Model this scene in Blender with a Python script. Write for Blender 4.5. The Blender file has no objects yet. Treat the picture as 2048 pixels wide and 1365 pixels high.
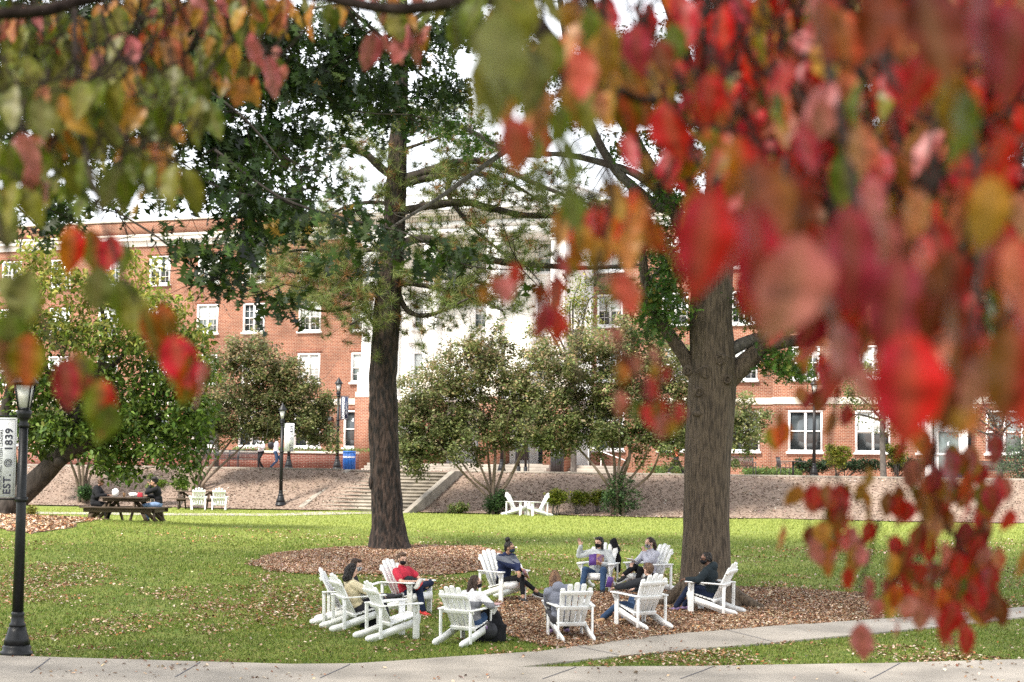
import bpy, math, random
import numpy as np
from mathutils import Matrix, Vector, Euler

SC = bpy.context.scene
COL = SC.collection
RNG = np.random.default_rng(7)
random.seed(7)
R = math.radians

# ---------------------------------------------------------------- camera
FPX = 3982.0            # focal length in photo pixels (70 mm on 36 mm)
ZC = 2.9                # height of the lens above the datum
PITCH = math.atan((950 - 682.5) / FPX)
ROLL = 0.015
cam_data = bpy.data.cameras.new('camera')
cam = bpy.data.objects.new('camera', cam_data)
COL.objects.link(cam)
SC.camera = cam
cam_data.sensor_width = 36.0
cam_data.lens = FPX * 36.0 / 2048.0
cam_data.clip_start = 0.05
cam_data.clip_end = 3000
CM = Euler((math.pi / 2 + PITCH, 0, 0)).to_matrix() @ Matrix.Rotation(ROLL, 3, 'Z')
cam.matrix_world = Matrix.Translation((0, 0, ZC)) @ CM.to_4x4()
cam_data.dof.use_dof = True
cam_data.dof.focus_distance = 40.0
cam_data.dof.aperture_fstop = 5.0
CMN = np.array(CM)

# ---------------------------------------------------------------- world and sun
SUN_EL, SUN_AZ = R(50), R(228)      # azimuth measured clockwise from +Y (the view direction)
w = bpy.data.worlds.new("World")
SC.world = w
w.use_nodes = True
nt = w.node_tree
nt.nodes.clear()
out = nt.nodes.new('ShaderNodeOutputWorld')
bg = nt.nodes.new('ShaderNodeBackground')
sky = nt.nodes.new('ShaderNodeTexSky')
sky.sky_type = 'NISHITA'
sky.sun_disc = False
sky.sun_elevation = SUN_EL
sky.sun_rotation = SUN_AZ
mixc = nt.nodes.new('ShaderNodeMix')
mixc.data_type = 'RGBA'
mixc.inputs[0].default_value = 0.86
mixc.inputs[7].default_value = (9.2, 9.4, 9.8, 1)
nt.links.new(sky.outputs[0], mixc.inputs[6])
nt.links.new(mixc.outputs[2], bg.inputs[0])
bg.inputs[1].default_value = 0.095
nt.links.new(bg.outputs[0], out.inputs[0])

sd = bpy.data.lights.new('sun', 'SUN')
sun = bpy.data.objects.new('sun', sd)
COL.objects.link(sun)
sd.energy = 3.3
sd.angle = R(12)
sd.color = (1.0, 0.94, 0.84)
sdir = Vector((math.sin(SUN_AZ) * math.cos(SUN_EL), math.cos(SUN_AZ) * math.cos(SUN_EL), math.sin(SUN_EL)))
sun.rotation_euler = sdir.to_track_quat('Z', 'Y').to_euler()
sun.location = (0, 0, 60)

SC.view_settings.view_transform = 'Standard'
SC.view_settings.look = 'None'
SC.view_settings.exposure = 1.45
SC.view_settings.gamma = 1
SC.cycles.use_denoising = False
SC.cycles.max_bounces = 5
SC.cycles.sample_clamp_indirect = 4.0
SC.cycles.sample_clamp_direct = 12.0
SC.cycles.transparent_max_bounces = 8
SC.cycles.use_adaptive_sampling = True
SC.cycles.adaptive_threshold = 0.004

# ---------------------------------------------------------------- pixel helpers (photo pixels, 2048 x 1365)
def P(px, py, D):
    """the point that shows at photo pixel (px, py), D metres ahead"""
    v = CMN @ np.array([(px - 1024) / FPX, -(py - 682.5) / FPX, -1.0])
    v = v * (D / v[1])
    return np.array([v[0], v[1], v[2] + ZC])

GP = np.array([(-5, -1.75), (0, -1.75), (14, -2.75), (24, -3.0), (29, -2.836), (32, -2.69), (39, -2.35), (49.2, -1.86), (54, -1.70), (58, -1.66),
               (83.4, -1.66), (84.0, -1.5), (87.4, -.08), (88.3, .07), (4000, .07)])
def G(x, y):
    x = np.asarray(x, float); y = np.asarray(y, float)
    t = np.clip((y - 58) / 15, 0, 1); t = t * t * (3 - 2 * t)
    s = y + .2 * x * t
    z = np.interp(s, GP[:, 0], GP[:, 1]) + ZC
    und = .05 * np.sin(x * .31 + 1) * np.sin(y * .23) * np.clip((60 - y) / 20, 0, 1) * np.clip((y - 20) / 8, 0, 1)
    # low mound under the leaning tree at the left
    m = .35 * np.exp(-(((x + 14.0) / 5.0) ** 2 + ((y - 54.5) / 4.5) ** 2))
    return z + und + m

def gp(px, py):
    """where the ray through a photo pixel meets the ground"""
    v = CMN @ np.array([(px - 1024) / FPX, -(py - 682.5) / FPX, -1.0]); v /= v[1]
    lo = 20.0
    D = np.linspace(22, 90, 4000)
    d = v[2] * D + ZC - G(v[0] * D, D)
    i = int(np.argmax(d <= 0)) if (d <= 0).any() else len(D) - 1
    y = D[i]
    return np.array([v[0] * y, y, float(G(v[0] * y, y))])

def gd(px, D):
    """a ground point in the image column px at depth D"""
    x = P(px, 950, D)[0]
    for _ in range(3):
        z = float(G(x, D))
        q = CMN.T @ np.array([x, D, z - ZC]); py = 682.5 - q[1] / -q[2] * FPX
        x = P(px, py, D)[0]
    return np.array([x, D, float(G(x, D))])

# ---------------------------------------------------------------- mesh building
class MB:
    def __init__(s):
        s.v = []; s.n = 0; s.f = []; s.c = []; s.m = []
    def add(s, v, f, col=None, mi=0):
        v = np.asarray(v, float).reshape(-1, 3)
        for a in (f if isinstance(f, list) and len(f) and isinstance(f[0], np.ndarray) else [f]):
            if isinstance(a, np.ndarray):
                s.f.append(a + s.n); s.m.append(np.full(len(a), mi))
            else:
                by = {}
                for q in a: by.setdefault(len(q), []).append(q)
                for k, qs in by.items():
                    s.f.append(np.array(qs, int) + s.n); s.m.append(np.full(len(qs), mi))
        s.v.append(v); s.n += len(v)
        if col is not None: s.c.append(np.asarray(col, float).reshape(-1, 4))
        return s
    def box(s, c, d, rot=None, mi=0, taper=1.0):
        x, y, z = [a / 2 for a in d]
        v = np.array([(-x, -y, -z), (x, -y, -z), (x, y, -z), (-x, y, -z), (-x * taper, -y * taper, z), (x * taper, -y * taper, z), (x * taper, y * taper, z), (-x * taper, y * taper, z)])
        if rot is not None: v = v @ np.array(rot).T
        f = [(0, 3, 2, 1), (4, 5, 6, 7), (0, 1, 5, 4), (1, 2, 6, 5), (2, 3, 7, 6), (3, 0, 4, 7)]
        return s.add(v + np.array(c), f, mi=mi)
    def beam(s, a, b, wd, ht, up=(0, 0, 1), mi=0):
        """a board from a to b, wd across, ht along up"""
        a = np.array(a, float); b = np.array(b, float); t = b - a; L = np.linalg.norm(t); t /= L
        u = np.array(up, float); u -= t * (u @ t); u /= np.linalg.norm(u); r = np.cross(t, u)
        M = np.stack([r, t, u], 1)
        return s.box((a + b) / 2, (wd, L, ht), M, mi)
    def prism(s, poly, t, frame=None, mi=0):
        """closed polygon in local (x, z) extruded +-t/2 along local y"""
        n = len(poly); p = np.array(poly, float)
        v = np.zeros((2 * n, 3)); v[:n, 0] = p[:, 0]; v[:n, 2] = p[:, 1]; v[:n, 1] = -t / 2; v[n:] = v[:n]; v[n:, 1] = t / 2
        if frame is not None:
            M, o = frame; v = v @ np.array(M).T + np.array(o)
        f = [tuple(range(n)), tuple(range(2 * n - 1, n - 1, -1))] + [(i + n, (i + 1) % n + n, (i + 1) % n, i) for i in range(n)]
        return s.add(v, f, mi=mi)
    def lathe(s, prof, c=(0, 0, 0), seg=14, flute=0.0, mi=0, square=False):
        v = []; n = len(prof)
        for r, z in prof:
            for k in range(seg):
                a = 2 * math.pi * k / seg
                rr = r * (1 + flute * (k % 2))
                v.append((c[0] + rr * math.cos(a), c[1] + rr * math.sin(a), c[2] + z))
        f = [(i * seg + k, i * seg + (k + 1) % seg, (i + 1) * seg + (k + 1) % seg, (i + 1) * seg + k) for i in range(n - 1) for k in range(seg)]
        f += [tuple(range(seg - 1, -1, -1)), tuple((n - 1) * seg + k for k in range(seg))]
        return s.add(v, f, mi=mi)
    def tube(s, pts, rad, seg=8, rough=0.0, smooth=3, mi=0, rng=RNG, ell=None):
        pts = np.array(pts, float); rad = np.array(rad, float)
        if len(rad) != len(pts): rad = np.interp(np.linspace(0, 1, len(pts)), np.linspace(0, 1, len(rad)), rad)
        if smooth > 1 and len(pts) > 2:
            q = []; qr = []
            for i in range(len(pts) - 1):
                p0 = pts[max(i - 1, 0)]; p1 = pts[i]; p2 = pts[i + 1]; p3 = pts[min(i + 2, len(pts) - 1)]
                for k in range(smooth):
                    t = k / smooth
                    q.append(.5 * (2 * p1 + (p2 - p0) * t + (2 * p0 - 5 * p1 + 4 * p2 - p3) * t * t + (3 * p1 - p0 - 3 * p2 + p3) * t ** 3))
                    qr.append(rad[i] * (1 - t) + rad[i + 1] * t)
            q.append(pts[-1]); qr.append(rad[-1]); pts = np.array(q); rad = np.array(qr)
        n = len(pts); t = np.gradient(pts, axis=0); t /= np.linalg.norm(t, axis=1)[:, None] + 1e-9
        u = np.cross(t[0], (0.31, .9, .2)); u /= np.linalg.norm(u)
        a = np.arange(seg) * 2 * math.pi / seg; V = np.zeros((n, seg, 3))
        for i in range(n):
            u = u - t[i] * (u @ t[i]); u /= np.linalg.norm(u); b = np.cross(t[i], u)
            rr = rad[i] * (1 + rough * (rng.random(seg) - .5) * 2) if rough else np.full(seg, rad[i])
            V[i] = pts[i] + (np.cos(a) * rr)[:, None] * u + (np.sin(a) * rr)[:, None] * b
        i, k = np.meshgrid(np.arange(n - 1), np.arange(seg), indexing='ij'); i = i.ravel(); k = k.ravel(); k2 = (k + 1) % seg
        f = np.stack([i * seg + k, i * seg + k2, (i + 1) * seg + k2, (i + 1) * seg + k], 1)
        s.add(V.reshape(-1, 3), f, mi=mi)
        s.f.append(np.array([list(range(seg - 1, -1, -1))]) + s.n - n * seg); s.m.append(np.array([mi]))
        s.f.append(np.array([[(n - 1) * seg + q for q in range(seg)]]) + s.n - n * seg); s.m.append(np.array([mi]))
        return s
    def ball(s, c, r, M=None, nu=14, nv=9, mi=0):
        """ellipsoid; r scalar or 3 radii, M 3x3 frame"""
        r = np.broadcast_to(np.array(r, float), (3,))
        v = [(0, 0, -1)]
        for j in range(1, nv):
            th = -math.pi / 2 + math.pi * j / nv
            for k in range(nu):
                a = 2 * math.pi * k / nu; v.append((math.cos(th) * math.cos(a), math.cos(th) * math.sin(a), math.sin(th)))
        v.append((0, 0, 1)); v = np.array(v) * r
        if M is not None: v = v @ np.array(M).T
        f = [(0, 1 + (k + 1) % nu, 1 + k) for k in range(nu)]
        for j in range(nv - 2):
            o = 1 + j * nu; f += [(o + k, o + (k + 1) % nu, o + nu + (k + 1) % nu, o + nu + k) for k in range(nu)]
        o = 1 + (nv - 2) * nu; e = len(v) - 1
        f += [(o + k, o + (k + 1) % nu, e) for k in range(nu)]
        return s.add(v + np.array(c), f, mi=mi)
    def cap(s, a, b, ra, rb, seg=12, mi=0):
        """round cone: sphere swept from a (radius ra) to b (radius rb)"""
        a = np.array(a, float); b = np.array(b, float); t = b - a; L = np.linalg.norm(t)
        if L < 1e-5: return s.ball(a, ra)
        t /= L; pts = []; rad = []
        for th in (-80, -55, -28, 0):
            pts.append(a + t * ra * math.sin(R(th))); rad.append(ra * math.cos(R(th)))
        for th in (0, 28, 55, 80):
            pts.append(b + t * rb * math.sin(R(th))); rad.append(rb * math.cos(R(th)))
        return s.tube(pts, rad, seg, smooth=1, mi=mi)
    def data(s, name, mats=None, smooth=True):
        me = bpy.data.meshes.new(name)
        V = np.concatenate(s.v) if s.v else np.zeros((0, 3))
        me.vertices.add(len(V)); me.vertices.foreach_set('co', V.ravel())
        lt = np.concatenate([np.full(len(f), f.shape[1]) for f in s.f]); lv = np.concatenate([f.ravel() for f in s.f])
        me.loops.add(len(lv)); me.loops.foreach_set('vertex_index', lv.astype(np.int32))
        me.polygons.add(len(lt)); me.polygons.foreach_set('loop_start', np.concatenate([[0], np.cumsum(lt)[:-1]]).astype(np.int32))
        me.polygons.foreach_set('loop_total', lt.astype(np.int32))
        me.polygons.foreach_set('material_index', np.concatenate(s.m).astype(np.int32))
        if smooth: me.polygons.foreach_set('use_smooth', np.ones(len(lt), bool))
        if s.c:
            at = me.color_attributes.new('col', 'FLOAT_COLOR', 'POINT')
            at.data.foreach_set('color', np.concatenate(s.c).ravel())
        me.update(calc_edges=True); me.validate()
        for m in (mats if isinstance(mats, (list, tuple)) else [mats]):
            if m is not None: me.materials.append(m)
        return me
    def obj(s, name, mat, parent=None, smooth=False, loc=None, bevel=0):
        o = bpy.data.objects.new(name, s.data(name, mat, smooth)); COL.objects.link(o)
        if parent is not None: o.parent = parent
        if loc is not None: o.location = loc
        if bevel:
            b = o.modifiers.new('bevel', 'BEVEL'); b.width = bevel; b.segments = 2; b.limit_method = 'ANGLE'
        return o

def remesh(mb, voxel=.014, smooth=4):
    """fuse the overlapping shapes of mb into one continuous skin (own mesh data)"""
    me = mb.data('tmp', None); o = bpy.data.objects.new('tmp', me); COL.objects.link(o)
    r = o.modifiers.new('r', 'REMESH'); r.mode = 'VOXEL'; r.voxel_size = voxel; r.use_smooth_shade = True
    if smooth:
        q = o.modifiers.new('s', 'SMOOTH'); q.factor = .5; q.iterations = smooth
    dg = bpy.context.evaluated_depsgraph_get(); dg.update()
    e = o.evaluated_get(dg); m2 = e.to_mesh()
    V = np.zeros(len(m2.vertices) * 3); m2.vertices.foreach_get('co', V)
    lv = np.zeros(len(m2.loops), np.int32); m2.loops.foreach_get('vertex_index', lv)
    ls = np.zeros(len(m2.polygons), np.int32); m2.polygons.foreach_get('loop_total', ls)
    e.to_mesh_clear(); bpy.data.objects.remove(o); bpy.data.meshes.remove(me)
    r2 = MB(); V = V.reshape(-1, 3)
    st = np.concatenate([[0], np.cumsum(ls)[:-1]])
    fs = []
    for k in np.unique(ls):
        idx = st[ls == k]; fs.append(np.stack([lv[idx + j] for j in range(k)], 1))
    r2.add(V, fs); return r2

def tag(o, label=None, cat=None, group=None, kind=None):
    if label: o['label'] = label
    if cat: o['category'] = cat
    if group: o['group'] = group
    if kind: o['kind'] = kind
    return o
def empty(name, loc, rz=0.0, label=None, cat=None, group=None):
    o = bpy.data.objects.new(name, None); COL.objects.link(o); o.location = tuple(loc); o.rotation_euler = (0, 0, rz)
    o.empty_display_size = .2
    return tag(o, label, cat, group)
def copy_tree(o, parent=None):
    c = o.copy(); COL.objects.link(c)
    if parent is not None: c.parent = parent
    for ch in list(o.children): copy_tree(ch, c)
    return c
def rz(h): return -R(h)      # heading (clockwise from +Y) to rotation

# ---------------------------------------------------------------- materials
def pmat(name, col, rough=.7, var=.15, scale=6.0, bump=0.0, bscale=None, stretch=(1, 1, 1), col2=None, metal=0.0, spec=.4, detail=5.0, contrast=(.35, .65), coord='Object'):
    m = bpy.data.materials.new(name); m.use_nodes = True; n = m.node_tree.nodes; l = m.node_tree.links
    b = n['Principled BSDF']; b.inputs['Roughness'].default_value = rough; b.inputs['Metallic'].default_value = metal
    b.inputs['Specular IOR Level'].default_value = spec
    tc = n.new('ShaderNodeTexCoord'); mp = n.new('ShaderNodeMapping'); mp.inputs['Scale'].default_value = stretch
    l.new(tc.outputs[coord], mp.inputs[0])
    nz = n.new('ShaderNodeTexNoise'); nz.inputs['Scale'].default_value = scale; nz.inputs['Detail'].default_value = detail
    l.new(mp.outputs[0], nz.inputs['Vector'])
    cr = n.new('ShaderNodeValToRGB'); l.new(nz.outputs['Fac'], cr.inputs[0])
    c = np.array(col[:3]); c2 = np.array(col2[:3]) if col2 is not None else c * (1 - var)
    c1 = c if col2 is not None else np.clip(c * (1 + var), 0, 1)
    cr.color_ramp.elements[0].position = contrast[0]; cr.color_ramp.elements[1].position = contrast[1]
    cr.color_ramp.elements[0].color = (*c2, 1); cr.color_ramp.elements[1].color = (*c1, 1)
    l.new(cr.outputs[0], b.inputs['Base Color'])
    if bump:
        n2 = n.new('ShaderNodeTexNoise'); n2.inputs['Scale'].default_value = bscale or scale * 3; n2.inputs['Detail'].default_value = 6
        l.new(mp.outputs[0], n2.inputs['Vector'])
        bp = n.new('ShaderNodeBump'); bp.inputs['Strength'].default_value = min(1, bump); bp.inputs['Distance'].default_value = .02 * max(1, bump)
        l.new(n2.outputs['Fac'], bp.inputs['Height']); l.new(bp.outputs[0], b.inputs['Normal'])
    return m

def leafmat(name, trans=.4, rough=.55, spec=.3):
    """leaf blades coloured leaf by leaf (attribute col), letting some light through"""
    m = bpy.data.materials.new(name); m.use_nodes = True; n = m.node_tree.nodes; l = m.node_tree.links
    b = n['Principled BSDF']; b.inputs['Roughness'].default_value = rough; b.inputs['Specular IOR Level'].default_value = spec
    a = n.new('ShaderNodeAttribute'); a.attribute_name = 'col'
    nz = n.new('ShaderNodeTexNoise'); nz.inputs['Scale'].default_value = 40
    tc = n.new('ShaderNodeTexCoord'); l.new(tc.outputs['Object'], nz.inputs['Vector'])
    mr = n.new('ShaderNodeMapRange'); mr.inputs[3].default_value = .8; mr.inputs[4].default_value = 1.2; l.new(nz.outputs['Fac'], mr.inputs[0])
    mx = n.new('ShaderNodeVectorMath'); mx.operation = 'SCALE'; l.new(a.outputs['Color'], mx.inputs[0]); l.new(mr.outputs[0], mx.inputs['Scale'])
    l.new(mx.outputs[0], b.inputs['Base Color'])
    t = n.new('ShaderNodeBsdfTranslucent'); l.new(mx.outputs[0], t.inputs[0])
    ms = n.new('ShaderNodeMixShader'); ms.inputs[0].default_value = trans
    l.new(b.outputs[0], ms.inputs[1]); l.new(t.outputs[0], ms.inputs[2]); l.new(ms.outputs[0], n['Material Output'].inputs['Surface'])
    return m

M = {}
M['white_paint'] = pmat('white_paint', (.83, .83, .82), .5, .05, 5, .2, 40, col2=(.66, .65, .61), contrast=(.25, .5), detail=9)
M['white_trim'] = pmat('white_trim', (.76, .755, .75), .5, .05, 2)
M['stucco'] = pmat('stucco', (.75, .735, .70), .8, .05, 1.2, .1, 30)
M['stone'] = pmat('stone', (.58, .54, .47), .8, .12, 1.5, .2, 20)
M['concrete'] = pmat('concrete', (.30, .265, .225), .85, .22, .9, .25, 30, detail=9)
M['concrete_old'] = pmat('concrete_old', (.25, .22, .18), .9, .28, 2.2, .4, 20, detail=9)
M['black_iron'] = pmat('black_iron', (.009, .0095, .011), .42, .2, 12, .1, 60, spec=.3)
M['dark_steel'] = pmat('dark_steel', (.03, .03, .034), .4, .2, 12, spec=.5)
M['glass'] = pmat('window_glass', (.05, .06, .065), .06, .5, .8, spec=.8)
M['glass2'] = pmat('window_glass_pale', (.16, .20, .20), .08, .4, .8, spec=.8)
M['blind'] = pmat('window_blind', (.62, .66, .64), .6, .1, 3, stretch=(1, 1, 30))
M['lamp_glass'] = pmat('lamp_glass', (.62, .6, .56), .2, .1, 8)
M['navy_banner'] = pmat('navy_banner', (.02, .03, .07), .6, .1, 4)
M['white_banner'] = pmat('white_banner', (.72, .72, .73), .6, .04, 4)
M['print_dark'] = pmat('print_dark', (.03, .03, .05), .6, .05, 4)
M['print_grey'] = pmat('print_grey', (.3, .3, .33), .6, .05, 4)
M['print_white'] = pmat('print_white', (.75, .75, .77), .6, .05, 4)
M['blue_plastic'] = pmat('blue_plastic', (.01, .11, .42), .4, .1, 8, spec=.5)
M['black_plastic'] = pmat('black_plastic', (.015, .015, .02), .45, .1, 8)
M['table_wood'] = pmat('table_wood', (.065, .043, .027), .75, .4, 5, .3, 30, stretch=(1, 8, 8))
M['bark_pine'] = pmat('bark_pine', (.055, .036, .028), .95, .3, 16, 3.5, 18, stretch=(1, 1, .28), col2=(.010, .008, .007), contrast=(.40, .62))
M['bark_oak'] = pmat('bark_oak', (.125, .092, .064), .95, .3, 30, 2.5, 40, stretch=(1, 1, .13), col2=(.045, .033, .024), contrast=(.36, .60))
M['bark_grey'] = pmat('bark_grey', (.13, .115, .10), .9, .3, 20, .5, 30, stretch=(1, 1, .3), col2=(.05, .045, .04))
M['bark_dark'] = pmat('bark_dark', (.05, .04, .034), .95, .4, 10, .8, 16, stretch=(1, 1, .4))
M['bark_myrtle'] = pmat('bark_myrtle', (.20, .145, .105), .8, .3, 6, .2, 20, stretch=(1, 1, .4), col2=(.10, .075, .055))
M['twig'] = pmat('twig', (.026, .019, .017), 1.0, .4, 30, .5, 80, spec=.05)
M['leaf'] = leafmat('leaf')
M['leaf_dogwood'] = leafmat('leaf_dogwood', .3, .45, .3)
M['leaf_dense'] = leafmat('leaf_dense', .25, .5, .35)
M['needle'] = leafmat('needle', .2, .5, .3)
M['blade'] = leafmat('grass_blade', .3, .6, .2)
M['chip'] = leafmat('bark_chip', .0, .85, .2)
# ================================================================ ground
def ground_mat(name, cols, scales, bump=.6, bs=60):
    """three-colour noise ground"""
    m = bpy.data.materials.new(name); m.use_nodes = True; n = m.node_tree.nodes; l = m.node_tree.links
    b = n['Principled BSDF']; b.inputs['Roughness'].default_value = .9; b.inputs['Specular IOR Level'].default_value = .15
    tc = n.new('ShaderNodeTexCoord')
    prev = None
    for i, (c, sc) in enumerate(zip(cols[1:], scales)):
        nz = n.new('ShaderNodeTexNoise'); nz.inputs['Scale'].default_value = sc; nz.inputs['Detail'].default_value = 8; nz.inputs['Roughness'].default_value = .65
        l.new(tc.outputs['Object'], nz.inputs['Vector'])
        cr = n.new('ShaderNodeValToRGB'); cr.color_ramp.elements[0].position = .42; cr.color_ramp.elements[1].position = .60
        l.new(nz.outputs['Fac'], cr.inputs[0])
        mx = n.new('ShaderNodeMix'); mx.data_type = 'RGBA'; l.new(cr.outputs[0], mx.inputs[0])
        if prev is None: mx.inputs[6].default_value = (*cols[0], 1)
        else: l.new(prev, mx.inputs[6])
        mx.inputs[7].default_value = (*c, 1); prev = mx.outputs[2]
    l.new(prev, b.inputs['Base Color'])
    n2 = n.new('ShaderNodeTexNoise'); n2.inputs['Scale'].default_value = bs; n2.inputs['Detail'].default_value = 5
    l.new(tc.outputs['Object'], n2.inputs['Vector'])
    bp = n.new('ShaderNodeBump'); bp.inputs['Strength'].default_value = bump; bp.inputs['Distance'].default_value = .03
    l.new(n2.outputs['Fac'], bp.inputs['Height']); l.new(bp.outputs[0], b.inputs['Normal'])
    return m
M['lawn'] = ground_mat('lawn', [(.10, .155, .025), (.16, .205, .03), (.21, .22, .055)], [.35, 7], .8, 50)
M['mulch'] = ground_mat('mulch', [(.17, .10, .065), (.28, .18, .12), (.09, .05, .035), (.36, .26, .19)], [2.0, 14, 40], 1.0, 45)
M['mulch_pale'] = ground_mat('mulch_pale', [(.19, .132, .097), (.24, .177, .136), (.13, .087, .065), (.29, .22, .175)], [.5, 5, 22], 1.0, 35)
M['mulch_red'] = ground_mat('mulch_red', [(.24, .115, .06), (.34, .19, .11), (.12, .06, .035), (.42, .29, .2)], [2.0, 14, 40], 1.0, 45)

xs = np.concatenate([[-900, -400, -200, -110], np.arange(-60, 60.1, .75), [110, 200, 400, 900]])
ys = np.concatenate([[-60, -20], np.arange(-5, 130.1, .5), [180, 260, 500, 1500, 3000]])
X, Y = np.meshgrid(xs, ys)
Z = G(X, Y)
nx = len(xs); ny = len(ys)
i, j = np.meshgrid(np.arange(ny - 1), np.arange(nx - 1), indexing='ij'); i = i.ravel(); j = j.ravel()
gf = np.stack([i * nx + j, i * nx + j + 1, (i + 1) * nx + j + 1, (i + 1) * nx + j], 1)
tag(MB().add(np.stack([X.ravel(), Y.ravel(), Z.ravel()], 1), gf).obj('lawn', M['lawn'], smooth=True), kind='structure')

def inside(poly, x, y):
    poly = np.asarray(poly)[:, :2]; r = np.zeros(x.shape, bool); n = len(poly); j = n - 1
    for i in range(n):
        xi, yi = poly[i]; xj, yj = poly[j]
        if abs(yj - yi) > 1e-9:
            r ^= ((yi > y) != (yj > y)) & (x < (xj - xi) * (y - yi) / (yj - yi) + xi)
        j = i
    return r
def densify(poly, n=8, wob=0.0):
    poly = np.array(poly)[:, :2]; out = []
    for a, b in zip(poly, np.roll(poly, -1, 0)):
        for k in range(n): out.append(a + (b - a) * k / n)
    out = np.array(out)
    if wob: out = out + RNG.normal(0, wob, out.shape)
    return out
def sheet(poly, lift, step=.3):
    """a sheet lying on the ground inside an outline (triangulated on a grid, with a clean rim)"""
    from mathutils.geometry import delaunay_2d_cdt
    poly = np.array(poly)[:, :2]
    x0, y0 = poly.min(0); x1, y1 = poly.max(0)
    gx, gy = np.meshgrid(np.arange(x0, x1, step), np.arange(y0, y1, step)); gx = gx.ravel(); gy = gy.ravel()
    k = inside(poly, gx, gy); pts = [Vector(p) for p in poly] + [Vector((a, b)) for a, b in zip(gx[k], gy[k])]
    r = delaunay_2d_cdt(pts, [], [list(range(len(poly)))], 1, 1e-5)
    v = np.array([(p.x, p.y) for p in r[0]]); z = G(v[:, 0], v[:, 1]) + lift
    b = MB(); b.add(np.column_stack([v, z]), [tuple(f) for f in r[2]])
    return b

def pxpoly(lst, dens=6, wob=0.0): return densify([gp(*p) for p in lst], dens, wob)
oak_bed = pxpoly([(1000, 1202), (985, 1228), (1000, 1255), (1045, 1283), (1130, 1299), (1185, 1293), (1300, 1277), (1450, 1263), (1600, 1252), (1760, 1240), (1765, 1215), (1740, 1192), (1600, 1180), (1460, 1176), (1300, 1180), (1160, 1187), (1060, 1194)], 6, .06)
pine_bed = pxpoly([(500, 1128), (560, 1108), (700, 1096), (830, 1093), (950, 1095), (1005, 1110), (985, 1138), (880, 1152), (760, 1150), (620, 1149), (540, 1142)], 6, .08)
left_bed = densify([gd(-60, 52), gd(60, 50.5), gd(140, 52), gd(196, 55), gd(215, 57.5), gd(150, 59.5), gd(40, 60), gd(-60, 60)], 6, .08)
tag(sheet(oak_bed, .012).obj('mulch_bed', M['mulch'], smooth=True), kind='structure')
tag(sheet(pine_bed, .012).obj('mulch_bed', M['mulch_red'], smooth=True), kind='structure')
tag(sheet(left_bed, .012).obj('mulch_bed', M['mulch'], smooth=True), kind='structure')
# bark bank below the terrace
bank = []
for x in np.linspace(-34, 34, 60): bank.append((x, 83.2 - .2 * x + .25 * math.sin(x * .7) - (1.0 if 2 < x < 9 else 0)))
for x in np.linspace(34, -34, 60): bank.append((x, 88.35 - .2 * x))
tag(sheet(bank, .05, .6).obj('mulch_bank', M['mulch_pale'], smooth=True), kind='structure')
# terrace paving and its kerb
tz = ZC + .07
b = MB(); q = [(-60, 88.35 + 12), (60, 88.35 - 12), (60, 140), (-60, 140)]
b.add([(x, y, tz + .008) for x, y in q], [(0, 1, 2, 3)])
M['paver'] = pmat('paver', (.36, .25, .2), .85, .2, 8)
tag(b.obj('terrace', M['paver']), kind='structure')
b = MB()
for k in range(40):
    x0 = -36 + k * 1.9
    if -7.5 < x0 + .9 < -1.5: continue
    b.beam((x0, 88.2 - .2 * x0, tz + .04), (x0 + 1.88, 88.2 - .2 * (x0 + 1.88), tz + .04), .25, .1)
tag(b.obj('kerb', M['concrete'], bevel=.01), kind='structure')

# sidewalks
main_up = [(-80, 1314), (0, 1316), (300, 1325), (580, 1333), (700, 1332), (860, 1334), (1030, 1339), (1400, 1337), (1780, 1331), (2048, 1323), (2120, 1320)]
walk = [gp(*p)[:2] for p in main_up] + [gd(2150, 25)[:2], gd(-120, 25)[:2]]
branch_up = [(700, 1332), (790, 1326), (900, 1318), (1080, 1307), (1180, 1292), (1300, 1276), (1450, 1263), (1600, 1252), (1780, 1240), (2048, 1217), (2110, 1211)]
branch_lo = [(2110, 1231), (2048, 1237), (1800, 1265), (1540, 1290), (1240, 1316), (1030, 1339)]
brn = [gp(*p)[:2] for p in branch_up + branch_lo]
walk_d = densify(walk, 5); brn_d = densify(brn, 5)
def slab(poly, name, lift):
    s = sheet(poly, lift, .5)
    # edge skirt so the slab has a real thickness
    n = len(poly); zt = G(poly[:, 0], poly[:, 1]) + lift
    v = np.concatenate([np.column_stack([poly, zt]), np.column_stack([poly, zt - .09])])
    s.add(v, [(k, (k + 1) % n, n + (k + 1) % n, n + k) for k in range(n)])
    return tag(s.obj(name, M['concrete'], smooth=False), kind='structure')
w1 = slab(walk_d, 'sidewalk', .035)
w2 = slab(brn_d, 'sidewalk', .031)
def joint(a, b, par):
    A = gp(*a); B = gp(*b); m = MB(); n = 8
    t = (B - A)[:2]; t /= np.linalg.norm(t); o = np.array([-t[1], t[0]]) * .009; v = []
    for k in range(n + 1):
        p = A[:2] + (B - A)[:2] * k / n
        for s in (-1, 1): v.append((*(p + o * s), float(G(*(p + o * s))) + .040))
    m.add(v, [(2 * k, 2 * k + 1, 2 * k + 3, 2 * k + 2) for k in range(n)])
    tag(m.obj('pavement_joint', M['print_dark']), kind='structure')
for a, b in [((1085, 1364), (1152, 1340)), ((1360, 1364), (1428, 1338)), ((1155, 1298), (1238, 1315)), ((640, 1362), (700, 1334)), ((1450, 1264), (1545, 1288)), ((1740, 1364), (1800, 1332)), ((60, 1352), (100, 1322)), ((1800, 1240), (1880, 1256)), ((350, 1360), (400, 1330))]:
    joint(a, b, None)
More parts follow.
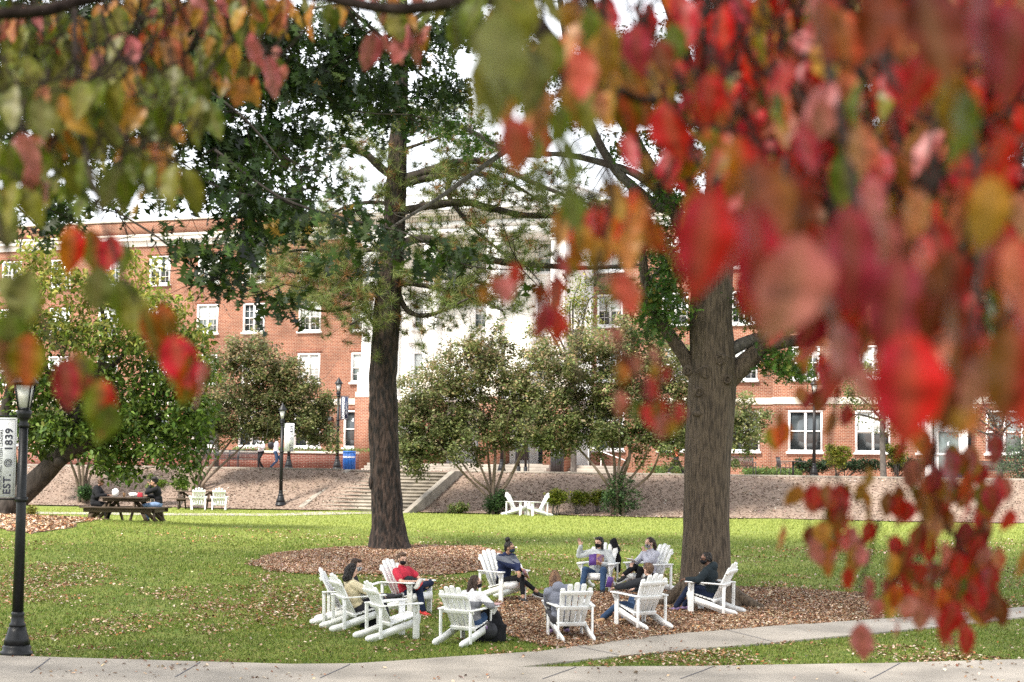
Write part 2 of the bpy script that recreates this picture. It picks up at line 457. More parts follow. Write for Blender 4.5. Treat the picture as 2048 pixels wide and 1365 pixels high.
# far path across the flat lawn
b = sheet(densify([gd(-60, 71)[:2], gd(-60, 74.2)[:2], gd(300, 75.2)[:2], gd(560, 78)[:2], gd(640, 82.5)[:2], gd(790, 82.4)[:2], gd(640, 76.5)[:2], gd(540, 73.8)[:2], gd(300, 71.8)[:2]], 6), .02, .6)
tag(b.obj('path', M['concrete'], smooth=True), kind='structure')

# ---------------------------------------------------------------- scattered small things on the ground
def rot_frames(n, tilt, rng=RNG):
    """random spin about z with a random lean; returns (n,3,3)"""
    a = rng.random(n) * 2 * math.pi; t = rng.normal(0, tilt, n); p = rng.random(n) * 2 * math.pi
    ca, sa = np.cos(a), np.sin(a)
    Rz = np.zeros((n, 3, 3)); Rz[:, 0, 0] = ca; Rz[:, 0, 1] = -sa; Rz[:, 1, 0] = sa; Rz[:, 1, 1] = ca; Rz[:, 2, 2] = 1
    k = np.stack([np.cos(p), np.sin(p), np.zeros(n)], 1); ct, st = np.cos(t), np.sin(t)
    K = np.zeros((n, 3, 3)); K[:, 0, 2] = k[:, 1]; K[:, 1, 2] = -k[:, 0]; K[:, 2, 0] = -k[:, 1]; K[:, 2, 1] = k[:, 0]
    Rt = np.eye(3)[None] + st[:, None, None] * K + (1 - ct)[:, None, None] * (K @ K)
    return Rt @ Rz
def scatter(mb, tv, tf, pos, Rm, sc, col, vcol=None):
    tv = np.asarray(tv, float); tf = np.asarray(tf, int); n = len(pos); k = len(tv)
    sc = np.asarray(sc); sc = sc[:, None] if sc.ndim == 1 else sc
    V = np.einsum('nij,nkj->nki', Rm, tv[None] * sc[:, None, :]) + pos[:, None, :]
    F = (tf[None] + (np.arange(n) * k)[:, None, None]).reshape(-1, tf.shape[1])
    C = np.ones((n, k, 4)); C[:, :, :3] = col[:, None, :] if col.ndim == 2 else col
    if vcol is not None: C[:, :, :3] *= vcol[None, :, None]
    mb.add(V.reshape(-1, 3), F, C.reshape(-1, 4)); return mb
def palette(n, cols, jit=.15, rng=RNG, w=None):
    c = np.array(cols, float); i = rng.choice(len(c), n, p=None if w is None else np.array(w) / np.sum(w))
    k = c[i] * (1 + rng.normal(0, jit, (n, 1))) * (1 + rng.normal(0, jit * .3, (n, 3)))
    return np.clip(k, .003, .95)
def vnoise(x, y, s, seed=0):
    """cheap smooth noise in 0..1"""
    r = np.random.default_rng(seed); g = r.random((64, 64)); x = np.mod(x / s, 63); y = np.mod(y / s, 63)
    i = x.astype(int); j = y.astype(int); u = x - i; v = y - j; u = u * u * (3 - 2 * u); v = v * v * (3 - 2 * v)
    i2 = (i + 1) % 64; j2 = (j + 1) % 64
    return (g[i, j] * (1 - u) + g[i2, j] * u) * (1 - v) + (g[i, j2] * (1 - u) + g[i2, j2] * u) * v
def wedge_pts(n, d0, d1, pw=1.0):
    """random ground points inside the view wedge between two depths"""
    d = d0 + (d1 - d0) * RNG.random(n) ** pw
    x = (RNG.random(n) * 2 - 1) * (.262 * d + .8)
    return x, d
hard = [walk_d, brn_d]
def free(x, y, polys):
    k = np.ones(x.shape, bool)
    for p in polys: k &= ~inside(p, x, y)
    return k

# grass: mown blades, near lawn dense, far lawn coarser
bl_v = [(-.5, 0, 0), (.5, 0, 0), (.28, .25, .6), (0, .7, 1.0)]
bl_f = [(0, 1, 2), (0, 2, 3)]
g = MB()
for (n, d0, d1, hh, wd, pw) in [(330000, 27.3, 57, .045, .012, 1.25), (90000, 57, 83.5, .05, .03, 1.0)]:
    x, y = wedge_pts(n, d0, d1, pw); k = free(x, y, [walk_d, brn_d, oak_bed, pine_bed, left_bed]); x, y = x[k], y[k]
    nz = vnoise(x, y, 1.3, 3) * .6 + vnoise(x, y, .35, 4) * .4
    k = RNG.random(len(x)) < .55 + .45 * nz; x, y, nz = x[k], y[k], nz[k]
    n = len(x); pos = np.stack([x, y, G(x, y) - .004], 1)
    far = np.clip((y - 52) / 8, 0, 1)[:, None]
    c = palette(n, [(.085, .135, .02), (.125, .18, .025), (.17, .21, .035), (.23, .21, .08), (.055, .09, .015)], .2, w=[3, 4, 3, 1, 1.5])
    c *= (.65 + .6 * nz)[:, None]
    c = c * (1 - far) + (c * .35 + np.array([.255, .285, .07]) * .95) * far  # far blades lightened and yellowed: sunlight beyond the trees put into the colour
    h = hh * (.6 + .8 * RNG.random(n)) * (.7 + .6 * nz)
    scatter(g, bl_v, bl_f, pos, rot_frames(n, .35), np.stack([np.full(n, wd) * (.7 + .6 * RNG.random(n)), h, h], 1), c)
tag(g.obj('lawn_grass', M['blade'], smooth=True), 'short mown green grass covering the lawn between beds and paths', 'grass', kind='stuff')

# fallen leaves: small curled brown leaves, in drifts
fl_v = [(0, -.5, 0), (.33, -.1, .12), (.22, .3, .16), (0, .5, .02), (-.25, .28, .18), (-.33, -.12, .10), (0, 0, -.02)]
fl_f = [(0, 1, 6), (1, 2, 6), (2, 3, 6), (3, 4, 6), (4, 5, 6), (5, 0, 6)]
brown = [(.30, .19, .11), (.42, .29, .19), (.22, .11, .06), (.50, .37, .26), (.15, .075, .045), (.36, .16, .07), (.55, .45, .35)]
g = MB()
x, y = wedge_pts(190000, 27.5, 58, 1.15)
dr = vnoise(x, y, 2.4, 11) * .6 + vnoise(x, y, .7, 12) * .4
pr = np.clip((dr - .47) * 3.6, 0.03, 1) * np.clip((58 - y) / 14, .05, 1) * .62
hd = ~free(x, y, hard); pr[hd] *= .10
k = RNG.random(len(x)) < pr; x, y, hd = x[k], y[k], hd[k]; n = len(x)
pos = np.stack([x, y, G(x, y) + np.where(hd, .045, .022 + .02 * RNG.random(n))], 1)
scatter(g, fl_v, fl_f, pos, rot_frames(n, .45), .036 + .04 * RNG.random(n), palette(n, brown, .2))
tag(g.obj('fallen_leaves', M['chip'], smooth=True), 'dry brown fallen leaves strewn over the near lawn and walk', 'leaves', kind='stuff')

# bark chips and leaf litter on the beds and the bank
ch_v = [(-.5, -.2, 0), (.5, -.16, .06), (.46, .2, .1), (-.46, .16, .02)]
ch_f = [(0, 1, 2), (0, 2, 3)]
def chips(poly, n, size, cols, name, lab, tilt=.5, lift=.02, jit=.2):
    p = np.asarray(poly)[:, :2]; x0, y0 = p.min(0); x1, y1 = p.max(0)
    x = x0 + (x1 - x0) * RNG.random(n); y = y0 + (y1 - y0) * RNG.random(n); k = inside(p, x, y) & (np.abs(x) < .27 * y + 1); x, y = x[k], y[k]; n = len(x)
    sz = size * (.5 + RNG.random(n)); pos = np.stack([x, y, G(x, y) + lift + .02 * RNG.random(n)], 1)
    m = MB(); scatter(m, ch_v, ch_f, pos, rot_frames(n, tilt), sz, palette(n, cols, jit) * (.62 + .72 * (vnoise(x, y, 2.2, 31) * .6 + vnoise(x, y, .8, 32) * .4))[:, None])
    tag(m.obj(name, M['chip']), lab, 'mulch', kind='stuff')
def grow(poly, k):
    c = poly.mean(0); return c + (poly - c) * k
chips(grow(oak_bed, 1.015), 120000, .046, brown + [(.25, .15, .09)] * 3, 'leaf_litter', 'brown leaf litter and bark under the ring of white chairs')
chips(grow(pine_bed, 1.03), 80000, .045, [(.38, .215, .13), (.29, .145, .075), (.48, .34, .24), (.17, .085, .05), (.43, .27, .17), (.56, .45, .36)], 'bark_chips', 'reddish bark chips and pine straw around the pine trunk')
chips(left_bed, 22000, .075, brown, 'bark_chips', 'brown bark chips on the low mound at the leaning tree')
chips(bank, 110000, .078, [(.27, .195, .145), (.32, .24, .185), (.155, .10, .073), (.22, .147, .108), (.40, .33, .275), (.105, .065, .05)], 'bark_chips', 'pale bark chips covering the bank below the terrace', lift=.055)
# ================================================================ brick hall
YAW = R(24)
def brickmat(name, c1, c2, mortar, sx=1.0):
    m = bpy.data.materials.new(name); m.use_nodes = True; n = m.node_tree.nodes; l = m.node_tree.links
    b = n['Principled BSDF']; b.inputs['Roughness'].default_value = .85; b.inputs['Specular IOR Level'].default_value = .2
    tc = n.new('ShaderNodeTexCoord'); sp = n.new('ShaderNodeSeparateXYZ'); l.new(tc.outputs['Object'], sp.inputs[0])
    ad = n.new('ShaderNodeMath'); l.new(sp.outputs[0], ad.inputs[0]); l.new(sp.outputs[1], ad.inputs[1])
    cb = n.new('ShaderNodeCombineXYZ'); l.new(ad.outputs[0], cb.inputs[0]); l.new(sp.outputs[2], cb.inputs[1])
    br = n.new('ShaderNodeTexBrick'); l.new(cb.outputs[0], br.inputs['Vector'])
    br.inputs['Scale'].default_value = 1; br.inputs['Brick Width'].default_value = .23; br.inputs['Row Height'].default_value = .082
    br.inputs['Mortar Size'].default_value = .011; br.inputs['Mortar Smooth'].default_value = .3; br.inputs['Bias'].default_value = -.1
    br.inputs['Color1'].default_value = (*c1, 1); br.inputs['Color2'].default_value = (*c2, 1); br.inputs['Mortar'].default_value = (*mortar, 1)
    nz = n.new('ShaderNodeTexNoise'); nz.inputs['Scale'].default_value = .7; nz.inputs['Detail'].default_value = 8; l.new(tc.outputs['Object'], nz.inputs['Vector'])
    mr = n.new('ShaderNodeMapRange'); mr.inputs[1].default_value = .3; mr.inputs[2].default_value = .7; mr.inputs[3].default_value = .7; mr.inputs[4].default_value = 1.25; l.new(nz.outputs['Fac'], mr.inputs[0])
    vm = n.new('ShaderNodeVectorMath'); vm.operation = 'SCALE'; l.new(br.outputs['Color'], vm.inputs[0]); l.new(mr.outputs[0], vm.inputs['Scale'])
    l.new(vm.outputs[0], b.inputs['Base Color'])
    bp = n.new('ShaderNodeBump'); bp.inputs['Strength'].default_value = .4; bp.inputs['Distance'].default_value = .01; bp.invert = True
    l.new(br.outputs['Fac'], bp.inputs['Height']); l.new(bp.outputs[0], b.inputs['Normal'])
    return m
M['brick'] = brickmat('brick', (.225, .077, .042), (.155, .048, .029), (.36, .27, .20))
M['brick_dark'] = brickmat('brick_dark', (.20, .06, .042), (.14, .04, .03), (.28, .21, .17))

M['lintel'] = brickmat('lintel_brick', (.23, .074, .042), (.17, .05, .03), (.32, .24, .18))
hall = empty('brick_hall', (0, 112, tz), -YAW, 'long red brick hall with white columned portico above the terrace', 'building')
ROWS = [(11.25, 13.0), (8.2, 9.95), (5.17, 6.9)]
GROUND = (1.36, 3.53)
def solve_u(px, d=0.0):
    k = (px - 1024) / FPX; ox = -math.sin(YAW) * d; oy = 112 - math.cos(YAW) * d
    return (k * oy - ox) / (math.cos(YAW) + k * math.sin(YAW))

def wall_mesh(b, u0, u1, z0, z1, d, wins, depth=.14):
    """front face at local y=-d with real window openings (u, w, zlo, zhi)"""
    us = sorted({u0, u1, *[x for q in wins for x in (q[0] - q[1] / 2, q[0] + q[1] / 2)]})
    zs = sorted({z0, z1, *[x for q in wins for x in (q[2], q[3])]})
    for a, a2 in zip(us[:-1], us[1:]):
        for c, c2 in zip(zs[:-1], zs[1:]):
            mu, mz = (a + a2) / 2, (c + c2) / 2
            if any(abs(mu - q[0]) < q[1] / 2 and q[2] < mz < q[3] for q in wins): continue
            b.add([(a, -d, c), (a2, -d, c), (a2, -d, c2), (a, -d, c2)], [(0, 1, 2, 3)])
    for u, w, a, c in wins:
        l, r = u - w / 2, u + w / 2; y0, y1 = -d, -d + depth
        b.add([(l, y0, a), (r, y0, a), (r, y1, a), (l, y1, a), (l, y0, c), (r, y0, c), (r, y1, c), (l, y1, c)],
              [(0, 1, 2, 3), (7, 6, 5, 4), (0, 3, 7, 4), (1, 5, 6, 2)])
    return b
WIN = {}
def window_parts(w, h, kind):
    """frame, pane and blind mesh data of one window, origin at bottom centre of the wall face"""
    key = (round(w, 2), round(h, 2), kind)
    if key in WIN: return WIN[key]
    f = MB(); t = .10
    f.box((0, .035, t / 2), (w, .13, t)); f.box((0, .035, h - t / 2), (w, .13, t))
    for s in (-1, 1): f.box((s * (w / 2 - t / 2), .035, h / 2), (t, .13, h - 2 * t))
    f.box((0, -.02, -.06), (w + .16, .24, .12))                              # sill
    bays = 2 if w > 1.2 else 1; iw = (w - 2 * t)
    if bays == 2: f.box((0, .05, h / 2), (.12, .10, h - 2 * t))
    for s in ((-.5, .5) if bays == 2 else (0,)):
        cw = (iw - .12) / 2 if bays == 2 else iw; cx = s * (iw + .12) / 2
        f.box((cx, .07, h * .5), (cw, .06, .065))
        if kind == 'small':
            f.box((cx, .085, h / 2), (.028, .03, h - 2 * t))
            for q in (.28, .73): f.box((cx, .0862, h * q), (cw, .03, .025))
    p = MB(); p.box((0, .115, h / 2), (w - .12, .02, h - .12))
    out = [f.data('window', M['white_trim'], False), p.data('pane', M['glass'], False), p.data('pane', M['glass2'], False)]
    bl = []
    for fr in (.35, .55, .9):
        q = MB(); hh = (h - 2 * t) * fr
        q.box((0, .0985, h - t - hh / 2), (w - 2 * t, .006, hh)); bl.append(q.data('blind', M['blind'], False))
    WIN[key] = out + bl
    return WIN[key]
wrng = random.Random(5)
LM_ = {}
def put_window(u, w, a, c, d, kind='small', lint=True):
    dm = window_parts(w, c - a, kind)
    o = bpy.data.objects.new('window', dm[0]); COL.objects.link(o); o.parent = hall; o.location = (u, -d, a)
    if lint:                                              # soldier course over the opening
        if w not in LM_:
            q = MB(); q.box((0, .017, .13), (w + .3, .05, .22)); LM_[w] = q.data('lintel', M['lintel'], False)
        q = bpy.data.objects.new('lintel', LM_[w]); COL.objects.link(q); q.parent = o; q.location = (0, 0, c - a)
    p = bpy.data.objects.new('pane', dm[1] if wrng.random() < .6 else dm[2]); COL.objects.link(p); p.parent = o
    if wrng.random() < (.75 if kind == 'small' else .25):
        q = bpy.data.objects.new('blind', wrng.choice(dm[3:])); COL.objects.link(q); q.parent = o

left_u = [-38.6, -34.9, -31.1, -27.4, solve_u(315), solve_u(413), solve_u(506), solve_u(618)]
right_u = [solve_u(1220), 9.7, solve_u(1490)]
pav_u = [solve_u(1613, .6), solve_u(1748, .6), 24.0, solve_u(2011, .6), 30.8]
U_L, U_R, U_P = -46.0, 36.0, 15.4
PL, PR = -7.75, 4.85            # portico
wl = []
for u in left_u:
    for a, c in ROWS: wl.append((u, 1.5, a, c))
    wl.append((u, 1.8, *GROUND))
for a, c in ROWS: wl.append((-9.75, 1.0, a, c))
wl.append((-10.2, .9, *GROUND))
b = MB(); wall_mesh(b, U_L, PL, 0, 13.75, 0, wl)
b.box((( U_L + PL) / 2, 6, 6.8), (PL - U_L - .02, 11.6, 13.6))
b.obj('wall', M['brick'], hall)
wr = []
for u in right_u:
    for a, c in ROWS: wr.append((u, 1.5, a, c))
    wr.append((u, 1.8, *GROUND))
b = MB(); wall_mesh(b, PR, U_P, 0, 13.75, 0, wr); b.box(((PR + U_P) / 2, 6, 6.8), (U_P - PR - .02, 11.6, 13.6)); b.obj('wall', M['brick'], hall)
wp = []
for u in pav_u:
    for a, c in ROWS: wp.append((u, 1.5, a, c))
    wp.append((u, 1.85, *GROUND))
b = MB(); wall_mesh(b, U_P, U_R, 0, 13.75, .6, wp); b.box(((U_P + U_R) / 2, 5.8, 6.8), (U_R - U_P, 12.3, 13.6)); b.obj('wall', M['brick'], hall)
for q in wl + wr: put_window(q[0], q[1], q[2], q[3], 0, 'tall' if q[2] < 2 else 'small')
for q in wp: put_window(q[0], q[1], q[2], q[3], .6, 'tall' if q[2] < 2 else 'small')
# stone band, cornice, parapet
def runs(name, z, h, out, mat, zs=0):
    b = MB()
    for u0, u1, d in ((U_L, PL - .02, 0), (PR + .02, U_P - .0, 0), (U_P, U_R, .6)):
        b.box(((u0 + u1) / 2, -d - out / 2 + .06, z + h / 2), (u1 - u0 - .004 + (out if d else 0), out + .12, h))
    return b.obj(name, mat, hall, bevel=.01)
runs('stone_band', 3.86, .36, .06, M['stone'])
runs('frieze', 13.62, .34, .10, M['white_trim'])
runs('cornice', 13.963, .22, .38, M['white_trim'])
runs('gutter', 14.186, .14, .46, M['stone'])
b = MB()
for u0, u1, d in ((U_L, PL - .02, -.25), (PR + .02, U_P, -.25), (U_P, U_R, .35)): b.box(((u0 + u1) / 2, -d + .2, 14.75), (u1 - u0 - .01, .4, .95))
b.obj('parapet', M['brick'], hall)
b = MB()
for u0, u1, d in ((U_L, PL - .02, -.25), (PR + .02, U_P, -.25), (U_P, U_R, .35)): b.box(((u0 + u1) / 2, -d + .2, 15.27), (u1 - u0, .55, .09))
b.obj('coping', M['stone'], hall)
b = MB(); b.box(((U_L + U_R) / 2, 7, 13.9), (U_R - U_L - 1, 12, .2)); b.obj('roof', M['stone'], hall)
# ---- portico
WD = 3.6
pu = [-7.25, -3.42, .42, 4.25]
cw = []
for px in (836, 957, 1082):
    u = solve_u(px)
    for a, c in ROWS: cw.append((u + .15, .95, a, c))
b = MB(); wall_mesh(b, PL, PR, 3.9, 13.2, 0, cw); b.box(((PL + PR) / 2, 6, 8.5), (PR - PL - .02, 11.6, 9)); b.obj('portico_wall', M['stucco'], hall)
for q in cw: put_window(*q, 0, lint=False)
for px in (836, 957, 1082):
    b = MB()
    u = solve_u(px) + .15
    b.box((u, -.06, 7.45), (1.55, .3, .12)); b.box((u, -.04, 7.34), (1.35, .2, .1))
    for s in (-1, 1): b.box((u + s * .6, -.012, 6.1), (.14, .05, 2.2))
    b.obj('window_hood', M['white_trim'], hall)
for u in pu:
    c = MB(); c.box((u, -WD + .42, 9.3), (.84, .84, 7.1)); c.box((u, -WD + .42, 5.66), (1.0, 1.0, .2)); c.box((u, -WD + .42, 12.75), (.94, .94, .16)); c.box((u, -WD + .42, 12.93), (1.06, 1.06, .19))
    for q in (-.2, .2): c.box((u + q, -WD - .005, 9.3), (.16, .03, 6.4))
    pier = c.obj('column', M['white_trim'], hall, bevel=.015)
    c = MB(); c.box((u, -WD + .45, 4.88), (1.16, 1.16, 1.34)); c.box((u, -WD + .45, 4.3), (1.3, 1.3, .3))
    c.obj('pedestal', M['stone'], hall, bevel=.015)
    c = MB(); c.box((u, -WD + .45, 2.07), (1.3, 1.3, 4.14)); c.obj('brick_pier', M['brick'], hall)
for s, u in ((-1, PL + .3), (1, PR - .3)):
    c = MB(); c.box((u, -.12, 8.6), (.7, .3, 9.0)); c.obj('pilaster', M['white_trim'], hall, bevel=.01)
# balcony slab over the ground-floor porch, entablature, attic
b = MB(); b.box(((PL + PR) / 2, -WD / 2 + .1, 4.05), (PR - PL - .1, WD - .3, .3)); b.obj('porch_slab', M['white_trim'], hall)
ent = MB(); um = (PL + PR) / 2; wd = PR - PL
ent.box((um, -WD / 2 + .04, 13.28), (wd, WD - .02, .5)); ent.box((um, -WD / 2 + .02, 13.72), (wd + .08, WD + .06, .38))
ent.box((um, -WD / 2 - .1, 14.24), (wd + .5, WD + .4, .12)); ent.box((um, -WD / 2 - .22, 14.37), (wd + .9, WD + .62, .14)); ent.box((um, -WD / 2 - .28, 14.50), (wd + 1.05, WD + .72, .12))
ent.obj('entablature', M['white_trim'], hall)
b = MB(); n = int(wd / .16)
for k in range(n): b.box((PL + (k + .5) * wd / n, -WD - .09, 14.04), (.09, .16, .24))
for k in range(int(WD / .16)): b.box((PR + .1, -WD + (k + .5) * .16, 14.04), (.16, .09, .24))
b.obj('dentils', M['stone'], hall)
b = MB(); b.box((um, -WD / 2 + 1.2, 15.1), (wd - .3, WD + .5, 1.1)); b.box((um, -WD / 2 + 1.2, 15.70), (wd, WD + .8, .12)); b.obj('attic', M['white_trim'], hall)
# ground-floor porch: white panels, doors, steps, landing
b = MB(); b.box((um, .2, 2.0), (wd - .2, .3, 3.9)); b.obj('porch_wall', M['stucco'], hall)
for u in (-5.3, -1.45, 2.35):
    d = MB(); d.box((u, -.0, 1.55), (1.5, .12, 2.5)); o = d.obj('door_frame', M['white_trim'], hall)
    d = MB(); d.box((u, -.075, 1.5), (1.2, .04, 2.2)); d.obj('door_glass', M['glass'], o)
for z, k in ((.16, 0), (.32, .35), (.48, .7)):
    b = MB(); b.box((um, -WD - .35 + k, z - .08), (wd - 1.6, 1.5, .158)); b.obj('step', M['concrete'], hall, bevel=.01)
b = MB(); b.box((um, -1.3, .27), (wd - 1.4, 2.9, .54)); b.obj('landing', M['concrete'], hall)
# white entrance surround far right
b = MB(); u = solve_u(1900, .6)
for s in (-1, 1): b.box((u + s * .95, -.95, 1.6), (.34, .34, 3.2))
b.box((u, -.95, 3.42), (2.7, .8, .42)); b.prism([(-1.5, 3.63), (1.5, 3.63), (0, 4.5)], .8, (np.eye(3), (u, -.95, 0)))
b.box((u, -.64, 1.6), (1.5, .1, 3.1)); b.obj('entrance_surround', M['white_trim'], hall, bevel=.01)
b = MB(); b.box((u, -.71, 1.25), (1.0, .05, 2.4)); b.obj('entrance_door', M['glass2'], hall)
# wall lamp box on the facade
b = MB(); b.box((-11.6, -.16, 3.05), (.55, .3, .25), taper=.8); b.obj('wall_lamp', M['dark_steel'], hall, bevel=.02)
# sloping stair railing at right of the porch
rl = MB()
for q in np.linspace(0, 1, 4): rl.tube([(5.6 + q * 2.2, -2.2, 0), (5.6 + q * 2.2, -2.2, 1.5 - q * .75)], [.025], 6, smooth=1)
rl.tube([(5.5, -2.2, 1.55), (7.9, -2.2, .72)], [.03], 6, smooth=1); rl.obj('handrail', M['white_paint'], hall)
for k in range(3):
    b = MB(); b.box((6.2, -2.8 + k * .4, .08 + k * .16), (3.0 - k * .3, 1.6, .16)); b.obj('step', M['concrete'], hall, bevel=.01)

# ================================================================ stone stairs up the bank
bx = P(712, 1024, 84.7)[0]
st = empty('stone_staircase', (bx, 84.7, ZC - 1.66), -YAW, 'wide concrete staircase climbing the bark bank behind the pine', 'staircase')
NS, RUN, RISE, SWD = 12, .36, .1445, 4.9
prof = [(0, -.5)]
for k in range(NS):
    prof += [(k * RUN, k * RISE), (k * RUN, (k + 1) * RISE - .045), (k * RUN - .035, (k + 1) * RISE - .045), (k * RUN - .035, (k + 1) * RISE)]
prof += [(NS * RUN + 1.6, NS * RISE), (NS * RUN + 1.6, -.5)]
fr = (np.array([[0, 1, 0], [1, 0, 0], [0, 0, 1]]).T, (0, 0, 0))
b = MB(); b.prism(prof, SWD, fr); b.obj('steps', M['concrete_old'], st)
for s in (-1, 1):
    b = MB(); w2_ = .27
    pp = [(-.9, -.6), (-.6, .02), (-.4, .08), (NS * RUN - .35, NS * RISE + .06), (NS * RUN + .5, NS * RISE + .06), (NS * RUN + .5, -.6)]
    b.prism(pp, w2_, (fr[0], (s * (SWD / 2 + w2_ / 2 + .004), 0, 0))); b.obj('parapet', M['concrete_old'], st, bevel=.02)

# low brick planter wall on the terrace, left
pw = empty('planter_wall', (0, 0, 0), 0, 'low red brick planter wall with pale coping behind the terrace benches', 'wall')
A = np.array([P(40, 930, 103)[0], 103, tz]); B_ = np.array([P(715, 930, 99.5)[0], 99.5, tz])
b = MB(); b.beam(A + (0, 0, .42), B_ + (0, 0, .42), .5, .84); b.obj('wall', M['brick_dark'], pw)
b = MB(); b.beam(A + (0, 0, .90), B_ + (0, 0, .90), .62, .11); b.obj('coping', M['stone'], pw, bevel=.015)
# ================================================================ adirondack chairs
def make_chair(name='adirondack_chair'):
    t = empty(name, (0, 0, 0))
    wm = M['white_paint']
    b = MB()
    for k in range(7):                                   # seat slats
        q = k / 6; y = .40 - q * .44; z = .375 - q * .115
        b.box((0, y, z), (.50, .062, .02), Matrix.Rotation(-.26 if k else .25, 3, 'X').transposed() if False else Euler((.26, 0, 0)).to_matrix())
    b.obj('seat', wm, t, bevel=.004)
    f = MB(); f.box((0, .425, .315), (.54, .02, .11)); f.obj('front_apron', wm, t)
    # backrest: fan of slats, arched top, two cross rails behind
    b = MB(); n = 5; tilt = .47
    ca, sa = math.cos(tilt), math.sin(tilt)
    def bk(x, l, d=0): return np.array([x, -.02 - l * sa - d * ca, .235 + l * ca - d * sa])
    for k in range(n):
        q = (k - (n - 1) / 2) / ((n - 1) / 2)
        x0, x1 = q * .178, q * .228; L = .80 - .085 * q * q * 1.2; w0, w1 = .070, .090
        ls = [0, L * .5, L - .03, L]; ws = [w0, (w0 + w1) / 2, w1, w1 * .62]
        v = []
        for l, w_ in zip(ls, ws):
            xc = x0 + (x1 - x0) * l / L
            for d in (0, .02):
                for s in (-1, 1): v.append(bk(xc + s * w_ / 2, l, d))
        fcs = []
        for r in range(3):
            o = r * 4; fcs += [(o, o + 1, o + 5, o + 4), (o + 3, o + 2, o + 6, o + 7), (o, o + 4, o + 6, o + 2), (o + 1, o + 3, o + 7, o + 5)]
        fcs += [(0, 2, 3, 1), (12, 13, 15, 14)]
        b.add(v, fcs)
    b.obj('backrest', wm, t)
    r = MB()
    for l, w_ in ((.34, .60), (.62, .54), (.03, .46)):
        c = bk(0, l, .036); r.box(c, (w_, .03, .065), Euler((tilt, 0, 0)).to_matrix())
    r.obj('back_rail', wm, t, bevel=.004)
    for s in (-1, 1):
        a = MB()                                         # flared armrest
        ol = [(s * .255, -.30), (s * .325, -.30), (s * .375, .15), (s * .385, .40), (s * .355, .45), (s * .265, .45), (s * .245, .40), (s * .25, 0)]
        if s < 0: ol = ol[::-1]
        nn = len(ol); v = [(x, y, .565 + .02 * (y > 0)) for x, y in ol] + [(x, y, .543 + .02 * (y > 0)) for x, y in ol]
        a.add(v, [tuple(range(nn)), tuple(range(2 * nn - 1, nn - 1, -1))] + [(i + nn, (i + 1) % nn + nn, (i + 1) % nn, i) for i in range(nn)])
        a.obj('armrest', wm, t)
        l = MB(); l.box((s * .283, .35, .275), (.024, .11, .55)); l.prism([(.0, .40), (.0, .55), (.09, .55)], .02, (np.array([[s, 0, 0], [0, 1, 0], [0, 0, 1]]), (s * .296, .35, 0)))
        l.obj('front_leg', wm, t, bevel=.003)
        g_ = MB()                                        # long rail from the front to the ground behind
        pf = [(.43, .355), (.43, .25), (.36, .215), (-.36, -.0), (-.47, .0), (-.52, .03), (-.52, .07), (-.47, .10), (-.30, .135), (-.02, .225)]
        fr2 = (np.array([[0, 1, 0], [1, 0, 0], [0, 0, 1]]).T, (s * .257, 0, 0))
        g_.prism(pf, .025, fr2); g_.obj('rear_leg', wm, t)
        p_ = MB(); p_.box((s * .284, -.27, .30), (.026, .055, .53)); p_.obj('arm_post', wm, t, bevel=.003)
    return t
CH = 'white slatted chairs set in a ring under the oak'
CHF = 'white slatted chairs at the foot of the bank'
chairs = {}
_proto = None
def slope_rot(x, y, h):
    """heading plus the lean of the ground under a chair"""
    e = .4; dx = (float(G(x + e, y)) - float(G(x - e, y))) / (2 * e); dy = (float(G(x, y + e)) - float(G(x, y - e))) / (2 * e)
    n = Vector((-dx, -dy, 1)).normalized()
    f = Vector((math.sin(R(h)), math.cos(R(h)), 0)); f = (f - n * f.dot(n)).normalized(); r = f.cross(n)
    return Matrix((r, f, n)).transposed()
def place_chair(key, loc, h, label, group):
    global _proto
    if _proto is None: _proto = make_chair(); o = _proto
    else: o = copy_tree(_proto)
    Rm = slope_rot(loc[0], loc[1], h)
    o.location = tuple(loc); o.rotation_euler = Rm.to_euler()
    tag(o, label, 'chair', group)
    chairs[key] = Matrix.Translation(tuple(loc)) @ Rm.to_4x4()
    return o
for key, px, h, lab in [
    (1, (684, 1246), 93, 'white slatted chair turned edge-on, hidden behind the cream sweater sitter'),
    (2, (708, 1258), 66, 'white slatted chair holding the sitter in the cream sweater'),
    (3, (778, 1277), 63, 'empty white slatted chair standing on the grass beside the black tote'),
    (4, (808, 1226), 125, 'white slatted chair holding the sitter in the red shirt'),
    (5, (930, 1287), 33, 'white slatted chair, its back to us, beside the black backpack'),
    (6, (1001, 1201), 140, 'white slatted chair holding the sitter in the navy jacket'),
    (7, (1141, 1278), -14, 'white slatted chair, its back to us, holding the grey hoodie sitter'),
    (8, (1200, 1183), 197, 'white slatted chair with a dark jacket hung over its back'),
    (9, (1302, 1184), 228, 'white slatted chair holding the sitter in the lavender sweatshirt'),
    (10, (1284, 1255), -32, 'white slatted chair, its back to us, holding the man in charcoal'),
    (11, (1428, 1227), -66, 'white slatted chair beside the oak trunk holding the dark hoodie sitter')]:
    place_chair(key, gp(*px), h, lab, CH)
place_chair(21, gd(396, 82.5), -12, 'small far white chair nearest the picnic table, by the bark bank', CHF)
place_chair(22, gd(438, 82.5), -6, 'small far white chair left of the lamp post with white banner', CHF)
place_chair(23, gd(1030, 82.3), 112, 'small far white chair facing right below the crape myrtle', CHF)
place_chair(24, gd(1078, 81.2), 255, 'small far white chair facing left beside the yellow-green shrub', CHF)

